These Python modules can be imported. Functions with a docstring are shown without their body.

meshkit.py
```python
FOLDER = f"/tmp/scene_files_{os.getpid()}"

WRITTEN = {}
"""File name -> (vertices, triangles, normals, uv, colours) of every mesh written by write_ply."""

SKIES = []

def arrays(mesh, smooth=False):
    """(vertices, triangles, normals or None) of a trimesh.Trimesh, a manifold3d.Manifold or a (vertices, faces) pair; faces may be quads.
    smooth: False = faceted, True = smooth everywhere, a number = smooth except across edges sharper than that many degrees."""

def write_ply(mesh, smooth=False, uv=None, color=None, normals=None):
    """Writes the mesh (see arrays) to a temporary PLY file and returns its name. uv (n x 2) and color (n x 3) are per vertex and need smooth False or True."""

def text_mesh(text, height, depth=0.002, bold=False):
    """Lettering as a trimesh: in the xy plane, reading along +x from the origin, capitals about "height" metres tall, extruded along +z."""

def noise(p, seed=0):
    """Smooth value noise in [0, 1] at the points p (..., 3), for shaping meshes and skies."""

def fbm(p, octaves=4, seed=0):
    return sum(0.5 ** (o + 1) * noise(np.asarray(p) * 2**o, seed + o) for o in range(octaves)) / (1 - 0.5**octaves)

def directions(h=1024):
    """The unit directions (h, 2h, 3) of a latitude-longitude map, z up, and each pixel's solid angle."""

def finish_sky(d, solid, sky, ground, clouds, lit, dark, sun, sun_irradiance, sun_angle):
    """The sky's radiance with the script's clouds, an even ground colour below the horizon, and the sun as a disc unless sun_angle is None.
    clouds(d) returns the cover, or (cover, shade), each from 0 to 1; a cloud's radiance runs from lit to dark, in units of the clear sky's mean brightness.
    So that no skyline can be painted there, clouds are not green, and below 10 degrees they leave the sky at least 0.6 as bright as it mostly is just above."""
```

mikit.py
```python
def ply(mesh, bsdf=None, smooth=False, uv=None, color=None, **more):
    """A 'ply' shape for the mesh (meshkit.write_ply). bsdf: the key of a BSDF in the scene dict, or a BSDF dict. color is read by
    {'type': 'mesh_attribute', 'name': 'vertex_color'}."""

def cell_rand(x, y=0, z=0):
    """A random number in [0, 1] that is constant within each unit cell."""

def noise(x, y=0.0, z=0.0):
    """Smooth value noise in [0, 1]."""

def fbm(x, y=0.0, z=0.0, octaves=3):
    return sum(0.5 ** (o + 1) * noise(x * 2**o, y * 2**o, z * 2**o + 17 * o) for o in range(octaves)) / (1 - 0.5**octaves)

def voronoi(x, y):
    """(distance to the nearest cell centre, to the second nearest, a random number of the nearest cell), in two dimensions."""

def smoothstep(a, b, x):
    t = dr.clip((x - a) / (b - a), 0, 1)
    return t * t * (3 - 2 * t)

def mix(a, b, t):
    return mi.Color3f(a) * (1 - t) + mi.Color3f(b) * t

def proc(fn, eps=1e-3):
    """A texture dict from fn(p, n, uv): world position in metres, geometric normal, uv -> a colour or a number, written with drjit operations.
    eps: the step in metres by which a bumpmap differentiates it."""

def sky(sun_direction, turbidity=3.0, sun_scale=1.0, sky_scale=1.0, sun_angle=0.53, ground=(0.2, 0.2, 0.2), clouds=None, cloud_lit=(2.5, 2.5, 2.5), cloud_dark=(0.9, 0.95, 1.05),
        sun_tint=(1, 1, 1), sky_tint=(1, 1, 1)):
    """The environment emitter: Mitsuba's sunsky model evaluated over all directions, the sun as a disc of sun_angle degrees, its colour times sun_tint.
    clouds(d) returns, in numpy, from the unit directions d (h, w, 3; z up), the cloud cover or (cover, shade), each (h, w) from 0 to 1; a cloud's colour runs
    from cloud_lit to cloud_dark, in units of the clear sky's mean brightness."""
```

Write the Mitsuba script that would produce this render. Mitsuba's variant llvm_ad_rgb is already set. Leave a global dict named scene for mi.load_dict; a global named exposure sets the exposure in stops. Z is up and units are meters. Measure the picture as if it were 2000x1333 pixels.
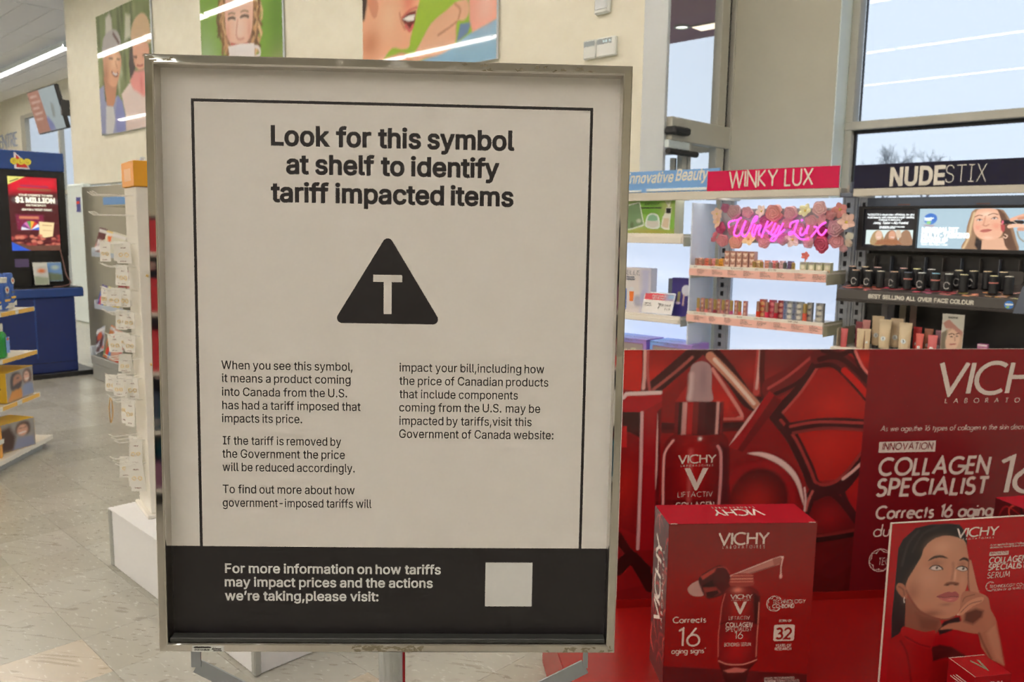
import math
import numpy as np
import trimesh
import mitsuba as mi
import mikit
import meshkit
import drjit as dr
from shapely.geometry import Polygon, LineString, Point, box as sbox
from shapely import affinity
from shapely.ops import unary_union

# ---------------------------------------------------------------- camera, sky, ceiling lamps, exposure
exposure = 0.40
T = mi.ScalarTransform4f
scene, labels = {}, {}
YAW, PITCH, ROLL, EYE = 0.80318, 0.13480, 0.01378, 1.5
_fwd = np.array([-math.cos(YAW) * math.cos(PITCH), math.sin(YAW) * math.cos(PITCH), -math.sin(PITCH)])
_right = np.array([math.sin(YAW), math.cos(YAW), 0.0])
_up0 = np.cross(_right, _fwd)
_up = -math.sin(ROLL) * _right + math.cos(ROLL) * _up0
scene['camera'] = {'type': 'thinlens', 'fov': math.degrees(2 * math.atan(1000 / 1575)), 'fov_axis': 'x', 'near_clip': 0.05, 'far_clip': 500.0,
                   'aperture_radius': 0.0011, 'focus_distance': 1.02,
                   'to_world': T().look_at(origin=[0, 0, EYE], target=[float(_fwd[0]), float(_fwd[1]), EYE + float(_fwd[2])], up=[float(x) for x in _up])}
SKY_SCALE = 1.0
scene['sky'] = mikit.sky((0.3, 0.5, 0.6), turbidity=5.0, sun_scale=0.0, sky_scale=SKY_SCALE, ground=(0.35, 0.35, 0.36),
                         clouds=lambda d: (np.full(d.shape[:2], 1.0), np.clip(0.35 * meshkit.fbm(d * 2.2, 3), 0, 1)),
                         cloud_lit=(4.9, 5.7, 6.7), cloud_dark=(4.0, 5.0, 6.3))
TUBE = (46.0, 39.8, 34.4)          # radiance of the fluorescent tubes
PANEL_LIGHT = (0.36, 0.44, 0.58)   # radiance of the backlit acrylic shelf backs

# ---------------------------------------------------------------- helpers
def lin(c):
    """sRGB 0-255 or '#rrggbb' -> linear"""
    if isinstance(c, str):
        c = [int(c[i:i + 2], 16) for i in (1, 3, 5)]
    c = np.asarray(c, float) / 255
    return np.where(c < 0.04045, c / 12.92, ((c + 0.055) / 1.055) ** 2.4)


WB = np.array([0.79, 0.715, 0.625])   # linear colour that a 79 % white sheet takes in the shop's warm light


def seen(c, k=1.0):
    """reflectance of a surface whose photographed colour is c; k: brightness of the light there against the notice board"""
    return np.clip(lin(c) * 0.79 / (WB * k), 0.004, 0.88)


def lin3(c, k=1.0):
    """the same as plain numbers, for procedural textures"""
    return [float(x) * k for x in seen(c)]


def mat(name, color=(200, 200, 200), rough=0.5, metal=0.0, spec=0.5, coat=0.0, sheen=0.0, raw=None, bump=None, twosided=True):
    key = 'mat_' + name
    if key not in scene:
        base = raw if isinstance(raw, dict) else {'type': 'rgb', 'value': [float(x) for x in (seen(color) if raw is None else raw)]}
        b = {'type': 'principled', 'base_color': base, 'roughness': rough, 'metallic': metal, 'specular': spec}
        if coat:
            b['clearcoat'] = coat
            b['clearcoat_gloss'] = 0.95
        if bump is not None:
            b = {'type': 'bumpmap', 'arbitrary': bump[0], 'scale': bump[1], 'bsdf': b}
        scene[key] = {'type': 'twosided', 'bsdf': b} if twosided else b
    return key


VCOL = {'type': 'mesh_attribute', 'name': 'vertex_color'}
mat('print_matte', raw=VCOL, rough=0.55, spec=0.4)
mat('print_satin', raw=VCOL, rough=0.28, spec=0.5)
mat('print_gloss', raw=VCOL, rough=0.06, spec=0.5)
mat('acrylic', raw=VCOL, rough=0.03, spec=0.55)
scene['mat_pane'] = {'type': 'thindielectric', 'int_ior': 1.5}
scene['mat_clear'] = {'type': 'thindielectric', 'int_ior': 1.3}


def numbered(name):
    pre, _, last = name.rpartition('__')
    k, i = name, 0
    while k in scene or k in labels or any(q.startswith(k + '__') for q in _roots.get(k, ())):
        i += 1
        k = f'{name}_{i:03d}'
    return k


_roots = {}


def thing(name, label, cat, group=None, kind=None):
    k, i = name, 0
    while k in _roots:
        i += 1
        k = f'{name}_{i:03d}'
    _roots[k] = []
    d = {'label': label}
    if cat:
        d['category'] = cat
    if group:
        d['group'] = group
    if kind:
        d['kind'] = kind
    labels[k] = d
    return k


def struct(name, label=None):
    _roots[name] = []
    labels[name] = {'kind': 'structure'}
    if label:
        labels[name]['label'] = label
    return name


def put(key, mesh, m, smooth=False, color=None, emit=None, label=None, kind=None, tw=None):
    """one shape entry under a free key (numbered when taken)"""
    k, i = key, 0
    while k in scene:
        i += 1
        k = f'{key}_{i:03d}'
    if isinstance(mesh, dict):
        d = dict(mesh)
    else:
        d = mikit.ply(mesh, m, smooth=smooth, color=color)
    if emit is not None:
        d['emitter'] = {'type': 'area', 'radiance': emit if isinstance(emit, dict) else {'type': 'rgb', 'value': [float(x) for x in emit]}}
    if tw is not None:
        d['to_world'] = tw
    scene[k] = d
    if label or kind:
        labels[k] = {}
        if label:
            labels[k]['label'] = label
        if kind:
            labels[k]['kind'] = kind
    return k


def cat_(ms):
    return trimesh.util.concatenate([m for m in ms if m is not None])


_boxc = {}


def box(x0, y0, z0, x1, y1, z1, b=0.0):
    """box between two corners; b: chamfer"""
    lo, hi = np.minimum([x0, y0, z0], [x1, y1, z1]), np.maximum([x0, y0, z0], [x1, y1, z1])
    c, h = (lo + hi) / 2, (hi - lo) / 2
    if b <= 0:
        m = trimesh.creation.box(extents=2 * h)
    else:
        b = min(b, h.min() * 0.9)
        p = []
        for s in np.array(np.meshgrid([-1, 1], [-1, 1], [-1, 1])).reshape(3, -1).T:
            for k in range(3):
                e = np.full(3, b)
                e[k] = 0
                p.append(s * (h - e))
        m = trimesh.PointCloud(np.array(p)).convex_hull
    m.apply_translation(c)
    return m


def frame(m, o, u, v, w=None):
    """local (x, y, z) -> o + x u + y v + z w"""
    m = m.copy()
    u, v = np.asarray(u, float), np.asarray(v, float)
    w = np.cross(u, v) if w is None else np.asarray(w, float)
    M = np.eye(4)
    M[:3, 0], M[:3, 1], M[:3, 2], M[:3, 3] = u, v, w, o
    m.apply_transform(M)
    return m


def lathe(profile, n=24):
    """profile [(r, z), ...] about the z axis"""
    return trimesh.creation.revolve(np.array(profile, float), sections=n)


def tube(path, r, n=8, closed=False):
    p = np.asarray(path, float)
    t = np.gradient(p, axis=0)
    t /= np.linalg.norm(t, axis=1, keepdims=True) + 1e-12
    ref = np.array([0, 0, 1.0]) if abs(t[:, 2]).mean() < 0.9 else np.array([1.0, 0, 0])
    r = np.broadcast_to(r, (len(p),))
    a1 = np.cross(t, ref)
    a1 /= np.linalg.norm(a1, axis=1, keepdims=True) + 1e-12
    a2 = np.cross(t, a1)
    ang = np.linspace(0, 2 * np.pi, n, endpoint=False)
    v = (p[:, None] + r[:, None, None] * (np.cos(ang)[None, :, None] * a1[:, None] + np.sin(ang)[None, :, None] * a2[:, None])).reshape(-1, 3)
    f = []
    for i in range(len(p) - 1):
        for j in range(n):
            a, b, c, d = i * n + j, i * n + (j + 1) % n, (i + 1) * n + (j + 1) % n, (i + 1) * n + j
            f += [[a, c, b], [a, d, c]]
    v = np.vstack([v, p[0], p[-1]])
    for j in range(n):
        f.append([len(v) - 2, j, (j + 1) % n])
        f.append([len(v) - 1, (len(p) - 1) * n + (j + 1) % n, (len(p) - 1) * n + j])
    m = trimesh.Trimesh(v, f, process=False)
    if m.volume < 0:
        m.invert()
    return m


def polys(g):
    return [q for q in getattr(g, 'geoms', [g]) if q.geom_type == 'Polygon' and q.area > 1e-12]


def slab(g, h):
    """extruded shapely shape, z from 0 to h"""
    return cat_([trimesh.creation.extrude_polygon(q, h, engine='earcut') for q in polys(g)])


def spline(pts, n=8, closed=True):
    p = np.asarray(pts, float)
    k = len(p)
    out = []
    rng = range(k) if closed else range(k - 1)
    for i in rng:
        a, b, c, d = (p[(i - 1) % k], p[i], p[(i + 1) % k], p[(i + 2) % k]) if closed else (p[max(i - 1, 0)], p[i], p[i + 1], p[min(i + 2, k - 1)])
        t = np.linspace(0, 1, n, endpoint=False)[:, None]
        out.append(0.5 * (2 * b + (c - a) * t + (2 * a - 5 * b + 4 * c - d) * t ** 2 + (3 * b - a - 3 * c + d) * t ** 3))
    if not closed:
        out.append(p[-1:])
    return np.vstack(out)


# lettering: outlines of the helper's typeface as flat shapes, weight changed by offsetting
_txt = {}


def outline(text):
    if text not in _txt:
        m = meshkit.text_mesh(text, 1.0, depth=1.0)
        top = m.faces[m.face_normals[:, 2] > 0.9]
        _txt[text] = unary_union([Polygon(m.vertices[f][:, :2]).buffer(1e-4) for f in top]).simplify(0.006)
    return _txt[text]


def letters(text, s0, t0, width, cap, weight=0.0, shear=0.0, space=0.45):
    """shape of a line of text: left edge, baseline, overall width, height of the capitals"""
    x, g = 0.0, []
    for word in text.split(' '):
        o = outline(word)
        a, _, b, _ = o.bounds
        g.append(affinity.translate(o, x - a, 0))
        x += b - a + space + (0.14 if word[-1] in ',.' else 0)
    g = unary_union(g)
    if weight:
        g = g.buffer(weight, join_style=2, mitre_limit=2.0).simplify(0.004)
    x0, _, x1, _ = g.bounds
    g = affinity.translate(g, -x0, 0)
    g = affinity.affine_transform(g, [width / (x1 - x0), shear * cap, 0, cap, s0, t0])
    return g


# a geometric single-stroke alphabet (capital height 1) for the thin round signage lettering
def _arc(cx, cy, rx, ry, a, b, n=18):
    t = np.radians(np.linspace(a, b, n))
    return [(cx + rx * math.cos(q), cy + ry * math.sin(q)) for q in t]


STROKES = {
    'A': (0.82, [[(0, 0), (.41, 1), (.82, 0)], [(.15, .34), (.67, .34)]]), 'B': (0.52, [[(0, 0), (0, 1), (.22, 1)] + _arc(.22, .76, .24, .24, 90, -90) + [(0, .52)], [(.22, .52)] + _arc(.24, .26, .28, .26, 90, -90) + [(0, 0)]]),
    'C': (0.82, [_arc(.5, .5, .5, .5, 50, 310, 30)]), 'D': (0.72, [[(0, 0), (0, 1), (.24, 1)] + _arc(.24, .5, .48, .5, 90, -90, 24) + [(0, 0)]]),
    'E': (0.48, [[(.48, 1), (0, 1), (0, 0), (.48, 0)], [(0, .53), (.44, .53)]]), 'F': (0.45, [[(.45, 1), (0, 1), (0, 0)], [(0, .53), (.42, .53)]]),
    'G': (0.94, [_arc(.5, .5, .5, .5, 48, 352, 32) + [(.52, .46)]]), 'H': (0.66, [[(0, 0), (0, 1)], [(.66, 0), (.66, 1)], [(0, .53), (.66, .53)]]),
    'I': (0.0, [[(0, 0), (0, 1)]]), 'J': (0.3, [[(.3, 1), (.3, .1)] + _arc(.1, .05, .2, .2, 0, -110, 8)]), 'K': (0.58, [[(0, 0), (0, 1)], [(.54, 1), (.02, .5), (.58, 0)]]), 'L': (0.42, [[(0, 1), (0, 0), (.42, 0)]]),
    'M': (0.9, [[(0, 0), (.14, 1), (.45, .25), (.76, 1), (.9, 0)]]), 'N': (0.7, [[(0, 0), (0, 1), (.7, 0), (.7, 1)]]), 'O': (1.0, [_arc(.5, .5, .5, .5, 0, 360, 40)]),
    'P': (0.5, [[(0, 0), (0, 1), (.24, 1)] + _arc(.24, .74, .26, .26, 90, -90) + [(0, .48)]]), 'Q': (1.0, [_arc(.5, .5, .5, .5, 0, 360, 40), [(.6, .25), (1, -.05)]]),
    'R': (0.5, [[(0, 0), (0, 1), (.22, 1)] + _arc(.22, .75, .25, .25, 90, -90) + [(0, .5)], [(.2, .5), (.52, 0)]]),
    'S': (0.5, [_arc(.25, .76, .23, .24, 40, 250, 18) + _arc(.25, .26, .26, .26, 75, -150, 20)]), 'T': (0.56, [[(0, 1), (.56, 1)], [(.28, 0), (.28, 1)]]),
    'U': (0.6, [[(0, 1), (0, .3)] + _arc(.3, .3, .3, .3, 180, 360, 20) + [(.6, 1)]]), 'V': (0.78, [[(0, 1), (.39, 0), (.78, 1)]]),
    'W': (1.14, [[(0, 1), (.29, 0), (.57, .95), (.85, 0), (1.14, 1)]]), 'X': (0.68, [[(0, 0), (.66, 1)], [(.02, 1), (.68, 0)]]), 'Y': (0.72, [[(0, 1), (.36, .47), (.72, 1)], [(.36, .47), (.36, 0)]]), 'Z': (0.6, [[(0, 1), (.6, 1), (0, 0), (.6, 0)]]),
    '0': (0.6, [_arc(.3, .5, .3, .5, 0, 360, 36)]), '1': (0.22, [[(0, .84), (.22, .98), (.22, 0)]]), '2': (0.56, [_arc(.28, .72, .27, .28, 170, -35, 18) + [(0, 0), (.56, 0)]]),
    '3': (0.52, [_arc(.24, .76, .23, .24, 150, -80, 16) + _arc(.24, .27, .28, .27, 80, -150, 18)]), '6': (0.62, [_arc(.31, .31, .31, .31, 0, 360, 32), [(.03, .42), (.44, 1)]]),
    '7': (0.55, [[(0, 1), (.55, 1), (.15, 0)]]), '9': (0.62, [_arc(.31, .69, .31, .31, 0, 360, 32), [(.59, .58), (.18, 0)]]), '4': (0.6, [[(.45, 0), (.45, 1), (0, .28), (.6, .28)]]), '8': (0.56, [_arc(.28, .76, .22, .24, 0, 360, 24), _arc(.28, .26, .28, .26, 0, 360, 24)]), '%': (0.8, [_arc(.16, .8, .16, .2, 0, 360, 16), _arc(.64, .2, .16, .2, 0, 360, 16), [(.16, 0), (.64, 1)]]),
    'a': (0.6, [_arc(.3, .3, .3, .3, 0, 360, 28), [(.6, .6), (.6, 0)]]), 'b': (0.6, [_arc(.3, .3, .3, .3, 0, 360, 28), [(0, 1.05), (0, 0)]]), 'c': (0.5, [_arc(.3, .3, .3, .3, 45, 315, 22)]), 'd': (0.6, [_arc(.3, .3, .3, .3, 0, 360, 28), [(.6, 1.05), (.6, 0)]]),
    'e': (0.6, [[(.02, .31), (.6, .31)] + _arc(.3, .3, .3, .3, 2, 315, 24)]), 'f': (0.28, [[(.1, 0), (.1, .85)] + _arc(.26, .85, .16, .18, 180, 85, 8), [(0, .6), (.26, .6)]]), 'g': (0.6, [_arc(.3, .3, .3, .3, 0, 360, 28), [(.6, .6), (.6, -.12)] + _arc(.32, -.1, .28, .26, 0, -150, 14)]),
    'h': (0.46, [[(0, 0), (0, 1.05)], [(0, .35)] + _arc(.23, .35, .23, .25, 180, 0, 14) + [(.46, 0)]]), 'i': (0.0, [[(0, 0), (0, .6)], [(0, .8), (0, .9)]]), 'k': (0.44, [[(0, 0), (0, 1.05)], [(.4, .6), (.02, .28), (.44, 0)]]), 'l': (0.0, [[(0, 0), (0, 1.05)]]),
    'm': (0.8, [[(0, 0), (0, .6)], [(0, .38)] + _arc(.2, .38, .2, .22, 180, 0, 12) + [(.4, 0)], [(.4, .38)] + _arc(.6, .38, .2, .22, 180, 0, 12) + [(.8, 0)]]), 'n': (0.46, [[(0, 0), (0, .6)], [(0, .35)] + _arc(.23, .35, .23, .25, 180, 0, 14) + [(.46, 0)]]),
    'o': (0.6, [_arc(.3, .3, .3, .3, 0, 360, 28)]), 'p': (0.6, [_arc(.3, .3, .3, .3, 0, 360, 28), [(0, .6), (0, -.4)]]), 'r': (0.28, [[(0, 0), (0, .6)], [(0, .36)] + _arc(.22, .36, .22, .24, 180, 75, 8)]),
    's': (0.36, [_arc(.18, .46, .15, .14, 40, 250, 12) + _arc(.18, .16, .17, .16, 75, -150, 14)]), 't': (0.26, [[(.13, 0), (.13, .85)], [(0, .6), (.26, .6)]]), 'u': (0.46, [[(0, .6), (0, .25)] + _arc(.23, .25, .23, .25, 180, 360, 14) + [(.46, .6)]]), 'v': (0.46, [[(0, .6), (.23, 0), (.46, .6)]]),
    'w': (0.76, [[(0, .6), (.19, 0), (.38, .58), (.57, 0), (.76, .6)]]), 'x': (0.44, [[(0, 0), (.43, .6)], [(.01, .6), (.44, 0)]]), 'y': (0.5, [[(0, .6), (.25, 0)], [(.5, .6), (.1, -.4)]]),
    ',': (0.05, [[(.05, .08), (0, -.14)]]), '.': (0.0, [[(0, 0), (0, .09)]]), '-': (0.26, [[(0, .34), (.26, .34)]]), '*': (0.1, [_arc(.05, .95, .04, .04, 0, 360, 8)]), ' ': (0.24, []), "'": (0.0, [[(0, .85), (0, 1.05)]]),
}


def stroke_text(text, s0, t0, width, cap, stem=0.1, gap=0.2, shear=0.0, xgap=None, round_=False):
    """the same for the stroke alphabet; stem: stroke width over capital height. width None keeps the natural width"""
    x, g = 0.0, []
    for ch in text:
        w, st = STROKES[ch]
        for line in st:
            g.append(affinity.translate(LineString(line).buffer(stem / 2, cap_style=1 if round_ else 2, join_style=1 if round_ else 2, mitre_limit=1.6), x, 0))
        x += w + gap
    g = unary_union(g)
    x0, _, x1, _ = g.bounds
    k = cap if width is None else width / (x1 - x0)
    return affinity.affine_transform(affinity.translate(g, -x0, 0), [k, shear * cap, 0, cap, s0, t0])


class Print:
    """a flat print: a fine grid of coloured vertices on a sheet w x h (metres), painted with soft-edged shapes"""

    def __init__(self, w, h, step, base=(128, 128, 128), k=1.0, emits=False):
        self.conv = (lambda c: lin(c)) if emits else (lambda c: seen(c, k))
        self.w, self.h = w, h
        self.nx, self.ny = max(2, int(w / step) + 1), max(2, int(h / step) + 1)
        self.x, self.y = np.meshgrid(np.linspace(0, w, self.nx), np.linspace(0, h, self.ny))
        self.c = np.empty(self.x.shape + (3,))
        self.c[:] = self.conv(base)
        self.step = step

    def _mix(self, sl, a, color):
        if a.size == 0:
            return
        col = color(self.x[sl], self.y[sl]) if callable(color) else self.conv(color)
        self.c[sl] = self.c[sl] * (1 - a[..., None]) + col * a[..., None]

    def _win(self, x0, y0, x1, y1):
        i0, i1 = np.searchsorted(self.x[0], [x0, x1])
        j0, j1 = np.searchsorted(self.y[:, 0], [y0, y1])
        return slice(max(j0 - 1, 0), j1 + 1), slice(max(i0 - 1, 0), i1 + 1)

    def poly(self, pts, color, soft=None, alpha=1.0, curve=0):
        p = np.asarray(pts, float)
        if curve:
            p = spline(p, curve)
        soft = soft or self.step
        lo, hi = p.min(0) - soft, p.max(0) + soft
        sl = self._win(lo[0], lo[1], hi[0], hi[1])
        X, Y = self.x[sl], self.y[sl]
        d = np.full(X.shape, 1e9)
        inside = np.zeros(X.shape, bool)
        for a, b in zip(p, np.roll(p, -1, 0)):
            e = b - a
            L = e @ e
            if L < 1e-14:
                continue
            t = np.clip(((X - a[0]) * e[0] + (Y - a[1]) * e[1]) / L, 0, 1)
            d = np.minimum(d, (X - a[0] - t * e[0]) ** 2 + (Y - a[1] - t * e[1]) ** 2)
            if a[1] != b[1]:
                inside ^= ((a[1] > Y) != (b[1] > Y)) & (X < e[0] * (Y - a[1]) / e[1] + a[0])
        sd = np.where(inside, -1, 1) * np.sqrt(d)
        self._mix(sl, alpha * np.clip(0.5 - sd / soft, 0, 1), color)

    def line(self, pts, width, color, soft=None, alpha=1.0, curve=0, taper=False):
        p = np.asarray(pts, float)
        if curve:
            p = spline(p, curve, closed=False)
        soft = soft or self.step
        lo, hi = p.min(0) - soft - width, p.max(0) + soft + width
        sl = self._win(lo[0], lo[1], hi[0], hi[1])
        X, Y = self.x[sl], self.y[sl]
        best = np.full(X.shape, 1e9)
        for i, (a, b) in enumerate(zip(p[:-1], p[1:])):
            e = b - a
            L = e @ e
            if L < 1e-14:
                continue
            t = np.clip(((X - a[0]) * e[0] + (Y - a[1]) * e[1]) / L, 0, 1)
            w = width / 2
            if taper:
                w = w * (1 - np.abs(2 * (i + t) / (len(p) - 1) - 1) ** 2.5)
            best = np.minimum(best, np.sqrt((X - a[0] - t * e[0]) ** 2 + (Y - a[1] - t * e[1]) ** 2) - w)
        self._mix(sl, alpha * np.clip(0.5 - best / soft, 0, 1), color)

    def ell(self, cx, cy, rx, ry, color, soft=None, alpha=1.0, rot=0.0):
        soft = soft or self.step
        r = max(rx, ry) + soft
        sl = self._win(cx - r, cy - r, cx + r, cy + r)
        dx, dy = self.x[sl] - cx, self.y[sl] - cy
        c, s = math.cos(rot), math.sin(rot)
        q = np.hypot((c * dx + s * dy) / rx, (-s * dx + c * dy) / ry)
        self._mix(sl, alpha * np.clip(0.5 - (q - 1) * min(rx, ry) / soft, 0, 1), color)

    def glow(self, cx, cy, rx, ry, color, alpha=1.0, rot=0.0):
        sl = self._win(cx - 2.5 * rx - 2.5 * ry, cy - 2.5 * ry - 2.5 * rx, cx + 2.5 * rx + 2.5 * ry, cy + 2.5 * ry + 2.5 * rx)
        dx, dy = self.x[sl] - cx, self.y[sl] - cy
        c, s = math.cos(rot), math.sin(rot)
        self._mix(sl, alpha * np.exp(-((c * dx + s * dy) / rx) ** 2 - ((-s * dx + c * dy) / ry) ** 2), color)

    def shape(self, g, color):
        for q in polys(g):
            self.poly(np.array(q.exterior.coords)[:-1], color)

    def noise(self, amount, scale, seed=0):
        n = meshkit.fbm(np.stack([self.x * scale, self.y * scale, self.x * 0], -1), 3, seed) - 0.5
        self.c = np.clip(self.c * (1 + amount * n[..., None]), 0, 1)

    def mesh(self, z=0.0):
        v = np.stack([self.x, self.y, np.full(self.x.shape, z)], -1).reshape(-1, 3)
        i = np.arange(self.nx * self.ny).reshape(self.ny, self.nx)
        a, b, c, d = i[:-1, :-1].ravel(), i[:-1, 1:].ravel(), i[1:, 1:].ravel(), i[1:, :-1].ravel()
        return trimesh.Trimesh(v, np.vstack([np.stack([a, b, c], 1), np.stack([a, c, d], 1)]), process=False), self.c.reshape(-1, 3)


def put_print(key, pr, o, u, v, m='mat_print_satin', lift=0.0006, emit=None, label=None):
    mesh, col = pr.mesh()
    w = np.cross(u, v)
    mesh = frame(mesh, np.asarray(o, float) + lift * w, u, v)
    return put(key, mesh, m, color=col, emit=emit, label=label)


def put_flat(key, g, o, u, v, m, lift=0.0008, thick=0.0004, emit=None, label=None, kind=None):
    """a shape cut from thin film laid on the plane o, u, v"""
    w = np.cross(u, v)
    return put(key, frame(slab(g, thick), np.asarray(o, float) + lift * w, u, v), m, emit=emit, label=label, kind=kind)


X_, Y_, Z_ = np.array([1.0, 0, 0]), np.array([0, 1.0, 0]), np.array([0, 0, 1.0])
ORD = ['first', 'second', 'third', 'fourth', 'fifth', 'sixth', 'seventh', 'eighth', 'ninth', 'tenth', 'eleventh', 'twelfth', 'thirteenth', 'fourteenth', 'fifteenth']

# ---------------------------------------------------------------- the shop: floor, walls, windows, ceiling
def wall_tex(p, n, uv):
    k = mikit.fbm(p.x * 9, p.y * 9, p.z * 9, 3)
    return mikit.mix(lin3((221, 209, 182), 0.97), lin3((224, 213, 187), 1.02), k)


def tile_tex(base, fleck, light):
    def fn(p, n, uv):
        a = mikit.fbm(p.x * 7 + p.y * 2.3, p.y * 16 - p.x * 5, 0.3, 3)
        s = mikit.noise(p.x * 34 + 11 * mikit.noise(p.x * 3, p.y * 3), p.y * 95 - p.x * 60, 2.0)
        s2 = mikit.noise(p.x * 60 - p.y * 45, p.y * 120, 7.0)
        c = mikit.mix(lin3(base, 0.93), lin3(base, 1.06), a)
        c = mikit.mix(c, mi.Color3f(lin3(fleck)), 0.55 * mikit.smoothstep(0.80, 0.92, s))
        return mikit.mix(c, mi.Color3f(lin3(light)), 0.6 * mikit.smoothstep(0.84, 0.93, s2))
    return mikit.proc(fn)


mat('wall_cream', raw=mikit.proc(wall_tex), rough=0.75, spec=0.25)
mat('tile_a', raw=tile_tex((160, 152, 134), (112, 100, 84), (190, 184, 168)), rough=0.24, spec=0.5)
mat('tile_b', raw=tile_tex((165, 158, 141), (120, 108, 90), (194, 188, 173)), rough=0.22, spec=0.5)
mat('tile_c', raw=tile_tex((154, 147, 129), (106, 97, 80), (186, 180, 164)), rough=0.26, spec=0.5)
mat('tile_warm', raw=tile_tex((176, 160, 136), (138, 120, 96), (198, 186, 166)), rough=0.25, spec=0.5)
mat('ceiling_white', raw=(0.86, 0.86, 0.85), rough=0.85, spec=0.2)
mat('ceiling_grid', (222, 222, 218), 0.5)
mat('aluminium', (180, 172, 152), 0.45, metal=0.15)
mat('jamb_grey', (196, 194, 186), 0.5)
mat('gasket', (14, 15, 16), 0.6)
mat('column_taupe', (186, 177, 153), 0.8, spec=0.2)
mat('reveal_white', (226, 230, 230), 0.7)
mat('post_white', (226, 230, 234), 0.4)
mat('soffit', (170, 124, 130), 0.8)
mat('asphalt', (110, 112, 116), 0.9)

f = struct('floor')
put(f, box(-36, -14, -0.12, 8, 7.4, -0.003), 'mat_tile_a')
rng = np.random.default_rng(5)
TS = 0.305
tile_ply = mikit.ply(box(0.0004, 0.0004, -0.002, TS - 0.0004, TS - 0.0004, 0.0, 0.0003), 'mat_tile_a')


def _seen(cx, cy):
    d = np.array([cx, cy, -EYE])
    z = d @ _fwd
    if z < 0.5:
        return None
    return 1000 + 1575 * (d @ _right) / z, 666.5 - 1575 * (d @ _up) / z, z


_cand = []
for i in range(-32, 1):
    for j in range(-4, 13):
        q = _seen((i + 0.5) * TS, (j + 0.5) * TS)
        if q and -90 < q[0] < 1260 and 560 < q[1] < 1460:
            _cand.append((q[2], i, j))
for _, i, j in sorted(_cand)[:290]:
    m = 'mat_tile_warm' if (i, j) in ((-6, 4), (-7, 4), (-10, 2)) else ['mat_tile_a', 'mat_tile_b', 'mat_tile_c'][int(rng.integers(3))]
    put('floor__tile', {**tile_ply, 'bsdf': {'type': 'ref', 'id': m}}, None, tw=T().translate([i * TS, j * TS, 0.0]))

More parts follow.
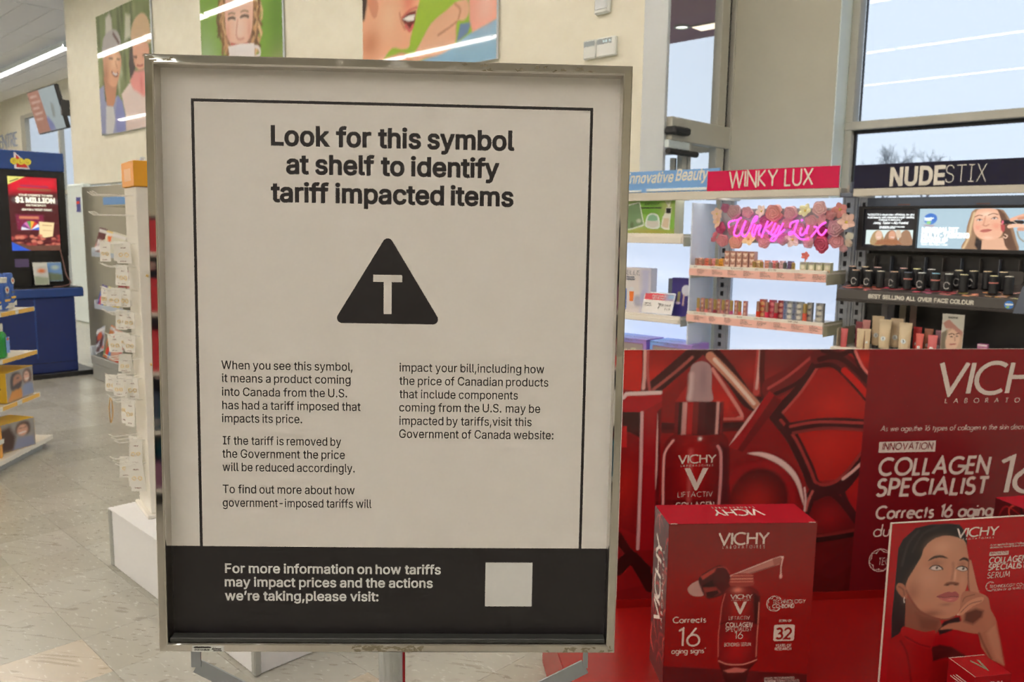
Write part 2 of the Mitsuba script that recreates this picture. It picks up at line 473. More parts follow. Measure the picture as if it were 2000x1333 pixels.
w = struct('wall_back', 'cream painted wall above the entrance carrying three large glossy photographs')
put(w, cat_([box(-14.15, 4.54, 2.135, -5.0, 4.74, 5.1), box(-5.0, 4.54, 0, -3.215, 4.56, 5.1)]), 'mat_wall_cream')
w = struct('trim_1', 'pale grey end post between cream wall and side glass')
put(w, box(-3.215, 4.53, 0, -3.03, 4.562, 5.1, 0.004), 'mat_jamb_grey')
struct('wall_front')
put('wall_front', cat_([box(-36, 7.1, 0, -26.12, 7.3, 5.1), box(-26.12, 7.1, 4.53, -3.5, 7.3, 5.1)]), 'mat_wall_cream')
struct('wall_rear')
put('wall_rear', box(-36, -14.2, 0, 8, -14, 5.1), 'mat_wall_cream')
struct('wall_right')
put('wall_right', box(7.8, -14, 0, 8, 7.4, 5.1), 'mat_wall_cream')
struct('wall_left')
put('wall_left', box(-36.2, -14, 0, -36, 7.4, 5.1), 'mat_wall_cream')
struct('ceiling')
put('ceiling', box(-36, -14, 5.1, 8, 7.4, 5.3), 'mat_ceiling_white')
# suspended ceiling in view at the far left: panels proud of their grid
for i in range(6):
    for j in range(11):
        x0, y0 = -30 + i * 2.44, 2.0 + j * 0.4575 + 0.02
        put('ceiling__panel', box(x0 + 0.015, y0 + 0.012, 5.085, x0 + 2.425, y0 + 0.44, 5.1), 'mat_ceiling_white')

# taupe column and the facade window to its right
struct('wall_column', 'taupe pier between the side glass and the front window')
put('wall_column', cat_([box(-3.01, 5.32, 0, -2.256, 5.62, 5.1)]), 'mat_column_taupe')
put('wall_column__reveal', box(-2.2555, 5.322, 0, -2.2495, 5.5, 5.1), 'mat_reveal_white', label='white window reveal')
struct('window_1', 'tall aluminium framed front window with one transom')
fr = []
fr.append(box(-2.249, 5.485, 0.5, -2.198, 5.585, 4.4, 0.004))                    # left stile
for x in (-0.62, 1.0, 2.6, 4.2):
    fr.append(box(x - 0.03, 5.485, 0.5, x + 0.03, 5.585, 4.4, 0.004))
fr.append(box(-2.249, 5.48, 2.195, 4.2, 5.585, 2.25, 0.004))                      # transom
fr.append(box(-2.249, 5.485, 0.5, 4.2, 5.585, 0.56, 0.004))
fr.append(box(-2.249, 5.485, 4.34, 4.2, 5.585, 4.4, 0.004))
put('window_1__frame', cat_(fr), 'mat_aluminium')
gs = []
for x in (-2.198, -0.59, 1.03, 2.63):
    gs += [box(x, 5.52, 2.186, x + 1.56, 5.56, 2.196), box(x, 5.53, 0.56, x + 0.012, 5.56, 2.19), box(x + 0.022, 5.53, 2.25, x + 0.026, 5.56, 4.34), box(x, 5.52, 2.172, x + 1.56, 5.54, 2.186)]
put('window_1__gasket', cat_(gs), 'mat_gasket')
for x in (-2.2, -0.59, 1.03, 2.63):
    for z0, z1 in ((0.56, 2.19), (2.25, 4.34)):
        put('window_1__pane', trimesh.Trimesh([[x, 5.55, z0], [x + 1.57, 5.55, z0], [x + 1.57, 5.55, z1], [x, 5.55, z1]], [[0, 1, 2], [0, 2, 3]], process=False), 'mat_pane')
struct('wall_window')
put('wall_window', cat_([box(-2.256, 5.5, 0, 7.8, 5.62, 0.5), box(-2.256, 5.5, 4.4, 7.8, 5.62, 5.1), box(4.2, 5.5, 0.5, 7.8, 5.62, 4.4)]), 'mat_column_taupe')

# glazed side of the entrance lobby between post and column
struct('door_1', 'aluminium glazed side of the entrance lobby with transom and black closers')
put('door_1__frame', cat_([box(-3.06, 4.562, 2.105, -2.99, 5.32, 2.255, 0.003), box(-3.06, 5.145, 0, -3.0, 5.25, 5.1, 0.003), box(-3.06, 5.30, 0, -2.985, 5.34, 5.1, 0.003),
                           box(-3.06, 4.808, 0, -3.01, 4.835, 2.105), box(-3.06, 4.66, 0, -3.03, 4.675, 2.0), box(-3.06, 4.745, 0, -3.02, 4.80, 2.06)]), 'mat_aluminium')
put('door_1__gasket', cat_([box(-3.062, 5.25, 0, -3.02, 5.30, 5.1), box(-3.065, 4.675, 0, -3.035, 4.70, 2.0)]), 'mat_gasket')
put('door_1__header_panel', box(-3.05, 4.545, 2.055, -3.0, 4.80, 2.108, 0.003), 'mat_post_white')
put('door_1__closer', cat_([box(-3.03, 4.53, 2.14, -2.94, 4.72, 2.19, 0.012), box(-3.0, 4.72, 2.15, -2.96, 4.742, 2.185, 0.01)]), 'mat_gasket', label='black door closer body')
put('door_1__push_rail', tube([(-2.975, 4.5, 2.03), (-2.975, 4.845, 2.03)], 0.02, 12), 'mat_gasket', smooth=40, label='black rail under white header panel')
for y0, y1, z0, z1 in ((4.562, 5.145, 2.255, 5.1), (4.835, 5.145, 0, 2.105), (4.562, 4.66, 0, 2.0)):
    put('door_1__pane', trimesh.Trimesh([[-3.035, y0, z0], [-3.035, y1, z0], [-3.035, y1, z1], [-3.035, y0, z1]], [[0, 1, 2], [0, 2, 3]], process=False), 'mat_pane')

# entrance glazing at the far left and its white post
struct('window_2', 'aluminium framed entrance glazing beyond the cream wall')
fr = [box(-26.12, 7.08, 0, -25.75, 7.2, 4.53), box(-26.12, 7.08, 4.43, -3.5, 7.2, 4.53)]
for x in (-23.0, -19.6, -16.2, -12.8, -9.4, -6.0):
    fr.append(box(x - 0.05, 7.08, 0, x + 0.05, 7.2, 4.43))
fr.append(box(-25.75, 7.1, 2.3, -3.5, 7.18, 2.42))
put('window_2__frame', cat_(fr), 'mat_aluminium')
put('window_2__pane', trimesh.Trimesh([[-25.75, 7.14, 0], [-3.5, 7.14, 0], [-3.5, 7.14, 4.43], [-25.75, 7.14, 4.43]], [[0, 1, 2], [0, 2, 3]], process=False), 'mat_pane')
struct('trim_2', 'bright white door post beside the blue kiosk')
put('trim_2', box(-13.95, 4.36, 0, -13.28, 4.5, 2.135, 0.02), 'mat_post_white')
struct('ground_outside')
put('ground_outside', box(-90, 7.4, -0.12, 60, 140, -0.06), 'mat_asphalt')
struct('wall_lobby')
put('wall_lobby', box(-3.6, 5.6, 0, -3.03, 5.62, 0.02), 'mat_aluminium')
struct('ceiling_canopy', 'mauve canopy soffit outside the side glass')
put('ceiling_canopy', box(-8.5, 4.80, 3.62, -3.75, 8.0, 3.75), 'mat_soffit')

t = thing('soffit_light', 'small round lit downlight in the mauve canopy soffit', 'light')
put(t + '__trim', frame(lathe([(0.062, 0), (0.08, 0), (0.08, 0.02), (0.062, 0.02), (0.062, 0)], 24), (-4.78, 7.4, 3.60), X_, Y_), 'mat_aluminium', smooth=40)
put(t + '__lens', frame(trimesh.creation.cylinder(0.062, 0.006, sections=24), (-4.78, 7.4, 3.613), X_, Y_), 'mat_post_white', emit=(1.5, 1.6, 1.4))
t = thing('soffit_panel_light', 'long cream lit panel in the mauve canopy soffit', 'light')
put(t + '__trim', box(-4.72, 7.45, 3.606, -3.95, 7.67, 3.62), 'mat_aluminium')
put(t + '__lens', box(-4.70, 7.47, 3.600, -3.97, 7.65, 3.606), 'mat_post_white', emit=(1.3, 1.05, 0.75))

# ---------------------------------------------------------------- ceiling strip lights (rows along X)
mat('lamp_white', (228, 228, 222), 0.4)
_row = {2.75: 'above the entrance aisle', -1.3: 'second row from the entrance', -4.6: 'third row from the entrance', -7.9: 'fourth row from the entrance', 5.55: 'by the far front window'}


def strip(x0, y, z, k):
    t = thing('strip_light', f'suspended fluorescent strip light, {ORD[k]} of the row {_row[y]}', 'light', 'fluorescent strip lights')
    L = 2.42
    put(t + '__housing', box(x0, y - 0.07, z + 0.03, x0 + L, y + 0.07, z + 0.10, 0.01), 'mat_lamp_white')
    for s in (-0.04, 0.04):
        for h in (0, 1):
            m = trimesh.creation.cylinder(0.0135, L / 2 - 0.03, sections=8)
            m.apply_transform(trimesh.transformations.rotation_matrix(math.pi / 2, [0, 1, 0]))
            m.apply_translation([x0 + L / 4 + h * L / 2, y + s, z])
            put(t + '__tube', m, 'mat_lamp_white', emit=TUBE)
    put(t + '__socket', cat_([box(x0 + q * L - 0.014, y - 0.06, z - 0.012, x0 + q * L + 0.014, y + 0.06, z + 0.03) for q in (0.006, 0.5, 0.994)]), 'mat_lamp_white')
    put(t + '__reflector', cat_([box(x0, y + s * 0.075, z - 0.005, x0 + L, y + s * 0.085, z + 0.06) for s in (-1, 1)]), 'mat_lamp_white')


for y, xs in ((2.75, [-29.999 + 2.44 * k for k in range(14)]), (-1.3, [-27.56 + 2.44 * k for k in range(14)]), (-4.6, [-12.9 + 2.44 * k for k in range(7)]), (-7.9, [-10.5 + 2.44 * k for k in range(6)]), (5.55, [-27.0 + 2.44 * k for k in range(4)])):  # leftmost fixtures of the two long rows added, unseen, to brighten the ceiling
    for k, x in enumerate(xs):
        strip(x, y, 4.88, k)

# ---------------------------------------------------------------- the chrome sign stand and its notice
S_O, S_U, S_V = (np.array(q) for q in [[-0.79078,0.60254,1.3324],[0.69754,0.71652,-0.0054],[-0.0226,0.02953,0.99931]])
S_N = np.cross(S_U, S_V)
HW, HH = 0.290, 0.36875


def chrome_tex(p, n, uv):
    k = mikit.fbm(p.x * 30, p.y * 30, p.z * 30, 3)
    return mikit.mix([0.56, 0.54, 0.50], [0.68, 0.66, 0.62], k)


def chrome_rough(p, n, uv):
    k = mikit.fbm(p.x * 42, p.y * 42, p.z * 42, 3)
    return 0.035 + 0.12 * mikit.smoothstep(0.60, 0.72, k)


scene['mat_chrome'] = {'type': 'principled', 'base_color': mikit.proc(chrome_tex), 'metallic': 1.0, 'roughness': mikit.proc(chrome_rough), 'specular': 0.5}
mat('chrome_plain', (196, 192, 184), 0.08, metal=1.0)
mat('worn_patch', (128, 116, 92), 0.55)
mat('steel_bracket', (170, 170, 168), 0.3, metal=0.9)
mat('paper_white', raw=(0.79, 0.785, 0.775), rough=0.5, spec=0.35)
mat('ink_black', (24, 20, 21), 0.42, spec=0.4)
mat('ink_white', (222, 216, 205), 0.5)
mat('channel_dark', (38, 38, 34), 0.5)
mat('sticker', (214, 210, 198), 0.5)

t = thing('sign_stand', 'chrome floor sign holder with a worn square tube frame and central pole', 'sign stand')
rim = Polygon([(-HW, -HH), (HW, -HH), (HW, HH), (-HW, HH)])
lip = 0.0112


def ring(a, b, z0, z1):
    g = Polygon([(-a[0], -a[1]), (a[0], -a[1]), (a[0], a[1]), (-a[0], a[1])], [[(-b[0], -b[1]), (b[0], -b[1]), (b[0], b[1]), (-b[0], b[1])]])
    m = slab(g, z1 - z0)
    m.apply_translation([0, 0, z0])
    return m


# folded channel: chamfered front lip, outer wall, thin back flange
prof = [(0.0, -0.030), (0.0, -0.0008), (0.0012, 0.0), (0.0090, 0.0004), (0.0106, -0.0006), (0.0112, -0.0022), (0.0112, -0.0195), (0.0100, -0.0195), (0.0100, -0.030)]
cor = [(-1, -1), (1, -1), (1, 1), (-1, 1)]
vv, ff = [], []
npf = len(prof)
for sx, sy in cor:
    for d, z in prof:
        vv.append((sx * (HW - d), sy * (HH - d), z))
for c in range(4):
    for i in range(npf):
        a, b = c * npf + i, c * npf + (i + 1) % npf
        a2, b2 = ((c + 1) % 4) * npf + i, ((c + 1) % 4) * npf + (i + 1) % npf
        ff += [[a, b2, b], [a, a2, b2]]
frm = trimesh.Trimesh(vv, ff, process=False)
frm.fix_normals()
put(t + '__frame', frame(frm, S_O, S_U, S_V), 'mat_chrome')
put(t + '__back_panel', frame(box(-0.2795, -0.3582, -0.0285, 0.2795, 0.3582, -0.0225), S_O, S_U, S_V), 'mat_channel_dark')
put(t + '__seat_strip', frame(box(-0.2775, -0.3575, -0.0176, 0.2775, -0.3515, -0.0020, 0.001), S_O, S_U, S_V), 'mat_channel_dark', label='dark strip along the bottom of the frame')
# flakes of worn lacquer left on the chrome lip
fl = []
r_ = np.random.default_rng(11)
for c0, c1, yb, n_ in ((-0.045, 0.052, -HH + 0.0012, 60), (0.20, 0.285, -HH + 0.001, 18), (0.08, 0.24, HH - 0.0098, 16), (-0.285, -0.255, HH - 0.010, 10)):
    for _ in range(n_):
        x, y = r_.uniform(c0, c1), yb + r_.uniform(0, 0.0074)
        a = np.sort(r_.uniform(0, 2 * np.pi, 7))
        rr = r_.uniform(0.0009, 0.0026, 7)
        p = np.stack([x + 2.0 * rr * np.cos(a), np.clip(y + rr * np.sin(a), yb - 0.0006, yb + 0.0084)], 1)
        fl.append(Polygon(p).buffer(0))
put_flat(t + '__worn_lacquer', unary_union(fl), S_O, S_U, S_V, 'mat_worn_patch', lift=0.00035, thick=0.00012, label='brown flakes of worn lacquer', kind='stuff')
put(t + '__barcode_label', frame(box(-0.2485, -0.3683, 0.0003, -0.2085, -0.3603, 0.0007), S_O, S_U, S_V), 'mat_sticker', label='small white barcode sticker')
bars, x = [], -0.2455
while x < -0.2265:
    w_ = float(r_.choice([0.0003, 0.0005, 0.0008]))
    bars.append(sbox(x, -0.3669, x + w_, -0.3643))
    x += w_ + float(r_.choice([0.0003, 0.0005]))
bars += [sbox(-0.2485, -0.3625, -0.2185, -0.3622), sbox(-0.224, -0.3653, -0.212, -0.3638), sbox(-0.222, -0.3675, -0.2115, -0.3663), sbox(-0.246, -0.3634, -0.225, -0.3613)]
put_flat(t + '__barcode_label__ink', unary_union(bars), S_O, S_U, S_V, 'mat_ink_black', lift=0.0007, thick=0.0001)
# pole, foot and the two strap brackets
pole_xy = S_O + S_U * 0.0015 - S_N * 0.020 - S_V * HH
px_, py_ = float(pole_xy[0]), float(pole_xy[1])
put(t + '__pole', frame(trimesh.creation.cylinder(0.0172, pole_xy[2] - 0.012, sections=40), (px_, py_, (pole_xy[2] + 0.012) / 2), X_, Y_), 'mat_chrome_plain', smooth=40)
put(t + '__collar', frame(lathe([(0.0172, 0), (0.0215, 0), (0.0215, 0.012), (0.0205, 0.014), (0.0172, 0.014)], 36), (px_, py_, pole_xy[2] - 0.155), X_, Y_), 'mat_chrome_plain', smooth=40)
put(t + '__foot', frame(lathe([(0, 0), (0.19, 0), (0.19, 0.006), (0.18, 0.012), (0.02, 0.016), (0, 0.016)], 48), (px_, py_, 0), X_, Y_), 'mat_chrome_plain', smooth=30)
for s in (-1, 1):
    x0 = -0.2515 if s < 0 else 0.2555
    w_ = 0.0062 if s < 0 else 0.0032
    st = [(x0, -HH - 0.0005), (x0 + 0.004 * -s * 0, -HH - 0.031)]
    k = put(t + '__bracket', frame(cat_([box(x0 - w_, -HH - 0.031, -0.022, x0 + w_, -HH, -0.0195)]), S_O, S_U, S_V), 'mat_steel_bracket', label='flat steel strap under the frame')
    a0, a1 = np.array([x0, -HH - 0.030]), np.array([0.0 + s * 0.018, -HH - 0.155])
    d = (a1 - a0) / np.linalg.norm(a1 - a0)
    p = np.array([-d[1], d[0]]) * 0.0095
    g = slab(Polygon([a0 - p, a1 - p, a1 + p, a0 + p]), 0.0028)
    g.apply_translation([0, 0, -0.024])
    put(k + '__arm', frame(g, S_O, S_U, S_V), 'mat_steel_bracket')

t = thing('tariff_notice', 'white and black tariff notice poster slotted into the chrome sign frame', 'poster')
B_O = S_O - 0.0188 * S_N
# the sheet bows very slightly between its edges
gx, gy = np.meshgrid(np.linspace(-0.2795, 0.2795, 60), np.linspace(-0.3582, 0.3582, 60))


def bow(x, y):
    return 0.0016 * np.sin(np.pi * np.clip((x + 0.2795) / 0.559, 0, 1)) * (0.6 + 0.4 * np.cos(y * 3)) - 0.0012


def on_sheet(g, lift, thick=0.00012):
    m = slab(g, thick)
    m = m.subdivide_to_size(0.03, max_iter=8) if len(m.faces) < 200 else m
    v = m.vertices.copy()
    v[:, 2] += lift + bow(v[:, 0], v[:, 1])
    return frame(trimesh.Trimesh(v, m.faces, process=False), B_O, S_U, S_V)


full = sbox(-0.2795, -0.3582, 0.2795, 0.3582)
put(t + '__sheet', on_sheet(full, 0, 0.0004), 'mat_paper_white')
BAND = (-0.005,-0.237)[1]
put(t + '__black_band', on_sheet(sbox(-0.2795, -0.3582, 0.2795, BAND), 0.00055), 'mat_ink_black', label='black footer band')
bq = [(-0.242,0.322),(0.246,0.322),(0.246,-0.234),(-0.244,-0.234)]
th = 0.0034
L_, R_, T_ = (bq[0][0] + bq[3][0]) / 2, (bq[1][0] + bq[2][0]) / 2, (bq[0][1] + bq[1][1]) / 2
put(t + '__border', on_sheet(unary_union([sbox(L_, BAND, L_ + th, T_), sbox(R_ - th, BAND, R_, T_), sbox(L_, T_ - th, R_, T_)]), 0.00055), 'mat_ink_black', label='thin black border line')
tri = [(-0.068,0.051),(0.058,0.052),(-0.005,0.16)]
cx = (tri[0][0] + tri[1][0]) / 2
ty, by = (-0.005,0.158)[1], ((-0.062,0.052)[1] + (0.051,0.052)[1]) / 2
hw_, r0 = (tri[1][0] - tri[0][0]) / 2, 0.0064
core = Polygon([(cx - hw_ + r0 * 1.02, by + r0), (cx + hw_ - r0 * 1.02, by + r0), (cx, ty - r0)]).buffer(r0, 16)
tb = [(-0.023,0.113),(0.013,0.104),(-0.01,0.103),(-0.0,0.064)]
tee = unary_union([sbox(tb[0][0], tb[1][1], tb[1][0], tb[0][1]), sbox(tb[2][0], tb[3][1], tb[3][0], tb[0][1])])
put(t + '__symbol', on_sheet(core.difference(tee), 0.00055), 'mat_ink_black', label='black rounded triangle with a T cut out')
HEAD = [('Look for this symbol',-0.1474,0.2689,0.2973,0.0225), ('at shelf to identify',-0.1292,0.2353,0.2608,0.0222), ('tariff impacted items',-0.1481,0.2009,0.2979,0.0223)]
put(t + '__heading', on_sheet(unary_union([letters(*q, weight=0.046) for q in HEAD]), 0.00055), 'mat_ink_black', label='bold black heading')
BODY = [('When you see this symbol,',-0.2118,-0.0081,0.1631,0.0105), ('it means a product coming',-0.2113,-0.0246,0.1601,0.0105), ('into Canada from the U.S.',-0.2118,-0.0419,0.1562,0.0105),
        ('has had a tariff imposed that',-0.2117,-0.0589,0.173,0.0106), ('impacts its price.',-0.2122,-0.0757,0.1,0.0106), ('If the tariff is removed by',-0.2117,-0.1043,0.1485,0.0107),
        ('the Government the price',-0.2126,-0.1212,0.1541,0.0107), ('will be reduced accordingly.',-0.2127,-0.1385,0.1666,0.0107), ('To find out more about how',-0.2129,-0.1672,0.1666,0.0108),
        ('government-imposed tariffs will',-0.2132,-0.1848,0.1883,0.0108), ('impact your bill,including how',0.0103,-0.008,0.1823,0.0106), ('the price of Canadian products',0.0101,-0.0249,0.1881,0.0106),
        ('that include components',0.0102,-0.0419,0.1496,0.0106), ('coming from the U.S. may be',0.01,-0.0589,0.1787,0.0107), ('impacted by tariffs,visit this',0.0103,-0.0761,0.1677,0.0107), ('Government of Canada website:',0.0101,-0.093,0.1961,0.0107)]
put(t + '__body_text', on_sheet(unary_union([letters(*q, weight=0.006) for q in BODY]), 0.00055), 'mat_ink_black', label='two columns of small black text')
FOOT = [('For more information on how tariffs',-0.2118,-0.2718,0.2763,0.012), ('may impact prices and the actions',-0.2125,-0.2899,0.2667,0.012), ('we’re taking,please visit:',-0.2128,-0.3083,0.1971,0.0121)]
put(t + '__footer_text', on_sheet(unary_union([letters(*q, weight=0.036) for q in FOOT]), 0.0008), 'mat_ink_white', label='bold white text on the footer band')
q = [(0.122,-0.256),(0.183,-0.315)]
put(t + '__blank_square', on_sheet(sbox(q[0][0], q[1][1], q[1][0], q[0][1]), 0.0008), 'mat_ink_white', label='plain white square on the footer band')

# ---------------------------------------------------------------- the red serum floor display on the right
D_O, D_U, _ = (np.array(q) for q in [[-1.5847,2.18425,0.0],[0.63633,0.77142,0.0],[0.0,0.0,1.0]])
D_N = np.cross(D_U, Z_)
KV = 0.86
mat('card_edge', raw=(0.62, 0.58, 0.52), rough=0.8)
mat('red_board', raw=tuple(seen((126, 12, 8), KV)), rough=0.3, spec=0.5)
mat('ink_cream', raw=tuple(seen((206, 190, 174), KV)), rough=0.5)
mat('ink_wine', raw=tuple(seen((120, 16, 22), KV)), rough=0.5)

t = thing('serum_display', 'large red printed cardboard floor display with a low plinth behind the chrome sign', 'display stand')
E0 = D_O + Z_ * 0


def D(u, n, z):
    return D_O + u * D_U + n * D_N + Z_ * z


def dbox(u0, n0, z0, u1, n1, z1, b=0.0, o=None, uu=None):
    """box in a display frame: u along, n toward the viewer, z up"""
    return frame(box(u0, n0, z0, u1, n1, z1, b), D_O if o is None else o, D_U if uu is None else uu, np.cross(D_U if uu is None else uu, Z_), Z_)


pl_m = dbox(-0.254, -0.02, 0, 1.80, 1.15, 0.2, 0.002)
pl_m.fix_normals()
put(t + '__plinth', pl_m, 'mat_red_board')
put(t + '__plinth__rim', dbox(-0.2555, -0.02, 0.186, -0.2535, 1.15, 0.2005, 0.0008), 'mat_red_board')
put(t + '__ledge', dbox(0.0, -0.015, 0.2, 1.75, 0.004, 0.2295), 'mat_red_board')
put(t + '__back_panel', dbox(0.0, -0.007, 0.2295, 1.75, 0.0, 1.1125), 'mat_card_edge')
PO = (0.0, 0.2295)
P = Print(1.75, 0.883, 0.00255, (112, 14, 16), k=KV)
R1, R2, R3, DK, BR = (186, 34, 26), (158, 24, 20), (122, 16, 18), (52, 14, 16), (108, 34, 32)
PINK, CREAM = (206, 152, 140), (222, 190, 168)
HALF = [(0.8714,1.1062)][0][0]
P.poly([(-0.2386,0.8892),(0.8722,0.8864),(0.8789,0.2056),(-0.2197,-0.0116)], R3)
for pts, c, (gx_, gy_, gc) in (
        ([(-0.0231,0.884),(0.066,0.8837),(0.0692,0.7444),(0.0482,0.7412),(-0.0189,0.7522)], (176, 30, 24), [(0.0215,0.8228),(0.0386,0.8791)] + [R1]),
        ([(0.0793,0.8837),(0.2588,0.8832),(0.1799,0.8125),(0.1079,0.7488),(0.0871,0.7513)], (140, 28, 26), [(0.1085,0.7939),(0.15,0.8363)] + [R1]),
        ([(0.2573,0.812),(0.3162,0.7998),(0.4244,0.6565),(0.393,0.6423),(0.2455,0.6432),(0.1843,0.7075)], (150, 26, 24), [(0.3599,0.7105),(0.4021,0.7487)] + [R1]),
        ([(0.3,0.8831),(0.4695,0.8826),(0.4643,0.7482),(0.4368,0.746),(0.3335,0.845)], (118, 32, 30), [(0.4534,0.8013),(0.4798,0.8587)] + [(160, 26, 24)]),
        ([(0.4873,0.8826),(0.6819,0.882),(0.6501,0.834),(0.5064,0.7406),(0.4951,0.748)], (104, 30, 30), [(0.5238,0.7816),(0.5613,0.8199)] + [(140, 24, 22)]),
        ([(0.5692,0.6499),(0.6865,0.8144),(0.7518,0.8165),(0.8818,0.7103),(0.8772,0.6238),(0.7249,0.6233),(0.5891,0.6128)], (146, 26, 24), [(0.7618,0.6771),(0.8587,0.745)] + [R1]),
        ([(0.6051,0.5978),(0.8756,0.5914),(0.8765,0.5114),(0.7803,0.4176),(0.7137,0.414),(0.6576,0.4903)], (158, 26, 22), [(0.7515,0.5335),(0.849,0.6018)] + [R1]),
        ([(0.8131,0.3915),(0.8796,0.471),(0.8762,0.2418),(0.8347,0.3096)], (150, 20, 22), [(0.8494,0.3907),(0.8771,0.4357)] + [R2]),
        ([(0.6804,0.2983),(0.7124,0.3584),(0.7844,0.3592),(0.8698,0.2574),(0.8682,-0.0028),(0.6842,0.0043)], (84, 12, 14), [(0.7589,0.2809),(0.8068,0.3358)] + [(140, 16, 18)]),
        ([(0.6995,0.882),(0.8787,0.8815),(0.8797,0.8036),(0.8095,0.8575)], (150, 28, 26), [(0.8559,0.8476),(0.8689,0.8767)] + [R1]),
        ([(0.6707,0.2118),(0.7114,0.2208),(0.8572,0.2165),(0.8735,-0.003),(0.6738,0.0046)], (70, 8, 10), [(0.7593,0.1265),(0.8288,0.1761)] + [(92, 12, 14)])):
    P.poly(pts, c, 0.004)
    rr = abs(gy_[0] - gx_[0]) + abs(gy_[1] - gx_[1])
    sub = Print.glow
    P.glow(gx_[0], gx_[1], rr * 0.62, rr * 0.5, gc, 0.75)
W = 0.0018     # one small unit of this print
for pts, w, c, cv in (
        ([(0.096,0.7441),(0.1751,0.8125),(0.254,0.8832)], 11, DK, 4), ([(0.1046,0.7474),(0.1801,0.8077),(0.2358,0.8573)], 2.2, (150, 70, 62), 4),
        ([(0.2927,0.8831),(0.3647,0.8066),(0.444,0.7049),(0.4991,0.6946)], 11, DK, 4), ([(0.2977,0.8613),(0.3755,0.7874),(0.4696,0.69)], 6.5, (186, 118, 92), 4), ([(0.3138,0.8498),(0.3858,0.7777),(0.4624,0.695)], 2.6, CREAM, 4),
        ([(0.3081,0.8165),(0.3684,0.7346),(0.4209,0.6565),(0.4077,0.6445)], 2.6, (196, 120, 108), 4),
        ([(0.4681,0.7337),(0.4698,0.7916),(0.4735,0.8826)], 5, (170, 60, 54), 4), ([(0.4683,0.7482),(0.4722,0.8012),(0.4754,0.8826)], 2.2, PINK, 4), ([(0.4823,0.8826),(0.4841,0.8011),(0.4958,0.7189)], 4, (78, 20, 20), 4),
        ([(0.0729,0.7467),(0.0752,0.8131),(0.0727,0.8837)], 5, (92, 20, 20), 4), ([(0.0698,0.7515),(0.0733,0.8131),(0.0717,0.8837)], 2.6, PINK, 4), ([(0.0922,0.7442),(0.0819,0.813),(0.0812,0.8837)], 2, (168, 74, 70), 4),
        ([(0.5259,0.7477),(0.6029,0.7907),(0.6739,0.8532)], 17, (104, 20, 22), 4), ([(0.511,0.7479),(0.5828,0.7933),(0.6634,0.8604)], 2.2, (160, 60, 56), 4), ([(0.537,0.7282),(0.6145,0.7664),(0.6711,0.8194)], 3, DK, 4),
        ([(0.6873,0.8772),(0.6708,0.8242),(0.6208,0.747),(0.548,0.6697)], 6, DK, 4), ([(0.6837,0.8193),(0.6314,0.7371),(0.5639,0.6548)], 2, (168, 66, 60), 4),
        ([(0.1395,0.619),(0.2273,0.6144),(0.424,0.6175)], 6, DK, 4), ([(0.1401,0.602),(0.2278,0.6008),(0.4247,0.6053)], 2.6, (70, 14, 16), 4), ([(0.3584,0.6418),(0.4227,0.6419)], 2, (188, 90, 80), 0),
        ([(0.5415,0.6527),(0.6065,0.5756),(0.6694,0.4651),(0.7004,0.3991),(0.7416,0.382),(0.8077,0.3942),(0.8777,0.4963)], 10, DK, 5), ([(0.5626,0.6352),(0.6223,0.5654),(0.6829,0.4548),(0.7091,0.4065),(0.7607,0.4028),(0.8098,0.4371),(0.8732,0.5215)], 2.4, (140, 44, 40), 5),
        ([(0.8059,0.4195),(0.8401,0.4466),(0.8762,0.4812)], 2.4, PINK, 4),
        ([(0.5947,0.6044),(0.6947,0.6188),(0.7965,0.6199),(0.8843,0.6112)], 9, DK, 5), ([(0.5992,0.6127),(0.7043,0.6275),(0.8785,0.6203)], 2.2, (150, 50, 46), 5), ([(0.6107,0.5893),(0.7262,0.6045),(0.8752,0.5954)], 2.2, (120, 40, 38), 5),
        ([(0.6835,0.8579),(0.7386,0.8602),(0.8019,0.8235),(0.8799,0.735)], 12, (92, 22, 24), 5), ([(0.6892,0.8483),(0.7388,0.8577),(0.7907,0.8381),(0.8805,0.7595)], 4, DK, 5), ([(0.6808,0.8251),(0.7359,0.8277),(0.7837,0.7944),(0.8774,0.7005)], 3.4, DK, 5), ([(0.7827,0.809),(0.8317,0.7648),(0.8806,0.7128)], 5, (184, 30, 26), 4),
        ([(0.6995,0.882),(0.7586,0.8625),(0.8081,0.8768),(0.8429,0.8184),(0.882,0.7742)], 4, DK, 5), ([(0.8182,0.8768),(0.8476,0.8233),(0.8808,0.7889)], 2, (210, 110, 100), 4),
        ([(0.7055,0.3839),(0.6874,0.3489),(0.6705,0.2935)], 8, DK, 5), ([(0.6958,0.3765),(0.6825,0.344),(0.6748,0.3061)], 2.2, (170, 80, 72), 4), ([(0.7076,0.3535),(0.7579,0.37),(0.8068,0.3358),(0.8754,0.2521)], 5, DK, 5), ([(0.8035,0.3816),(0.8279,0.3302),(0.8799,0.2622)], 4, DK, 4),
        ([(0.661,0.2018),(0.7536,0.2093),(0.8669,0.2266)], 4, (110, 30, 26), 4), ([(0.6615,0.1936),(0.7543,0.199),(0.8678,0.2142)], 4, (30, 8, 8), 4), ([(0.7831,0.0841),(0.833,0.1189),(0.8764,0.1694)], 14, (78, 12, 14), 4),
        ([(-0.0023,0.232),(0.0389,0.1706),(0.1052,0.1078)], 7, (40, 8, 10), 4), ([(-0.001,0.1919),(0.0501,0.13),(0.0865,0.0781)], 2, (110, 24, 24), 4), ([(0.0015,0.1115),(0.0543,0.15),(0.1224,0.0462)], 10, (34, 6, 8), 4)):
    P.line(pts, w * W * 2.6, c, 0.004, curve=cv)
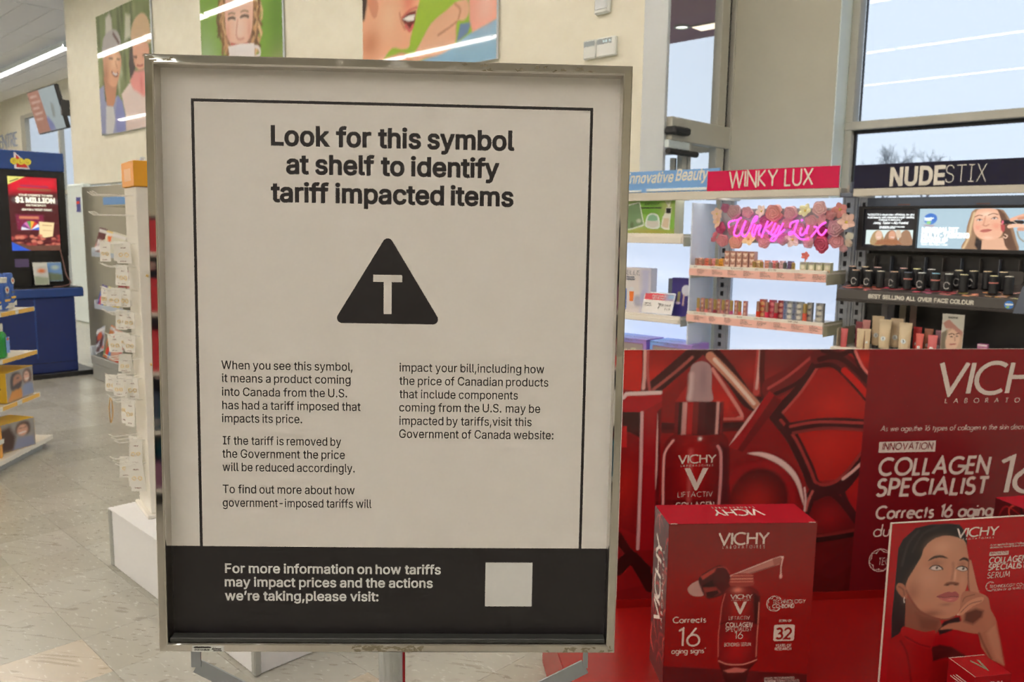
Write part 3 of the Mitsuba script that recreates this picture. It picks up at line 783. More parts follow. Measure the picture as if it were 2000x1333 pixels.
# the big relief figures 1 and 6
P.poly([(0.0026,0.604),(0.0537,0.584),(0.0651,0.5645),(0.0731,0.2297),(0.0014,0.2667)], (110, 14, 18), 0.004)
P.poly([(0.0004,0.6712),(0.068,0.6704),(0.0665,0.579),(0.0292,0.5988),(0.0026,0.604)], (44, 14, 14), 0.004)
P.poly([(0.0005,0.6223),(0.0169,0.6221),(0.0193,0.5473),(0.001,0.5476)], (166, 24, 26))
P.glow(*[(0.0162,0.4095)][0], 0.05, 0.11, (176, 30, 20), 0.6)
P.poly([(0.068,0.6704),(0.1358,0.7366),(0.1374,0.573),(0.1322,0.1777),(0.0705,0.1796)], (140, 16, 22), 0.003)
P.poly([(0.121,0.6698),(0.1359,0.684),(0.1421,0.1773),(0.1283,0.1778)], (84, 12, 16), 0.006)
P.poly([(-0.0016,0.7322),(0.1348,0.7376),(0.1369,0.7079),(0.069,0.6694),(0.0004,0.6712)], (156, 18, 26), 0.003)
P.line([(0.0012,0.7198),(0.0126,0.733),(0.13,0.7367)], 0.013, (216, 186, 176), 0.004)
P.line([(0.0681,0.668),(0.0711,0.4769),(0.0708,0.1847)], 0.011, (196, 150, 146), 0.004, taper=False)
P.line([(0.1231,0.6649),(0.1262,0.4856),(0.1258,0.3972)], 0.006, (206, 160, 150), 0.004, taper=True)
cx6, cy6 = [(0.499,0.3485)][0]
P.ell(cx6, cy6, 0.1708, 0.1749, (118, 12, 16), 0.004)
P.ell(cx6 - 0.005, cy6 - 0.004, 0.1425, 0.1451, (134, 14, 20), 0.016)
P.ell(cx6, cy6, 0.1067, 0.1153, (48, 8, 12), 0.012)
P.glow(*[(0.4889,0.3487)][0], 0.085, 0.075, (156, 24, 20), 0.9)
P.poly([(0.5154,0.7391),(0.5614,0.7047),(0.4316,0.5232),(0.3793,0.5437)], (140, 14, 20), 0.003)
P.poly([(0.5347,0.7244),(0.5614,0.7047),(0.4316,0.5232),(0.4112,0.5319)], (98, 12, 16), 0.004)
P.line([(0.382,0.5486),(0.4337,0.6223),(0.4842,0.6947)], 0.010, (206, 160, 150), 0.004, taper=True)
P.line([(0.4493,0.5189),(0.5098,0.5119),(0.5824,0.4768),(0.637,0.4156),(0.6674,0.3241)], 0.020, (214, 180, 168), 0.005, curve=5, taper=True)
P.line([(0.6652,0.3898),(0.672,0.3493),(0.6707,0.3062)], 0.007, (206, 166, 156), 0.004)
# dropper bottle
P.poly([(0.1891,0.5941),(0.2719,0.6001),(0.356,0.5916),(0.3825,0.5397),(0.3876,0.421),(0.395,0.2201),(0.155,0.2272),(0.151,0.4262),(0.1483,0.5437)], (96, 12, 16), 0.003, curve=6)
P.glow(*[(0.2532,0.4733)][0], 0.06, 0.15, (156, 22, 22), 0.85)
P.poly([(0.3477,0.5599),(0.3797,0.5349),(0.394,0.2201),(0.3748,0.2207)], (70, 10, 16), 0.012)
P.poly([(0.1518,0.358),(0.3892,0.3522),(0.394,0.2201),(0.155,0.2272)], (74, 8, 12), 0.006, alpha=0.7)
P.line([(0.1814,0.5694),(0.1552,0.529),(0.151,0.4753),(0.1543,0.3445)], 0.008, (214, 150, 142), 0.004, curve=4)
P.line([(0.3405,0.5463),(0.3527,0.5206),(0.3567,0.4415),(0.3548,0.3395)], 0.010, (198, 130, 126), 0.004, curve=4)
P.line([(0.2456,0.5323),(0.2456,0.3547)], 0.014, (176, 70, 66), 0.014)
P.glow(*[(0.2761,0.5738)][0], 0.006, 0.006, (255, 235, 215), 1.0)
P.poly([(0.1846,0.7017),(0.267,0.7067),(0.3535,0.699),(0.3562,0.5882),(0.2727,0.5846),(0.1833,0.5927)], (66, 14, 18), 0.003)
for xa, xb, c in ((480, 505, (96, 16, 20)), (505, 530, (40, 8, 10)), (528, 562, (186, 130, 122)), (562, 604, (160, 26, 28)), (604, 640, (110, 24, 24)), (690, 752, (56, 12, 16)), (764, 784, (196, 140, 130)), (796, 812, (110, 20, 24))):
    k_ = -8 * (xa - 640) / 160
    P.poly([(a_, b_) for a_, b_ in (lambda A, B: ((A[0] + (xa - 480) / 340 * (B[0] - A[0]), A[1]), (A[0] + (xb - 480) / 340 * (B[0] - A[0]), A[1]), (A[0] + (xb - 480) / 340 * (B[0] - A[0]) - 0.001, B[1]), (A[0] + (xa - 480) / 340 * (B[0] - A[0]) - 0.001, B[1])))(*[(0.1845,0.7027),(0.3581,0.5891)])], c, 0.005)
P.poly([(0.224,0.709),(0.23,0.7502),(0.2303,0.8074),(0.237,0.8312),(0.2655,0.8434),(0.2941,0.8347),(0.306,0.8094),(0.3089,0.7495),(0.3139,0.7071),(0.2671,0.7047)], (164, 128, 124), 0.004, curve=6)
P.line([(0.2356,0.7979),(0.2349,0.7501),(0.2325,0.7166)], 0.016, (196, 164, 156), 0.014)
P.glow(*[(0.278,0.7833)][0], 0.016, 0.05, (140, 104, 106), 0.7)
# plain panel half, red a little lighter towards the top
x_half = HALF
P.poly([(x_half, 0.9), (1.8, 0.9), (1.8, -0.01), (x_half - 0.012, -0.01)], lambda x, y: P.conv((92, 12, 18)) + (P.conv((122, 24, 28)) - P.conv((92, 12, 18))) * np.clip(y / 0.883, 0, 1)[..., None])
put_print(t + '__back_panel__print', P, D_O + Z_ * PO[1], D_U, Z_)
V_ = []
V_.append(stroke_text(*('VICHY',1.1212,0.9531,0.4851,0.1099), stem=0.135, gap=0.17, shear=0.13))
V_.append(stroke_text(*('LABORATOIRES',1.1651,0.9196,0.418,0.0157), stem=0.13, gap=1.35, shear=0.12))
V_.append(stroke_text(*('As we age,the 16 types of collagen in the skin decreases',0.9324,0.8205,0.6071,0.0185), stem=0.11, gap=0.17, shear=0.16))
V_.append(stroke_text(*('COLLAGEN',0.9322,0.6612,0.4275,0.0585), stem=0.19, gap=0.23, shear=0.12))
V_.append(stroke_text(*('SPECIALIST',0.9312,0.5841,0.4252,0.059), stem=0.19, gap=0.24, shear=0.12))
V_.append(stroke_text(*('16',1.391,0.5855,0.19,0.1357), stem=0.105, gap=0.14, shear=0.12))
V_.append(stroke_text(*('Corrects 16 aging',0.9357,0.499,0.4561,0.0442), stem=0.19, gap=0.20, shear=0.12))
V_.append(stroke_text(*('due to',0.9334,0.4326,0.1764,0.0432), stem=0.11, gap=0.19, shear=0.12))
ib = [(0.9313,0.7811),(1.1453,0.7833),(1.1456,0.7429),(0.9311,0.742)]
inno = stroke_text(*('INNOVATION',0.9436,0.7526,0.1913,0.0232), stem=0.17, gap=0.26, shear=0.12)
V_.append(Polygon(ib).difference(inno))
mc = [(0.9694,0.342)][0]
mr = 0.0424


def molecule(c, r, s=1.0):
    """open ring of linked dots"""
    a = np.radians(np.linspace(40, 320, 26))
    g = [LineString([(c[0] + r * math.cos(q), c[1] + r * math.sin(q)) for q in a]).buffer(r * 0.035)]
    pr = np.random.default_rng(3)
    pts = [(c[0] + r * f * math.cos(q), c[1] + r * f * math.sin(q)) for q, f in zip(np.radians([42, 70, 95, 120, 140, 165, 190, 215, 240, 265, 290, 318]), [.95, .8, 1.0, .75, 1.0, .82, 1.0, .75, 1.0, .8, 1.0, .92])]
    for i, q in enumerate(pts):
        g.append(Point(q).buffer(r * 0.07))
        if i:
            g.append(LineString([pts[i - 1], q]).buffer(r * 0.025))
    return unary_union(g)


V_.append(molecule(mc, mr))
V_.append(stroke_text(*('TECHNOLOGY',0.9633,0.3248,0.1677,0.0253), stem=0.11, gap=0.24, shear=0.1))
V_.append(stroke_text(*('BORN',1.0097,0.296,0.0593,0.0173), stem=0.13, gap=0.24, shear=0.1))
put_flat(t + '__back_panel__lettering', unary_union(V_), D_O, D_U, Z_, 'mat_ink_cream', lift=0.0009, thick=0.0003, label='cream white printed lettering')
# lettering on the pictured bottle
b_ = [stroke_text(*('VICHY',0.2009,0.7177,0.1365,0.0285), stem=0.15, gap=0.17), stroke_text(*('LABORATOIRES',0.2113,0.7052,0.1159,0.0064), stem=0.14, gap=0.9),
      stroke_text(*('LIFTACTIV',0.2051,0.5963,0.1254,0.0179), stem=0.10, gap=0.3), stroke_text(*('COLLAGEN',0.1994,0.5547,0.1381,0.022), stem=0.17, gap=0.25)]
b_.append(Polygon([(0.2253,0.6994),(0.2454,0.6995),(0.271,0.6481),(0.2908,0.6991),(0.3106,0.6992),(0.2728,0.6193),(0.2658,0.6195)]))
put_flat(t + '__back_panel__bottle_lettering', unary_union(b_), D_O, D_U, Z_, 'mat_ink_cream', lift=0.0009, thick=0.0003)

# ---- oversized dummy cartons
KB = 0.80
mat('carton_red', raw=tuple(seen((134, 12, 18), KB)), rough=0.32, spec=0.5)


def big_carton(o, uu, label, front):
    nn = np.cross(uu, Z_)
    k = thing('serum_carton', label, 'box', 'oversized red serum cartons')
    put(k + '__carton', frame(box(0.0006, 0, 0.0006, 0.4275, 0.4905, 0.158, 0.0008), o, uu, Z_, -nn), 'mat_carton_red')
    top = Print(0.428, 0.159, 0.006, (158, 16, 30), k=1.05)
    put_print(k + '__top_flap', top, o + Z_ * 0.4905, uu, -nn, lift=0.0008)
    # mirrored lettering: reads from the far side
    gt = unary_union([stroke_text('VICHY', 0, 0, 0.150, 0.050, stem=0.15, gap=0.17), stroke_text('LABORATOIRES', 0.010, -0.022, 0.130, 0.011, stem=0.16, gap=0.9)])
    gt = affinity.rotate(gt, 180, origin=(0.075, 0.025))
    gt = affinity.translate(gt, 0.152, 0.062)
    put_flat(k + '__top_flap__lettering', gt, o + Z_ * 0.4905, uu, -nn, 'mat_ink_cream', lift=0.0014, thick=0.0003)
    for x in (0.004, 0.404):
        put(k + '__tuck_corner', frame(box(x, -0.001, 0, x + 0.019, 0.0025, 0.0006), o + Z_ * 0.4912, uu, -nn), 'mat_card_edge', label='bare white nick at the flap corner')
    put(k + '__tuck_slot', frame(box(0.19, -0.0008, 0, 0.262, 0.0035, 0.0012), o + Z_ * 0.491, uu, -nn), 'mat_carton_red')
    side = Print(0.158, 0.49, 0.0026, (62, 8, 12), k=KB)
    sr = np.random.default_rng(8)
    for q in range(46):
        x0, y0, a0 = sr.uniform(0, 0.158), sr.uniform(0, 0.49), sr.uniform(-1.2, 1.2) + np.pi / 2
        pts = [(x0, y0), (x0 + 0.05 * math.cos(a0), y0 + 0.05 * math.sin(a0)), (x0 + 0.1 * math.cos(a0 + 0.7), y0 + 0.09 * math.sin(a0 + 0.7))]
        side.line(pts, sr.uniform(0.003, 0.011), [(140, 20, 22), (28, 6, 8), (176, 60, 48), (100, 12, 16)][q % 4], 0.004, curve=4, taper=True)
    m_, c_ = side.mesh()
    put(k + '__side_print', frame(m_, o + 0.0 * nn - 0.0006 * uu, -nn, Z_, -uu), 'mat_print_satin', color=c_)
    gs_ = unary_union([stroke_text('VICHY', 0, 0, 0.270, 0.062, stem=0.15, gap=0.15), stroke_text('LABORATOIRES', 0.012, -0.030, 0.235, 0.013, stem=0.16, gap=0.9)])
    g2 = affinity.affine_transform(gs_, [0, 1, 1, 0, 0, 0])       # x -> up the side, y -> toward the back
    g2 = affinity.translate(g2, 0.062, 0.150)
    put(k + '__side_print__lettering', frame(slab(g2, 0.0003), o - 0.0012 * uu, -nn, Z_, -uu), 'mat_ink_cream')
    if front:
        front(k, o, uu)
    return k


def carton_front(k, o, uu):
    F = Print(0.428, 0.4905, 0.0021, (124, 8, 12), k=KB)
    F.poly([(0, 0.495), (0.43, 0.495), (0.43, -0.01), (0, -0.01)], lambda x, y: F.conv((126, 5, 8)) + (F.conv((108, 24, 22)) - F.conv((126, 5, 8))) * np.clip((y - 0.30) / 0.19, 0, 1)[..., None])
    F.poly([(-0.0196,0.067),(0.1697,0.0515),(0.4287,0.0297),(0.4409,-0.1579),(-0.028,-0.1431)], (72, 8, 10), 0.006)
    # pipette and collar
    F.poly([(0.1762,0.3296),(0.3057,0.3819),(0.3224,0.3753),(0.3269,0.3677),(0.2367,0.3391),(0.1849,0.3182)], (170, 110, 96), 0.003)
    F.line([(0.1761,0.3326),(0.2995,0.3819),(0.3276,0.3911)], 0.0030, (222, 176, 160), 0.003)
    F.line([(0.1965,0.3293),(0.3088,0.363),(0.3265,0.3753)], 0.0024, (120, 60, 54), 0.003)
    F.poly([(0.3035,0.384),(0.3316,0.3919),(0.3351,0.3751),(0.3087,0.3651)], (150, 84, 72), 0.003)
    F.line([(0.3343,0.3877),(0.3301,0.3627),(0.3308,0.3375)], 0.0030, (222, 180, 164), 0.003, curve=4)
    F.ell(*[(0.3307,0.3317)][0], 0.0042, 0.0068, (206, 160, 146), 0.003)
    F.ell(*[(0.3318,0.3894)][0], 0.004, 0.003, (226, 190, 176), 0.003)
    F.poly([(0.0613,0.3003),(0.0756,0.3159),(0.0995,0.323),(0.1128,0.2993),(0.1065,0.2777),(0.0822,0.2764),(0.0668,0.2851)], (172, 132, 120), 0.003, curve=5)
    F.poly([(0.093,0.3331),(0.138,0.3636),(0.1541,0.3663),(0.173,0.3526),(0.1857,0.319),(0.1743,0.2865),(0.1325,0.2688),(0.114,0.2733),(0.0985,0.3017)], (56, 10, 12), 0.003, curve=4)
    F.poly([(0.0969,0.3347),(0.1421,0.3623),(0.1505,0.3572),(0.1035,0.3246)], (156, 56, 46), 0.004)
    F.poly([(0.1034,0.3079),(0.1318,0.3241),(0.1375,0.3073),(0.1132,0.291)], (24, 5, 6), 0.004)
    F.poly([(0.1054,0.3016),(0.1426,0.303),(0.1581,0.2859),(0.1323,0.2717),(0.1138,0.2763)], (120, 36, 30), 0.005)
    F.poly([(0.1133,0.2868),(0.1475,0.2937),(0.1541,0.2843),(0.1324,0.2705),(0.118,0.2741)], (34, 6, 8), 0.004)
    F.ell(*[(0.1609,0.3278)][0], 0.0211, 0.0394, (62, 8, 12), 0.004, rot=0.35)
    F.line([(0.1462,0.3622),(0.1665,0.3611),(0.1803,0.345)], 0.002, (160, 60, 52), 0.003, curve=4)
    # bottle
    F.poly([(0.1593,0.0776),(0.2759,0.0748),(0.2527,0.0451),(0.2396,-0.0197),(0.198,-0.0186),(0.1699,0.0472)], (44, 6, 8), 0.004)
    F.poly([(0.1849,0.3023),(0.2181,0.3059),(0.2478,0.3011),(0.2692,0.2839),(0.275,0.2543),(0.2745,0.1885),(0.2733,0.1522),(0.2749,0.0791),(0.2516,0.0646),(0.2104,0.0626),(0.1688,0.0688),(0.1589,0.0862),(0.1572,0.1548),(0.1595,0.1909),(0.1611,0.2564),(0.167,0.2858)], (92, 12, 14), 0.003, curve=4)
    F.glow(*[(0.2133,0.2428)][0], 0.030, 0.055, (150, 30, 24), 0.8)
    F.glow(*[(0.2115,0.1193)][0], 0.042, 0.055, (158, 18, 18), 0.9)
    F.poly([(0.252,0.2843),(0.2723,0.2712),(0.2721,0.1885),(0.2614,0.1888)], (48, 8, 10), 0.008)
    F.line([(0.1705,0.2815),(0.1626,0.2438),(0.1595,0.1909),(0.1572,0.1548),(0.1595,0.0905)], 0.0022, (186, 96, 82), 0.003, curve=4)
    F.line([(0.2717,0.2543),(0.2721,0.1885),(0.2716,0.1522),(0.2719,0.0878)], 0.0022, (196, 120, 100), 0.003, curve=4)
    F.line([(0.1595,0.1896),(0.195,0.2016),(0.2401,0.2007),(0.2721,0.1881)], 0.0018, (44, 8, 10), 0.003, curve=4)
    F.line([(0.1618,0.0776),(0.1895,0.0661),(0.2351,0.065),(0.2741,0.0783)], 0.0026, (206, 140, 120), 0.003, curve=4)
    F.poly([(0.1847,0.3065),(0.1866,0.3336),(0.1979,0.3414),(0.2325,0.3425),(0.2467,0.3347),(0.2508,0.3053)], (140, 50, 42), 0.003, curve=3)
    for y in (570, 594, 616):
        F.line([(a_, [(0.2166,0.3352)][0][1] - (y - 570) * 0.000385) for a_ in ([(0.1852,0.3274)][0][0], [(0.2488,0.3263)][0][0])], 0.0026, (190, 110, 92) if y != 594 else (206, 140, 116), 0.003)
    F.glow(*[(0.2066,0.2926)][0], 0.014, 0.008, (214, 130, 108), 0.8)
    F.poly([(0.1781,0.047),(0.2107,0.0557),(0.2483,0.0495),(0.2364,0.0403),(0.1909,0.0398)], (176, 96, 84), 0.004)
    put_print(k + '__front_print', F, o + Z_ * 0.0, uu, Z_)
    g = [stroke_text(*('VICHY',0.1421,0.4296,0.149,0.0339), stem=0.155, gap=0.17), stroke_text(*('LABORATOIRES',0.1557,0.4174,0.1231,0.0087), stem=0.14, gap=0.95),
         stroke_text(*('Corrects',0.0211,0.197,0.0981,0.0174), stem=0.17, gap=0.2), stroke_text(*('16',0.0391,0.126,0.0654,0.0545), stem=0.105, gap=0.22), stroke_text(*('aging signs*',0.0209,0.1034,0.1011,0.0154), stem=0.16, gap=0.21),
         stroke_text(*('VICHY',0.1859,0.2665,0.0654,0.0126), stem=0.16, gap=0.17), stroke_text(*('LABORATOIRES',0.1895,0.2604,0.0564,0.003), stem=0.18, gap=0.8), Polygon([(0.1962,0.257),(0.2052,0.2573),(0.2167,0.2334),(0.2256,0.2573),(0.2354,0.2576),(0.2195,0.2194),(0.2145,0.2195)]),
         stroke_text(*('LIFTACTIV',0.1847,0.2029,0.0619,0.0106), stem=0.11, gap=0.3), stroke_text(*('COLLAGEN',0.1768,0.1814,0.0784,0.0123), stem=0.2, gap=0.25), stroke_text(*('SPECIALIST',0.1766,0.168,0.0777,0.0119), stem=0.11, gap=0.26),
         stroke_text(*('16',0.2044,0.1451,0.0251,0.0214), stem=0.1, gap=0.25), stroke_text(*('BONDING SERUM',0.1756,0.122,0.0787,0.0103), stem=0.13, gap=0.25),
         stroke_text(*('TECHNOLOGY',0.3114,0.2501,0.0973,0.011), stem=0.12, gap=0.24), stroke_text(*('CO-BOND',0.3113,0.2366,0.0652,0.0106), stem=0.2, gap=0.26), molecule([(0.3171,0.2497)][0], 0.0231).difference(sbox(*([(0.3114,0.2358)][0] + [(0.4097,0.2611)][0]))),
         stroke_text(*('BORN OF',0.3341,0.1935,0.036,0.0064), stem=0.2, gap=0.3), stroke_text(*('YEARS OF',0.3274,0.117,0.0465,0.0078), stem=0.22, gap=0.3), stroke_text(*('RESEARCH',0.326,0.1066,0.0494,0.0078), stem=0.22, gap=0.3),
         stroke_text(*('BRAND RECOMMENDED',0.3,0.0162,0.0902,0.0065), stem=0.14, gap=0.3), stroke_text(*('DERMATOLOGISTS',0.3381,0.0068,0.0669,0.0065), stem=0.14, gap=0.3)]
    q = [(0.3197,0.1349),(0.3814,0.185)]
    bb = sbox(q[0][0] + 0.006, q[0][1] + 0.006, q[1][0] - 0.006, q[1][1] - 0.006).buffer(0.006)
    g.append(bb.difference(stroke_text(*('32',0.3259,0.1419,0.0481,0.0318), stem=0.2, gap=0.22)))
    q = [(0.3005,0.0074),(0.3343,0.0143)]
    g.append(sbox(q[0][0], q[0][1], q[1][0], q[1][1]).difference(stroke_text(*('70,000',0.3038,0.0082,0.0292,0.0057), stem=0.2, gap=0.25)))
    put_flat(k + '__front_print__lettering', unary_union(g), o, uu, Z_, 'mat_ink_cream', lift=0.0012, thick=0.0003, label='cream printed lettering')


BO, BU, _ = (np.array(q) for q in [[-1.18881,1.87843,0.2],[0.66937,0.74292,0.0],[0.0,0.0,1.0]])
big_carton(BO, BU, 'oversized red serum carton picturing a dropper bottle, standing on the red plinth', carton_front)
U2 = np.array([math.cos(math.radians(57.5)), math.sin(math.radians(57.5)), 0])
N2 = np.cross(U2, Z_)
big_carton(D(1.12, 0.349, 0.2) + 0.159 * N2, U2, 'oversized dark-sided red carton half hidden behind the card with the woman', None)

# ---- easel card with the portrait
CO, CU, _ = (np.array(q) for q in [[-0.70908,2.21642,0.2],[0.58097,0.81392,0.0],[0.0,0.0,1.0]])
CN = np.cross(CU, Z_)
k = thing('portrait_card', 'red cardboard display card showing a dark haired woman resting her head on her hand', 'display card')
put(k + '__card', frame(box(0, 0, -0.006, 0.62, 0.5355, 0), CO, CU, Z_), 'mat_card_edge')
put(k + '__easel', frame(box(0.2, 0, -0.10, 0.42, 0.3, -0.0065), CO, CU, Z_), 'mat_card_edge')
C_ = Print(0.6165, 0.532, 0.00125, (150, 8, 18), k=0.8)
SK, SK2, SK3, SKD, HR = (178, 122, 94), (156, 98, 74), (196, 142, 112), (104, 58, 44), (22, 18, 20)
Q = (0.0018, 0.0018)
C_.poly([(0.0205,0.0683),(0.0186,0.1998),(0.0519,0.2169),(0.0986,0.2154),(0.153,0.1618),(0.1683,0.1245),(0.2504,0.1173),(0.2815,0.0964),(0.3093,0.0158),(0.0226,0.0434)], (142, 14, 16), 0.004)
C_.poly([(0.1525,0.1663),(0.1782,0.1709),(0.2173,0.1609),(0.2712,0.1268),(0.2502,0.1196),(0.2011,0.1307),(0.1614,0.1229)], (66, 14, 14), 0.006)
C_.line([(0.054,0.1924),(0.0787,0.1503),(0.098,0.0664)], 0.004, (100, 8, 12), 0.006, curve=4)
# forearm and hand
C_.poly([(0.298,0.1948),(0.3507,0.2244),(0.3742,0.1522),(0.3921,0.0911),(0.343,0.1137),(0.3121,0.1529)], SK2, 0.004)
C_.poly([(0.3249,0.1926),(0.3507,0.2244),(0.3742,0.1522),(0.3921,0.0911),(0.3628,0.112)], (172, 116, 90), 0.012)
# hair
C_.poly([(0.0238,0.4603),(0.0364,0.4873),(0.0714,0.5165),(0.1166,0.5243),(0.1676,0.5241),(0.2055,0.5194),(0.2243,0.5003),(0.235,0.4693),(0.2334,0.452),(0.1859,0.4808),(0.1309,0.4711),(0.0981,0.4256),(0.078,0.3922),(0.0602,0.3587),(0.0641,0.2358),(0.0483,0.215),(0.0245,0.2015),(0.0208,0.2656),(0.0222,0.3353)], HR, 0.003)
C_.line([(0.0813,0.5082),(0.0525,0.4714),(0.0394,0.412)], 0.005, (52, 40, 38), 0.008, curve=4)
C_.line([(0.145,0.5176),(0.0959,0.4989),(0.0683,0.449)], 0.004, (46, 36, 36), 0.008, curve=4)
C_.poly([(0.1667,0.2166),(0.1858,0.2396),(0.2182,0.2482),(0.2324,0.2493),(0.2391,0.2309),(0.2124,0.2107),(0.1754,0.2002)], (26, 16, 18), 0.005)
# neck and collar
C_.poly([(0.0587,0.324),(0.102,0.2814),(0.1711,0.2451),(0.18,0.2266),(0.1607,0.2059),(0.1132,0.2097),(0.0651,0.2247)], (124, 74, 56), 0.004)
C_.poly([(0.0934,0.2732),(0.1713,0.2429),(0.165,0.21),(0.1169,0.2206)], SKD, 0.014)
C_.poly([(0.0587,0.2341),(0.098,0.2221),(0.1317,0.2127),(0.1598,0.2149),(0.158,0.1838),(0.1499,0.1598),(0.1117,0.1743),(0.0775,0.1905),(0.0544,0.2145)], (156, 22, 24), 0.004, curve=3)
C_.line([(0.0669,0.2046),(0.1113,0.1787),(0.1478,0.1668)], 0.003, (100, 10, 14), 0.005, curve=4)
# ear
C_.poly([(0.0272,0.3523),(0.0346,0.3622),(0.0513,0.355),(0.0625,0.3324),(0.0618,0.315),(0.0474,0.3213),(0.032,0.339)], SK2, 0.003, curve=4)
C_.line([(0.0355,0.3517),(0.0492,0.3421),(0.0538,0.3265)], 0.003, SKD, 0.004, curve=4)
# face
C_.poly([(0.0963,0.4343),(0.1042,0.4597),(0.1299,0.4819),(0.1663,0.4897),(0.2045,0.4819),(0.2274,0.4698),(0.2376,0.443),(0.2451,0.4164),(0.2506,0.3853),(0.2495,0.3545),(0.243,0.3241),(0.2356,0.2936),(0.2297,0.2673),(0.2133,0.2499),(0.19,0.2455),(0.1562,0.2529),(0.1121,0.2727),(0.0812,0.3049),(0.0585,0.3414),(0.0594,0.3675),(0.0753,0.3968)], SK, 0.0035, curve=5)
C_.glow(*[(0.1555,0.4567)][0], 0.034, 0.022, SK3, 0.8)
C_.glow(*[(0.122,0.3676)][0], 0.034, 0.030, (190, 134, 106), 0.8)
C_.glow(*[(0.2327,0.3513)][0], 0.009, 0.022, (188, 130, 102), 0.8)
C_.glow(*[(0.1877,0.2696)][0], 0.022, 0.012, (186, 130, 104), 0.8)
C_.glow(*[(0.0789,0.3313)][0], 0.020, 0.030, (140, 86, 66), 0.7)
C_.glow(*[(0.1409,0.2652)][0], 0.040, 0.012, (128, 76, 58), 0.8)
C_.line([(0.0587,0.3392),(0.0812,0.3049),(0.1121,0.2727),(0.1563,0.2521),(0.19,0.245),(0.2142,0.2507)], 0.0032, (112, 62, 48), 0.006, curve=5)
C_.glow(*[(0.1435,0.4119)][0], 0.022, 0.010, (140, 88, 68), 0.7)
C_.glow(*[(0.2273,0.4043)][0], 0.016, 0.009, (140, 88, 68), 0.7)
# eyebrows, eyes
C_.line([(0.1185,0.42),(0.1349,0.4289),(0.158,0.4305),(0.1793,0.4235)], 0.0075, (58, 36, 30), 0.003, curve=4, taper=True)
C_.line([(0.215,0.4148),(0.2272,0.4197),(0.2394,0.4167),(0.2484,0.4065)], 0.0075, (58, 36, 30), 0.003, curve=4, taper=True)
for pts, iris, r in (([(0.1248,0.3979),(0.1348,0.405),(0.1488,0.405),(0.1611,0.399),(0.1663,0.3934),(0.1501,0.391),(0.136,0.3928)], [(0.1475,0.3986)][0], 0.0040), ([(0.2077,0.3925),(0.2176,0.3975),(0.2295,0.3972),(0.2409,0.3921),(0.2449,0.3857),(0.2309,0.3831),(0.2178,0.3866)], [(0.2306,0.3905)][0], 0.0038)):
    C_.poly(pts, (202, 182, 168), 0.0016, curve=3)
    C_.ell(iris[0], iris[1], r, r, (44, 28, 24), 0.002)
    C_.glow(iris[0] - 0.001, iris[1] + 0.0012, 0.0008, 0.0008, (220, 210, 200), 0.9)
    C_.line(pts[:5], 0.0032, (40, 22, 20), 0.002, curve=4)
    C_.line([pts[0]] + pts[:3:-1], 0.0014, (92, 52, 42), 0.002, curve=4)
# nose
C_.line([(0.1967,0.4085),(0.201,0.3842),(0.1975,0.3625)], 0.005, (150, 98, 76), 0.010, curve=4)
C_.glow(*[(0.2067,0.375)][0], 0.004, 0.020, (208, 158, 128), 0.7)
C_.poly([(0.1746,0.3465),(0.1842,0.3537),(0.203,0.3542),(0.2201,0.3495),(0.2174,0.3426),(0.1991,0.3465),(0.1852,0.344)], (112, 64, 48), 0.005, curve=4)
C_.ell(*[(0.1859,0.3466)][0], 0.004, 0.0018, (62, 30, 26), 0.002)
C_.ell(*[(0.2106,0.3449)][0], 0.0035, 0.0016, (62, 30, 26), 0.002)
# lips
C_.poly([(0.1551,0.3144),(0.1732,0.3219),(0.1907,0.326),(0.2013,0.3235),(0.2125,0.3253),(0.2239,0.3157),(0.2218,0.3079),(0.2026,0.3101),(0.179,0.3101)], (150, 74, 72), 0.0025, curve=4)
C_.poly([(0.1576,0.3129),(0.1838,0.3097),(0.2026,0.3101),(0.2227,0.3087),(0.2189,0.2992),(0.2042,0.2945),(0.1849,0.2982),(0.1691,0.305)], (170, 92, 86), 0.0025, curve=4)
C_.line([(0.1551,0.314),(0.1838,0.3097),(0.2026,0.311),(0.2237,0.3086)], 0.0016, (90, 40, 40), 0.002, curve=4)
C_.glow(*[(0.1977,0.3025)][0], 0.008, 0.0022, (206, 132, 122), 0.8)
C_.glow(*[(0.1857,0.2893)][0], 0.018, 0.005, (134, 82, 64), 0.6)
# fingers over the cheek, palm, thumb
C_.poly([(0.2453,0.4142),(0.2529,0.4141),(0.2645,0.38),(0.2787,0.3393),(0.2913,0.3109),(0.2641,0.3137),(0.2494,0.3413),(0.2457,0.3636)], (176, 118, 92), 0.003)
C_.line([(0.2455,0.4119),(0.2486,0.3634),(0.2567,0.3209)], 0.003, (110, 62, 48), 0.004, curve=4)
C_.poly([(0.2314,0.3072),(0.2416,0.3242),(0.2731,0.3197),(0.3029,0.31),(0.3207,0.2963),(0.3299,0.2643),(0.3537,0.2242),(0.3286,0.2036),(0.2981,0.1938),(0.2563,0.2026),(0.212,0.2152),(0.1739,0.216),(0.2008,0.2317),(0.2386,0.2354),(0.2335,0.2581)], (160, 102, 78), 0.0035, curve=3)
C_.poly([(0.2503,0.2613),(0.283,0.27),(0.308,0.2614),(0.305,0.2437),(0.2782,0.2233),(0.2482,0.2347)], (84, 46, 36), 0.010)
C_.poly([(0.224,0.2571),(0.2306,0.2673),(0.2522,0.2901),(0.2798,0.3015),(0.3037,0.302),(0.3003,0.2888),(0.2726,0.2775),(0.246,0.2572),(0.2321,0.2529)], (184, 128, 100), 0.003, curve=3)
C_.line([(0.2359,0.2624),(0.2623,0.2849),(0.2976,0.2913)], 0.002, (120, 70, 54), 0.003, curve=4)
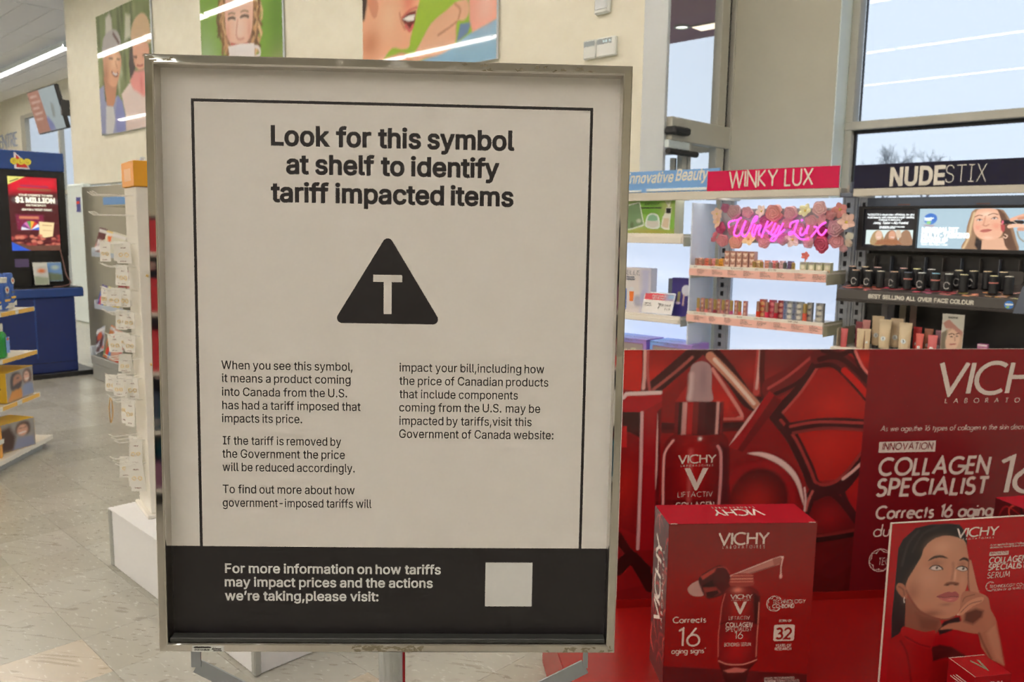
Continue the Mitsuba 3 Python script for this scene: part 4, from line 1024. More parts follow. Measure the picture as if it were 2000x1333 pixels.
C_.line([(0.2385,0.2934),(0.2458,0.3061),(0.2739,0.3121)], 0.002, (114, 66, 50), 0.003, curve=4)
C_.glow(*[(0.227,0.2564)][0], 0.003, 0.0022, (226, 186, 164), 0.9)
C_.line([(0.3005,0.1946),(0.3185,0.1614),(0.348,0.1133)], 0.004, (96, 52, 40), 0.008, curve=4)
C_.line([(0.0549,0.319),(0.0538,0.3112),(0.0562,0.3045)], 0.0026, (220, 206, 190), 0.002)
put_print(k + '__print', C_, CO + 0.0018 * (CU + Z_), CU, Z_)
g = [stroke_text(*('VICHY',0.1975,0.4848,0.1337,0.0253), stem=0.15, gap=0.17, shear=0.12), stroke_text(*('LABORATOIRES',0.2118,0.4765,0.1066,0.0039), stem=0.16, gap=0.9, shear=0.1),
     stroke_text(*('As we age,the 16 types of collagen',0.3098,0.4543,0.1137,0.0053), stem=0.13, gap=0.2, shear=0.1), stroke_text(*('decrease by around 1% each year',0.3097,0.4469,0.1128,0.0053), stem=0.13, gap=0.2, shear=0.1),
     stroke_text(*('COLLAGEN',0.3103,0.4032,0.1194,0.016), stem=0.2, gap=0.25, shear=0.12), stroke_text(*('SPECIALIST',0.31,0.3832,0.1199,0.0161), stem=0.2, gap=0.25, shear=0.12), stroke_text(*('SERUM',0.3092,0.3595,0.0726,0.0161), stem=0.11, gap=0.25, shear=0.12),
     stroke_text(*('TECHNOLOGY CO-BOND',0.3209,0.3298,0.1426,0.0081), stem=0.14, gap=0.24, shear=0.1), stroke_text(*('BORN OF 32 YEARS OF RESEARCH',0.3355,0.3203,0.1538,0.0054), stem=0.14, gap=0.24, shear=0.1), molecule([(0.3229,0.335)][0], 0.0141)]
q = [(0.3107,0.4361),(0.3714,0.436),(0.3706,0.425),(0.31,0.4252)]
g.append(Polygon(q).difference(stroke_text(*('INNOVATION',0.3145,0.4279,0.0529,0.0071), stem=0.2, gap=0.26, shear=0.1)))
put_flat(k + '__print__lettering', unary_union(g), CO, CU, Z_, 'mat_ink_cream', lift=0.0012, thick=0.0003, label='cream printed lettering')

# ---- real size carton in front of the card
U3 = np.array([math.cos(math.radians(54.5)), math.sin(math.radians(54.5)), 0])
N3 = np.cross(U3, Z_)
o3 = D(0.751, 0.803, 0.2)
k = thing('small_serum_carton', 'small red serum carton with a V on its lid in front of the portrait card', 'box')
put(k + '__carton', frame(box(0, 0, 0, 0.110, 0.17, 0.096, 0.0008), o3, U3, Z_, -N3), 'mat_carton_red')
put_flat(k + '__lid_letter', affinity.translate(stroke_text('V', 0, 0, 0.030, 0.045, stem=0.2), 0.044, 0.028), o3 + Z_ * 0.17, U3, -N3, 'mat_worn_patch', lift=0.0003)
put_flat(k + '__lettering', unary_union([stroke_text('VICHY', 0.024, 0.138, 0.060, 0.014, stem=0.15, gap=0.17), stroke_text('LABORATOIRES', 0.028, 0.132, 0.05, 0.003, stem=0.16, gap=0.9)]), o3, U3, Z_, 'mat_ink_cream', lift=0.0003)
put(k + '__lid_edge', frame(cat_([box(0.0, 0, 0, 0.0012, 0.0008, 0.096), box(0, 0, 0.0945, 0.11, 0.0008, 0.096)]), o3 + Z_ * 0.1701, U3, Z_, -N3), 'mat_card_edge')
ln = [sbox(0.012, 0.02 + i * 0.007, 0.084 - 0.01 * (i % 3), 0.0225 + i * 0.007) for i in range(18)]
put(k + '__side_text', frame(slab(unary_union(ln), 0.0003), o3 - 0.0006 * U3, -N3, Z_, -U3), 'mat_ink_cream')

# ---------------------------------------------------------------- cosmetics gondolas under the front window
mat('shelf_cream', (226, 212, 190), 0.45)
mat('shelf_side', (176, 166, 136), 0.5)
mat('price_pink', (236, 178, 156), 0.5)
mat('upright_grey', (168, 166, 162), 0.45, metal=0.2)
mat('slot_black', (12, 12, 14), 0.7)
mat('canopy_beige', (200, 188, 166), 0.5)
mat('canopy_under', (236, 236, 232), 0.5)
mat('black_plastic', (26, 25, 26), 0.35)
mat('black_deck', (48, 42, 38), 0.3)
mat('charcoal', (74, 68, 62), 0.4)
mat('slate', (88, 92, 100), 0.5)
mat('fin_white', (214, 214, 214), 0.4)
mat('head_blue', (118, 160, 200), 0.25)
mat('head_pink', (200, 10, 66), 0.22)
mat('head_navy', (18, 16, 38), 0.12)
mat('head_letter', (226, 214, 192), 0.4)
mat('ink_brown', (120, 84, 72), 0.6)
mat('ink_rust', (150, 70, 56), 0.6)
mat('gold', raw=(0.83, 0.62, 0.26), rough=0.18, metal=1.0)
mat('rose_gold', raw=(0.80, 0.50, 0.40), rough=0.2, metal=1.0)
mat('silver', raw=(0.72, 0.72, 0.72), rough=0.2, metal=1.0)
mat('gunmetal', raw=(0.25, 0.27, 0.28), rough=0.25, metal=1.0)
BACK = 4.49
mat('panel_frost', raw=(0.42, 0.43, 0.46), rough=0.4)


def slots(x0, x1, y, z0, z1):
    return cat_([box(x0, y - 0.001, z, x1, y + 0.002, z + 0.028) for z in np.arange(z0, z1, 0.0525)])


def gondola(label, x0, x1, ups, panel=None, zt=1.74):
    k = thing('shelving_bay', label, 'shelf unit')
    for a, b in ups:
        p = put(k + '__upright', box(a, 4.463, 0.1, b, 4.50, zt), 'mat_upright_grey')
        put(p + '__slots', slots(a + 0.3 * (b - a), a + 0.52 * (b - a), 4.463, 0.55, zt - 0.05), 'mat_slot_black')
        put(p + '__bead', cat_([box(a + f * (b - a), 4.457, 0.1, a + (f + 0.1) * (b - a), 4.463, zt) for f in (0.05, 0.72)]), 'mat_upright_grey')
    put(k + '__base', box(x0, 4.1, 0.0, x1, 4.5, 0.12, 0.004), 'mat_shelf_cream')
    if panel:
        put(k + '__back_panel', box(panel[0], BACK, 0.13, panel[1], BACK + 0.008, zt - 0.03), 'mat_panel_frost', emit=PANEL_LIGHT, label='backlit frosted white back panel')
    return k


def canopy(k, x0, x1, z0, z1):
    put(k + '__canopy', cat_([box(x0, 4.2, z0, x1, 4.212, z1, 0.003), box(x0, 4.212, z0 + 0.022, x1, 4.48, z1 - 0.001), box(x0, 4.212, z0, x0 + 0.006, 4.48, z0 + 0.022), box(x1 - 0.006, 4.212, z0, x1, 4.48, z0 + 0.022)]), 'mat_canopy_beige')
    put(k + '__canopy__added_light', box(x0 + 0.05, 4.26, z0 + 0.016, x1 - 0.05, 4.34, z0 + 0.0215), 'mat_canopy_under', emit=(1.7, 1.62, 1.48))  # unseen glowing strip added to brighten the shelf tops


def shelf(k, x0, x1, zb, zt, strip=True, depth=0.26, label=None):
    s = put(k + '__shelf', cat_([box(x0, 4.215, zt - 0.022, x1, 4.2 + depth, zt - 0.012, 0.001), box(x0, 4.2, zb, x1, 4.2 + 0.014, zt, 0.002)]), 'mat_shelf_cream', label=label)
    put(s + '__bracket', cat_([box(x, 4.214, zb - 0.015, x + 0.003, 4.2 + depth, zt - 0.002) for x in (x0 + 0.001, x1 - 0.004)]), 'mat_shelf_side')
    return s


# ---- bay with the blue header
k = gondola('white backlit shelving bay under the pale blue header', -3.45, -2.61, [(-3.45, -3.40)], (-3.39, -2.607))
canopy(k, -3.30, -2.435, 1.70, 1.75)
s = shelf(k, -3.32, -2.647, 1.441, 1.502)
put(s + '__price_rail', box(-3.32, 4.193, 1.441, -2.655, 4.2, 1.482, 0.002), 'mat_shelf_cream')
s = shelf(k, -3.32, -2.645, 0.955, 1.003)
put(s + '__price_rail', box(-3.32, 4.193, 0.957, -2.652, 4.2, 0.985, 0.002), 'mat_shelf_cream')
shelf(k, -3.32, -2.62, 0.60, 0.66)
t = thing('header_sign', 'pale blue header sign lettered Innovative Beauty', 'sign')
put(t + '__board', box(-3.28, 4.205, 1.751, -2.424, 4.213, 1.879), 'mat_head_blue')
q = [(-3.04,1.81),(-2.736,1.811),(-2.718,1.815),(-2.504,1.818)]
g = letters('Innovative', q[0][0] - 0.045, (q[0][1] + q[1][1]) / 2 - 0.001, q[1][0] - q[0][0] + 0.045, 0.062, weight=0.03, shear=0.22)
g2 = letters('Beauty', q[2][0], (q[2][1] + q[3][1]) / 2, q[3][0] - q[2][0], 0.066, weight=0.03, shear=0.22)
put_flat(t + '__lettering', unary_union([g, g2]), (0, 4.205, 0), X_, Z_, 'mat_head_letter', lift=0.0002, thick=0.001)
put(t + '__glint_strip', box(-2.92, 4.198, 1.757, -2.50, 4.205, 1.772), 'mat_lamp_white', label='white strip standing in for a lamp reflection along the blue header')  # lamp reflection on the trim, laid on as a white strip
put(t + '__glint_strip', box(-3.25, 4.198, 1.755, -2.96, 4.205, 1.766), 'mat_lamp_white')

t = thing('divider_panel', 'white upright divider fin between the blue and the pink headed bays', 'panel')
put(t + '__sheet', box(-2.609, 4.225, 0.4, -2.600, 4.50, 1.685, 0.001), 'mat_fin_white')

# ---- bay with the pink header
kp = gondola('white backlit shelving bay under the crimson Winky Lux header', -2.56, -1.73, [(-2.558, -2.462), (-1.812, -1.730)], (-2.462, -1.824))
canopy(kp, -2.498, -1.725, 1.707, 1.748)
RAIL = []
for zb, zt, x0 in ((1.256, 1.318, -2.592), (0.980, 1.043, -2.598)):
    s = shelf(kp, x0, -1.766, zb, zt)
    put(s + '__price_strip', box(x0, 4.1965, zb + 0.001, -1.766, 4.2, zt - 0.019), 'mat_price_pink', label='pale pink price strip')
    tr = np.random.default_rng(int(zb * 100))
    tx, rx = [], []
    for x in np.linspace(x0 + 0.03, -1.86, 8):
        for r in range(4):
            tx.append(sbox(x + 0.022, zt - 0.030 - r * 0.0058, x + 0.022 + tr.uniform(0.03, 0.075), zt - 0.0275 - r * 0.0058))
        rx.append(sbox(x + 0.022, zt - 0.0235, x + 0.055, zt - 0.0205))
        rx.append(sbox(x + 0.026, zb + 0.004, x + 0.042, zb + 0.0065))
    put_flat(s + '__price_strip__print', unary_union(tx), (0, 4.1965, 0), X_, Z_, 'mat_ink_brown', lift=0.0002, thick=0.0003, kind='stuff')
    put_flat(s + '__price_strip__titles', unary_union(rx), (0, 4.1965, 0), X_, Z_, 'mat_ink_rust', lift=0.0002, thick=0.0003, kind='stuff')
    g = [stroke_text(q, x, zt - 0.0125, None, 0.0075, stem=0.16, gap=0.25) for q, x in ((('TINT', x0 + 0.03), ('PEACHY GLOW', x0 + 0.14), ('VELVET MATTE', x0 + 0.27), ('TINT', x0 + 0.42), ('JELLY TINT', x0 + 0.50)) if zb > 1.1 else (('TINTED PLUMPER', x0 + 0.05), ('TINT', x0 + 0.24), ('CLEAR', x0 + 0.33), ('JELLY TINT', x0 + 0.44), ('PURE SHINE', x0 + 0.64)))]
    put_flat(s + '__lettering', unary_union(g), (0, 4.2, 0), X_, Z_, 'mat_ink_brown', lift=0.0003, thick=0.0003)
s = shelf(kp, -2.60, -1.766, 0.70, 0.76)
t = thing('header_sign', 'crimson header sign lettered WINKY LUX', 'sign')
put(t + '__board', box(-2.498, 4.200, 1.748, -1.732, 4.208, 1.8605), 'mat_head_pink')
a0, a1 = [(-2.36,1.764),(-1.867,1.767)]
put_flat(t + '__lettering', stroke_text('WINKY LUX', a0[0], (a0[1] + a1[1]) / 2 + 0.002, a1[0] - a0[0], 0.086, stem=0.115, gap=0.19), (0, 4.2, 0), X_, Z_, 'mat_head_letter', lift=0.0002, thick=0.002)
t = thing('gondola_bracket', 'grey folded end bracket between the crimson and the navy header', 'bracket')
put(t + '__plate', cat_([box(-1.728, 4.21, 1.70, -1.66, 4.30, 1.722, 0.004), box(-1.68, 4.21, 1.722, -1.662, 4.26, 1.775, 0.006)]), 'mat_slate')
put(t + '__post', box(-1.73, 4.30, 1.722, -1.665, 4.4, 1.765, 0.002), 'mat_canopy_beige')

# ---- flower panel with the neon script
ft = thing('flower_sign', 'panel of artificial roses and blossoms behind a pink neon script', 'sign')
FO = np.array([0, 4.285, 0.0])
put(ft + '__backing', box(-2.44, 4.285, 1.455, -1.72, 4.30, 1.65, 0.003), 'mat_upright_grey')
frg = np.random.default_rng(21)


def rose(r, seed):
    nr, na = 15, 36
    rho, th = np.meshgrid(np.linspace(0, 1, nr), np.linspace(0, 2 * np.pi, na, endpoint=False), indexing='ij')
    g_ = np.random.default_rng(seed)
    ph = rho * 3.3 - th / (2 * np.pi) + g_.uniform() + 0.13 * np.sin(3 * th + g_.uniform(0, 6))
    saw = ph - np.floor(ph)
    out = 1 + 0.07 * np.sin(5 * th + g_.uniform(0, 6)) * rho
    z = 0.55 * np.sqrt(np.clip(1 - 0.80 * rho ** 2, 0, 1)) + 0.42 * (saw ** 1.3) * (0.35 + 0.8 * rho) - 0.20
    v = np.stack([r * rho * out * np.cos(th), r * rho * out * np.sin(th), r * z], -1).reshape(-1, 3)
    f = []
    for i in range(nr - 1):
        for j in range(na):
            a, b, c, d = i * na + j, i * na + (j + 1) % na, (i + 1) * na + (j + 1) % na, (i + 1) * na + j
            f += [[a, c, b], [a, d, c]]
    return trimesh.Trimesh(v, np.array(f)[:, ::-1], process=False), saw.reshape(-1), rho.reshape(-1)


def blossom(r, seed):
    ms, tag = [], []
    g_ = np.random.default_rng(seed)
    for i in range(5):
        u, w = np.meshgrid(np.linspace(0, 1, 6), np.linspace(-1, 1, 7), indexing='ij')
        wd = 0.42 * np.sin(np.pi * np.clip(u * 0.86 + 0.10, 0, 1)) ** 0.7
        x, y, z = u, w * wd, 0.30 * u ** 1.5 - 0.25 * (w * wd) ** 2 * 2 + 0.06 * np.sin(4 * u)
        a = 2 * np.pi * i / 5 + g_.uniform(-0.15, 0.15)
        c, s = math.cos(a), math.sin(a)
        v = np.stack([r * (c * x - s * y), r * (s * x + c * y), r * (0.15 + z)], -1).reshape(-1, 3)
        ff_ = []
        for p in range(5):
            for q in range(6):
                k0 = p * 7 + q
                ff_ += [[k0, k0 + 8, k0 + 1], [k0, k0 + 7, k0 + 8]]
        ms.append(trimesh.Trimesh(v, ff_, process=False))
    return cat_(ms)


FL = [('o', 190, 300, 80, (238, 200, 172)), ('r', 292, 222, 62, (188, 120, 140)), ('r', 405, 280, 92, (196, 158, 154)), ('r', 565, 275, 76, (222, 176, 172)), ('o', 732, 268, 84, (238, 214, 188)), ('r', 892, 292, 112, (222, 160, 146)), ('r', 1098, 288, 88, (220, 172, 168)),
      ('o', 1266, 262, 86, (238, 228, 172)), ('r', 1450, 238, 92, (228, 188, 178)), ('r', 1585, 312, 66, (208, 150, 144)), ('o', 1692, 245, 98, (228, 152, 140)), ('r', 1650, 480, 108, (194, 152, 150)), ('o', 1772, 402, 104, (230, 186, 164)), ('r', 244, 470, 80, (186, 84, 112)),
      ('o', 205, 400, 84, (230, 182, 150)), ('r', 166, 556, 40, (210, 120, 128)), ('r', 140, 610, 36, (214, 130, 138)), ('r', 262, 622, 82, (220, 150, 148)), ('r', 420, 640, 90, (232, 178, 150)), ('o', 576, 612, 92, (240, 228, 150)), ('r', 770, 640, 88, (220, 164, 158)), ('o', 1116, 612, 98, (238, 216, 190)),
      ('r', 1312, 642, 80, (224, 180, 176)), ('r', 1482, 662, 106, (198, 92, 112)), ('r', 1645, 640, 84, (222, 160, 158)), ('r', 1806, 576, 48, (216, 208, 184)), ('r', 1800, 648, 52, (222, 200, 176)), ('r', 1000, 610, 76, (206, 160, 160)), ('r', 510, 450, 84, (206, 150, 156)), ('r', 650, 480, 80, (200, 140, 150)),
      ('r', 770, 400, 80, (190, 112, 134)), ('r', 900, 480, 90, (208, 150, 156)), ('r', 1050, 410, 72, (214, 160, 160)), ('r', 1180, 490, 88, (206, 150, 156)), ('r', 1340, 400, 80, (214, 170, 162)), ('r', 1330, 520, 80, (204, 150, 150)), ('r', 1470, 520, 82, (150, 60, 96)), ('r', 380, 500, 72, (200, 140, 146)), ('r', 1470, 380, 70, (216, 170, 160)), ('r', 700, 575, 60, (206, 150, 152)), ('r', 1720, 720, 46, (222, 176, 170))]
mat('flower', raw=VCOL, rough=0.7, spec=0.25)
mat('neon_base', (60, 20, 40), 0.3)
mat('stamen', (214, 186, 90), 0.6)
FPOS = [(-2.466,1.62),(-2.413,1.656),(-2.353,1.629),(-2.271,1.631),(-2.187,1.633),(-2.108,1.622),(-2.01,1.623),(-1.933,1.634),(-1.851,1.644),(-1.789,1.611),(-1.745,1.64),(-1.756,1.54),(-1.706,1.573),(-2.433,1.539),(-2.455,1.573),(-2.472,1.498),(-2.485,1.472),(-2.419,1.467),(-2.335,1.46),(-2.256,1.475),(-2.158,1.464),(-1.993,1.479),(-1.902,1.468),(-1.825,1.46),(-1.754,1.471),(-1.686,1.499),(-1.687,1.469),(-2.048,1.479),(-2.294,1.55),(-2.222,1.536),(-2.165,1.573),(-2.099,1.537),(-2.03,1.569),(-1.966,1.534),(-1.896,1.574),(-1.897,1.521),(-1.834,1.522),(-2.36,1.526),(-1.838,1.582),(-2.195,1.493),(-1.719,1.438)]
for i, ((kind_, _, _, fr_, col), (cx_, cz_)) in enumerate(zip(FL, FPOS)):
    r = fr_ * 0.00045
    y = 4.285 - (0.004 if i < 28 else -0.004) - frg.uniform(0, 0.006)
    base = seen(col)
    tilt = frg.uniform(-0.35, 0.35, 2)
    if kind_ == 'r':
        m, saw, rho = rose(r, i)
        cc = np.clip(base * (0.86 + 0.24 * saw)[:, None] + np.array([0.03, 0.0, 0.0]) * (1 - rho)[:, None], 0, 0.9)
        lab = None
    else:
        m = blossom(r, i)
        cc = np.tile(base, (len(m.vertices), 1))
    m.apply_transform(trimesh.transformations.euler_matrix(tilt[0], tilt[1], frg.uniform(0, 6)))
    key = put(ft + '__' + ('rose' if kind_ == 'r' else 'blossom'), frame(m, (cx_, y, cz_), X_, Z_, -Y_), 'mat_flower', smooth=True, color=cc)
    if kind_ == 'o':
        sm = trimesh.creation.icosphere(1, r * 0.17)
        sm.apply_translation([0, 0, r * 0.22])
        put(key + '__stamens', frame(sm, (cx_, y, cz_), X_, Z_, -Y_), 'mat_stamen', smooth=True)
NEON = [[(-2.36,1.539),(-2.367,1.558),(-2.358,1.574),(-2.333,1.581),(-2.308,1.585),(-2.287,1.598)], [(-2.305,1.586),(-2.316,1.558),(-2.326,1.526),(-2.328,1.503),(-2.313,1.492),(-2.295,1.5),(-2.279,1.531),(-2.267,1.563),(-2.258,1.581)], [(-2.259,1.579),(-2.271,1.549),(-2.278,1.517),(-2.273,1.495),(-2.257,1.493),(-2.238,1.52),(-2.224,1.554),(-2.211,1.587),(-2.201,1.603),(-2.19,1.599),(-2.198,1.58),(-2.211,1.571)],
        [(-2.203,1.561),(-2.211,1.536),(-2.217,1.511),(-2.206,1.489)], [(-2.185,1.555),(-2.195,1.527),(-2.202,1.499)], [(-2.193,1.527),(-2.178,1.553),(-2.166,1.55),(-2.173,1.525),(-2.177,1.508),(-2.168,1.499)], [(-2.126,1.579),(-2.14,1.541),(-2.154,1.502),(-2.159,1.486)], [(-2.098,1.573),(-2.12,1.55),(-2.142,1.531),(-2.122,1.522),(-2.113,1.506)],
        [(-2.08,1.569),(-2.092,1.537),(-2.104,1.512),(-2.093,1.501),(-2.078,1.517),(-2.058,1.555)], [(-2.035,1.569),(-2.053,1.528),(-2.07,1.488),(-2.086,1.469),(-2.103,1.475),(-2.088,1.492),(-2.051,1.51),(-2.024,1.534)], [(-1.995,1.541),(-1.994,1.563),(-1.975,1.575),(-1.95,1.58)], [(-1.953,1.582),(-1.965,1.542),(-1.974,1.516),(-1.992,1.504),(-2.0,1.514),(-1.981,1.52),(-1.957,1.502),(-1.936,1.484),(-1.909,1.48),(-1.887,1.486)],
        [(-1.93,1.543),(-1.938,1.516),(-1.927,1.502),(-1.907,1.521),(-1.892,1.556)], [(-1.892,1.555),(-1.9,1.529),(-1.901,1.51)], [(-1.862,1.548),(-1.846,1.543),(-1.835,1.517),(-1.817,1.504),(-1.8,1.522),(-1.794,1.535)], [(-1.799,1.572),(-1.825,1.556),(-1.849,1.526),(-1.875,1.494)], [(-1.934,1.585),(-1.928,1.58)]]
for i, q in enumerate(NEON):
    c = spline(q, 6, closed=False)
    m = tube(np.stack([c[:, 0], np.full(len(c), 4.232), c[:, 1]], 1), 0.0056, 7)
    n_ = meshkit.noise(np.stack([m.vertices[:, 0] * 38, m.vertices[:, 2] * 30, m.vertices[:, 0] * 0 + i * 3.1], -1))[:, None]
    col = np.array([1.5, 0.10, 0.42]) * (1 - n_) + np.array([1.35, 0.14, 1.55]) * n_
    put(ft + '__neon_tube', m, 'mat_neon_base', smooth=True, color=col, emit=VCOL)

# ---- goods on the two pink-edged shelves
mat('goods', raw=VCOL, rough=0.32, spec=0.5)
mat('goods_gloss', raw=VCOL, rough=0.12, spec=0.5)
mat('teddy_brown', (150, 96, 74), 0.4)
_cyl = {}


def stick(k, x, y, z, h, r, split, cap, col, n=16):
    """upright tube: coloured body below, cap above"""
    body = lathe([(0, 0), (r, 0), (r, h * split), (0, h * split)], n)
    capm = lathe([(0, h * split), (r * 0.92, h * split), (r * 0.92, h - r * 0.4), (r * 0.6, h - r * 0.08), (0, h)], n)
    for m, nm, mt in ((body, 'body', None), (capm, 'cap', cap)):
        m.apply_translation([x, y, z])
        if mt is None:
            put(k + '__' + nm, m, 'mat_goods_gloss', smooth=False, color=np.tile(seen(col), (len(m.vertices), 1)))
        else:
            put(k + '__' + nm, m, mt, smooth=40)


def carton_box(k, x0, x1, y0, y1, z0, z1, c1, c2=None, pattern=None):
    W_, H_ = x1 - x0, z1 - z0
    m = box(x0, y0, z0, x1, y1, z1, 0.0008)
    put(k + '__carton', m, 'mat_goods', color=np.tile(seen(c1), (len(m.vertices), 1)))
    if pattern:
        p = Print(W_ * 0.96, H_ * 0.96, max(W_, H_) / 34, c1)
        pattern(p)
        put_print(k + '__print', p, (x0 + W_ * 0.02, y0, z0 + H_ * 0.02), X_, Z_, m='mat_goods')


def cats(c_a, c_b, seed):
    def fn(p):
        g_ = np.random.default_rng(seed)
        for i in range(3):
            zc = p.h * (0.2 + 0.3 * i)
            p.ell(p.w / 2, zc, p.w * 0.34, p.h * 0.10, c_a)
            p.ell(p.w * (0.3 + 0.3 * (i % 2)), zc + p.h * 0.14, p.w * 0.18, p.h * 0.04, c_b)
            p.line([(0, zc - p.h * 0.13), (p.w, zc - p.h * 0.11)], p.h * 0.02, c_b)
    return fn


S2 = 1.033
GL = [(203, (222, 128, 104), 'coral'), (300, (226, 122, 112), 'salmon pink'), (400, (140, 44, 56), 'dark cherry'), (497, (190, 118, 108), 'nude rose'), (597, (184, 78, 116), 'magenta'), (696, (222, 106, 84), 'bright coral')]
GX = [-2.542,-2.487,-2.43,-2.377,-2.323,-2.27]
BX = [-2.525,-2.471,-2.415,-2.361,-2.304,-2.248]
for i, ((_, c, nm), x, bx_) in enumerate(zip(GL, GX, BX)):
    t = thing('lip_gloss', f'lip gloss with {nm} body and tall gold cap on the lower pink shelf', 'lip gloss')
    stick(t, x, 4.235, S2 - 0.002, 0.093, 0.0105, 0.34, 'mat_gold', c)
    t = thing('lip_gloss_carton', f'narrow rose brown carton right behind the gloss with the {nm} body', 'carton')
    carton_box(t, bx_ - 0.0105, bx_ + 0.0105, 4.25, 4.27, S2 - 0.002, S2 + 0.090, (176, 112, 100), pattern=cats((222, 186, 160), (140, 66, 62) if i % 2 else (196, 120, 60), i))
LX = [-2.156,-2.102,-2.049,-1.884]
for i, (x, c, cap, nm) in enumerate(zip(LX, [(206, 64, 36), (208, 48, 78), (176, 30, 44), (214, 92, 66)], ['mat_rose_gold', 'mat_rose_gold', 'mat_rose_gold', 'mat_gold'], ['orange red body and rose cap', 'hot pink body and rose cap', 'deep red body and rose cap', 'orange body and gold cap'])):
    t = thing('lip_gloss', f'lip gloss with {nm}, lower pink shelf, right half', 'lip gloss')
    stick(t, x, 4.235, S2 - 0.002, 0.100 if i < 3 else 0.106, 0.0115, 0.42 if i < 3 else 0.5, cap, c)
CX = [-2.139,-2.082,-2.029,-2.004,-1.979,-1.951,-1.925,-1.868,-1.81]
for i, (x, w_, c, ca, cb, nm) in enumerate(zip(CX, [.020, .020, .020, .013, .021, .014, .024, .014, .023],
        [(170, 96, 84), (168, 70, 84), (150, 60, 66), (120, 128, 150), (150, 148, 142), (112, 116, 128), (146, 142, 134), (140, 136, 130), (146, 142, 134)], [(220, 170, 110), (226, 130, 130), (206, 150, 130), (90, 100, 132), (206, 196, 178), (90, 96, 118), (200, 190, 170), (190, 180, 160), (196, 186, 166)],
        [(200, 60, 40), (190, 50, 70), (120, 30, 40), (60, 64, 90), (80, 80, 84), (60, 62, 70), (90, 84, 80), (70, 72, 78), (80, 78, 78)],
        ['brick and gold patterned carton behind the orange red gloss', 'rose patterned carton behind the hot pink gloss', 'wine patterned carton behind the deep red gloss', 'slim slate blue carton between the wine carton and the first grey carton', 'first wide grey cat patterned carton on the lower shelf', 'slim dark grey carton between two wide grey ones', 'second wide grey cat patterned carton, left of the gold capped orange gloss', 'slim grey carton right of the gold capped orange gloss', 'last grey cat patterned carton standing alone at the right end'])):
    t = thing('gloss_carton', nm if 'shelf' in nm else nm + ', lower pink shelf', 'carton')
    carton_box(t, x - w_, x + w_ if w_ < 0.02 else x + w_ * 0.8, 4.252, 4.278, S2 - 0.002, S2 + 0.108, c, pattern=cats(ca, cb, 30 + i))
S1 = 1.307
UX = [-2.565,-2.52,-2.475,-2.43,-2.194,-2.149,-2.096,-2.057,-2.012,-1.965]
for i, (x, cap, c, nm) in enumerate(zip(UX, ['mat_rose_gold', 'mat_rose_gold', 'mat_rose_gold', 'mat_gold', 'mat_gold', 'mat_gold', 'mat_silver', 'mat_rose_gold', 'mat_gunmetal', 'mat_gold'],
        [(196, 120, 100), (206, 110, 96), (190, 84, 84), (226, 170, 80), (214, 190, 120), (206, 180, 110), (170, 170, 172), (196, 150, 130), (96, 100, 104), (216, 190, 110)],
        ['rose cap, first at the left end', 'rose cap, second from the left end', 'rose cap and red base, third from left', 'gold cap, just left of the teddy cartons', 'gold cap, just right of the teddy cartons', 'gold cap, second right of the teddy cartons', 'silver cap, middle of the shelf', 'copper cap, right of the silver one', 'dark grey cap', 'gold cap, beside the flower topped jar'])):
    t = thing('lipstick', f'short bullet lipstick with {nm}, upper pink shelf', 'lipstick')
    stick(t, x, 4.235, S1 - 0.002, 0.056 if i < 4 else 0.050, 0.0115, 0.35, cap, c)
VX = [-2.559,-2.513,-2.467,-2.42,-2.185,-2.135,-2.091,-2.045,-1.999]
for i, (x, c, nm) in enumerate(zip(VX, [(232, 170, 140), (226, 120, 90), (230, 150, 140), (230, 160, 60), (240, 200, 150), (214, 150, 130), (232, 130, 120), (226, 180, 170), (110, 84, 110)], ['peach carton between the first two rose capped lipsticks', 'orange carton between the second and third rose capped lipsticks', 'pink carton left of the gold capped lipstick', 'amber carton against the teddy cartons', 'pale gold carton between two gold capped lipsticks', 'tan carton left of the silver capped lipstick', 'coral carton between the silver and copper caps', 'blush carton left of the dark grey cap', 'plum carton right of the dark grey cap'])):
    t = thing('lipstick_carton', nm + ', upper pink shelf', 'carton')
    carton_box(t, x - 0.013, x + 0.013, 4.262, 4.29, S1 - 0.002, S1 + 0.053, c, pattern=cats(tuple(min(255, q + 20) for q in c), tuple(int(q * 0.7) for q in c), 60 + i))


def teddy(p):
    for i in range(3):
        zc = p.h * (0.16 + 0.34 * i)
        p.ell(p.w / 2, zc, p.w * 0.42, p.h * 0.10, (234, 202, 176))
        p.ell(p.w / 2, zc + p.h * 0.115, p.w * 0.30, p.h * 0.06, (168, 104, 82))
        p.ell(p.w * 0.2, zc + p.h * 0.15, p.w * 0.12, p.h * 0.03, (110, 62, 50))
        p.ell(p.w * 0.8, zc + p.h * 0.15, p.w * 0.12, p.h * 0.03, (110, 62, 50))
        p.ell(p.w * 0.15, zc - p.h * 0.07, p.w * 0.14, p.h * 0.04, (140, 84, 66))
        p.ell(p.w * 0.85, zc - p.h * 0.07, p.w * 0.14, p.h * 0.04, (140, 84, 66))


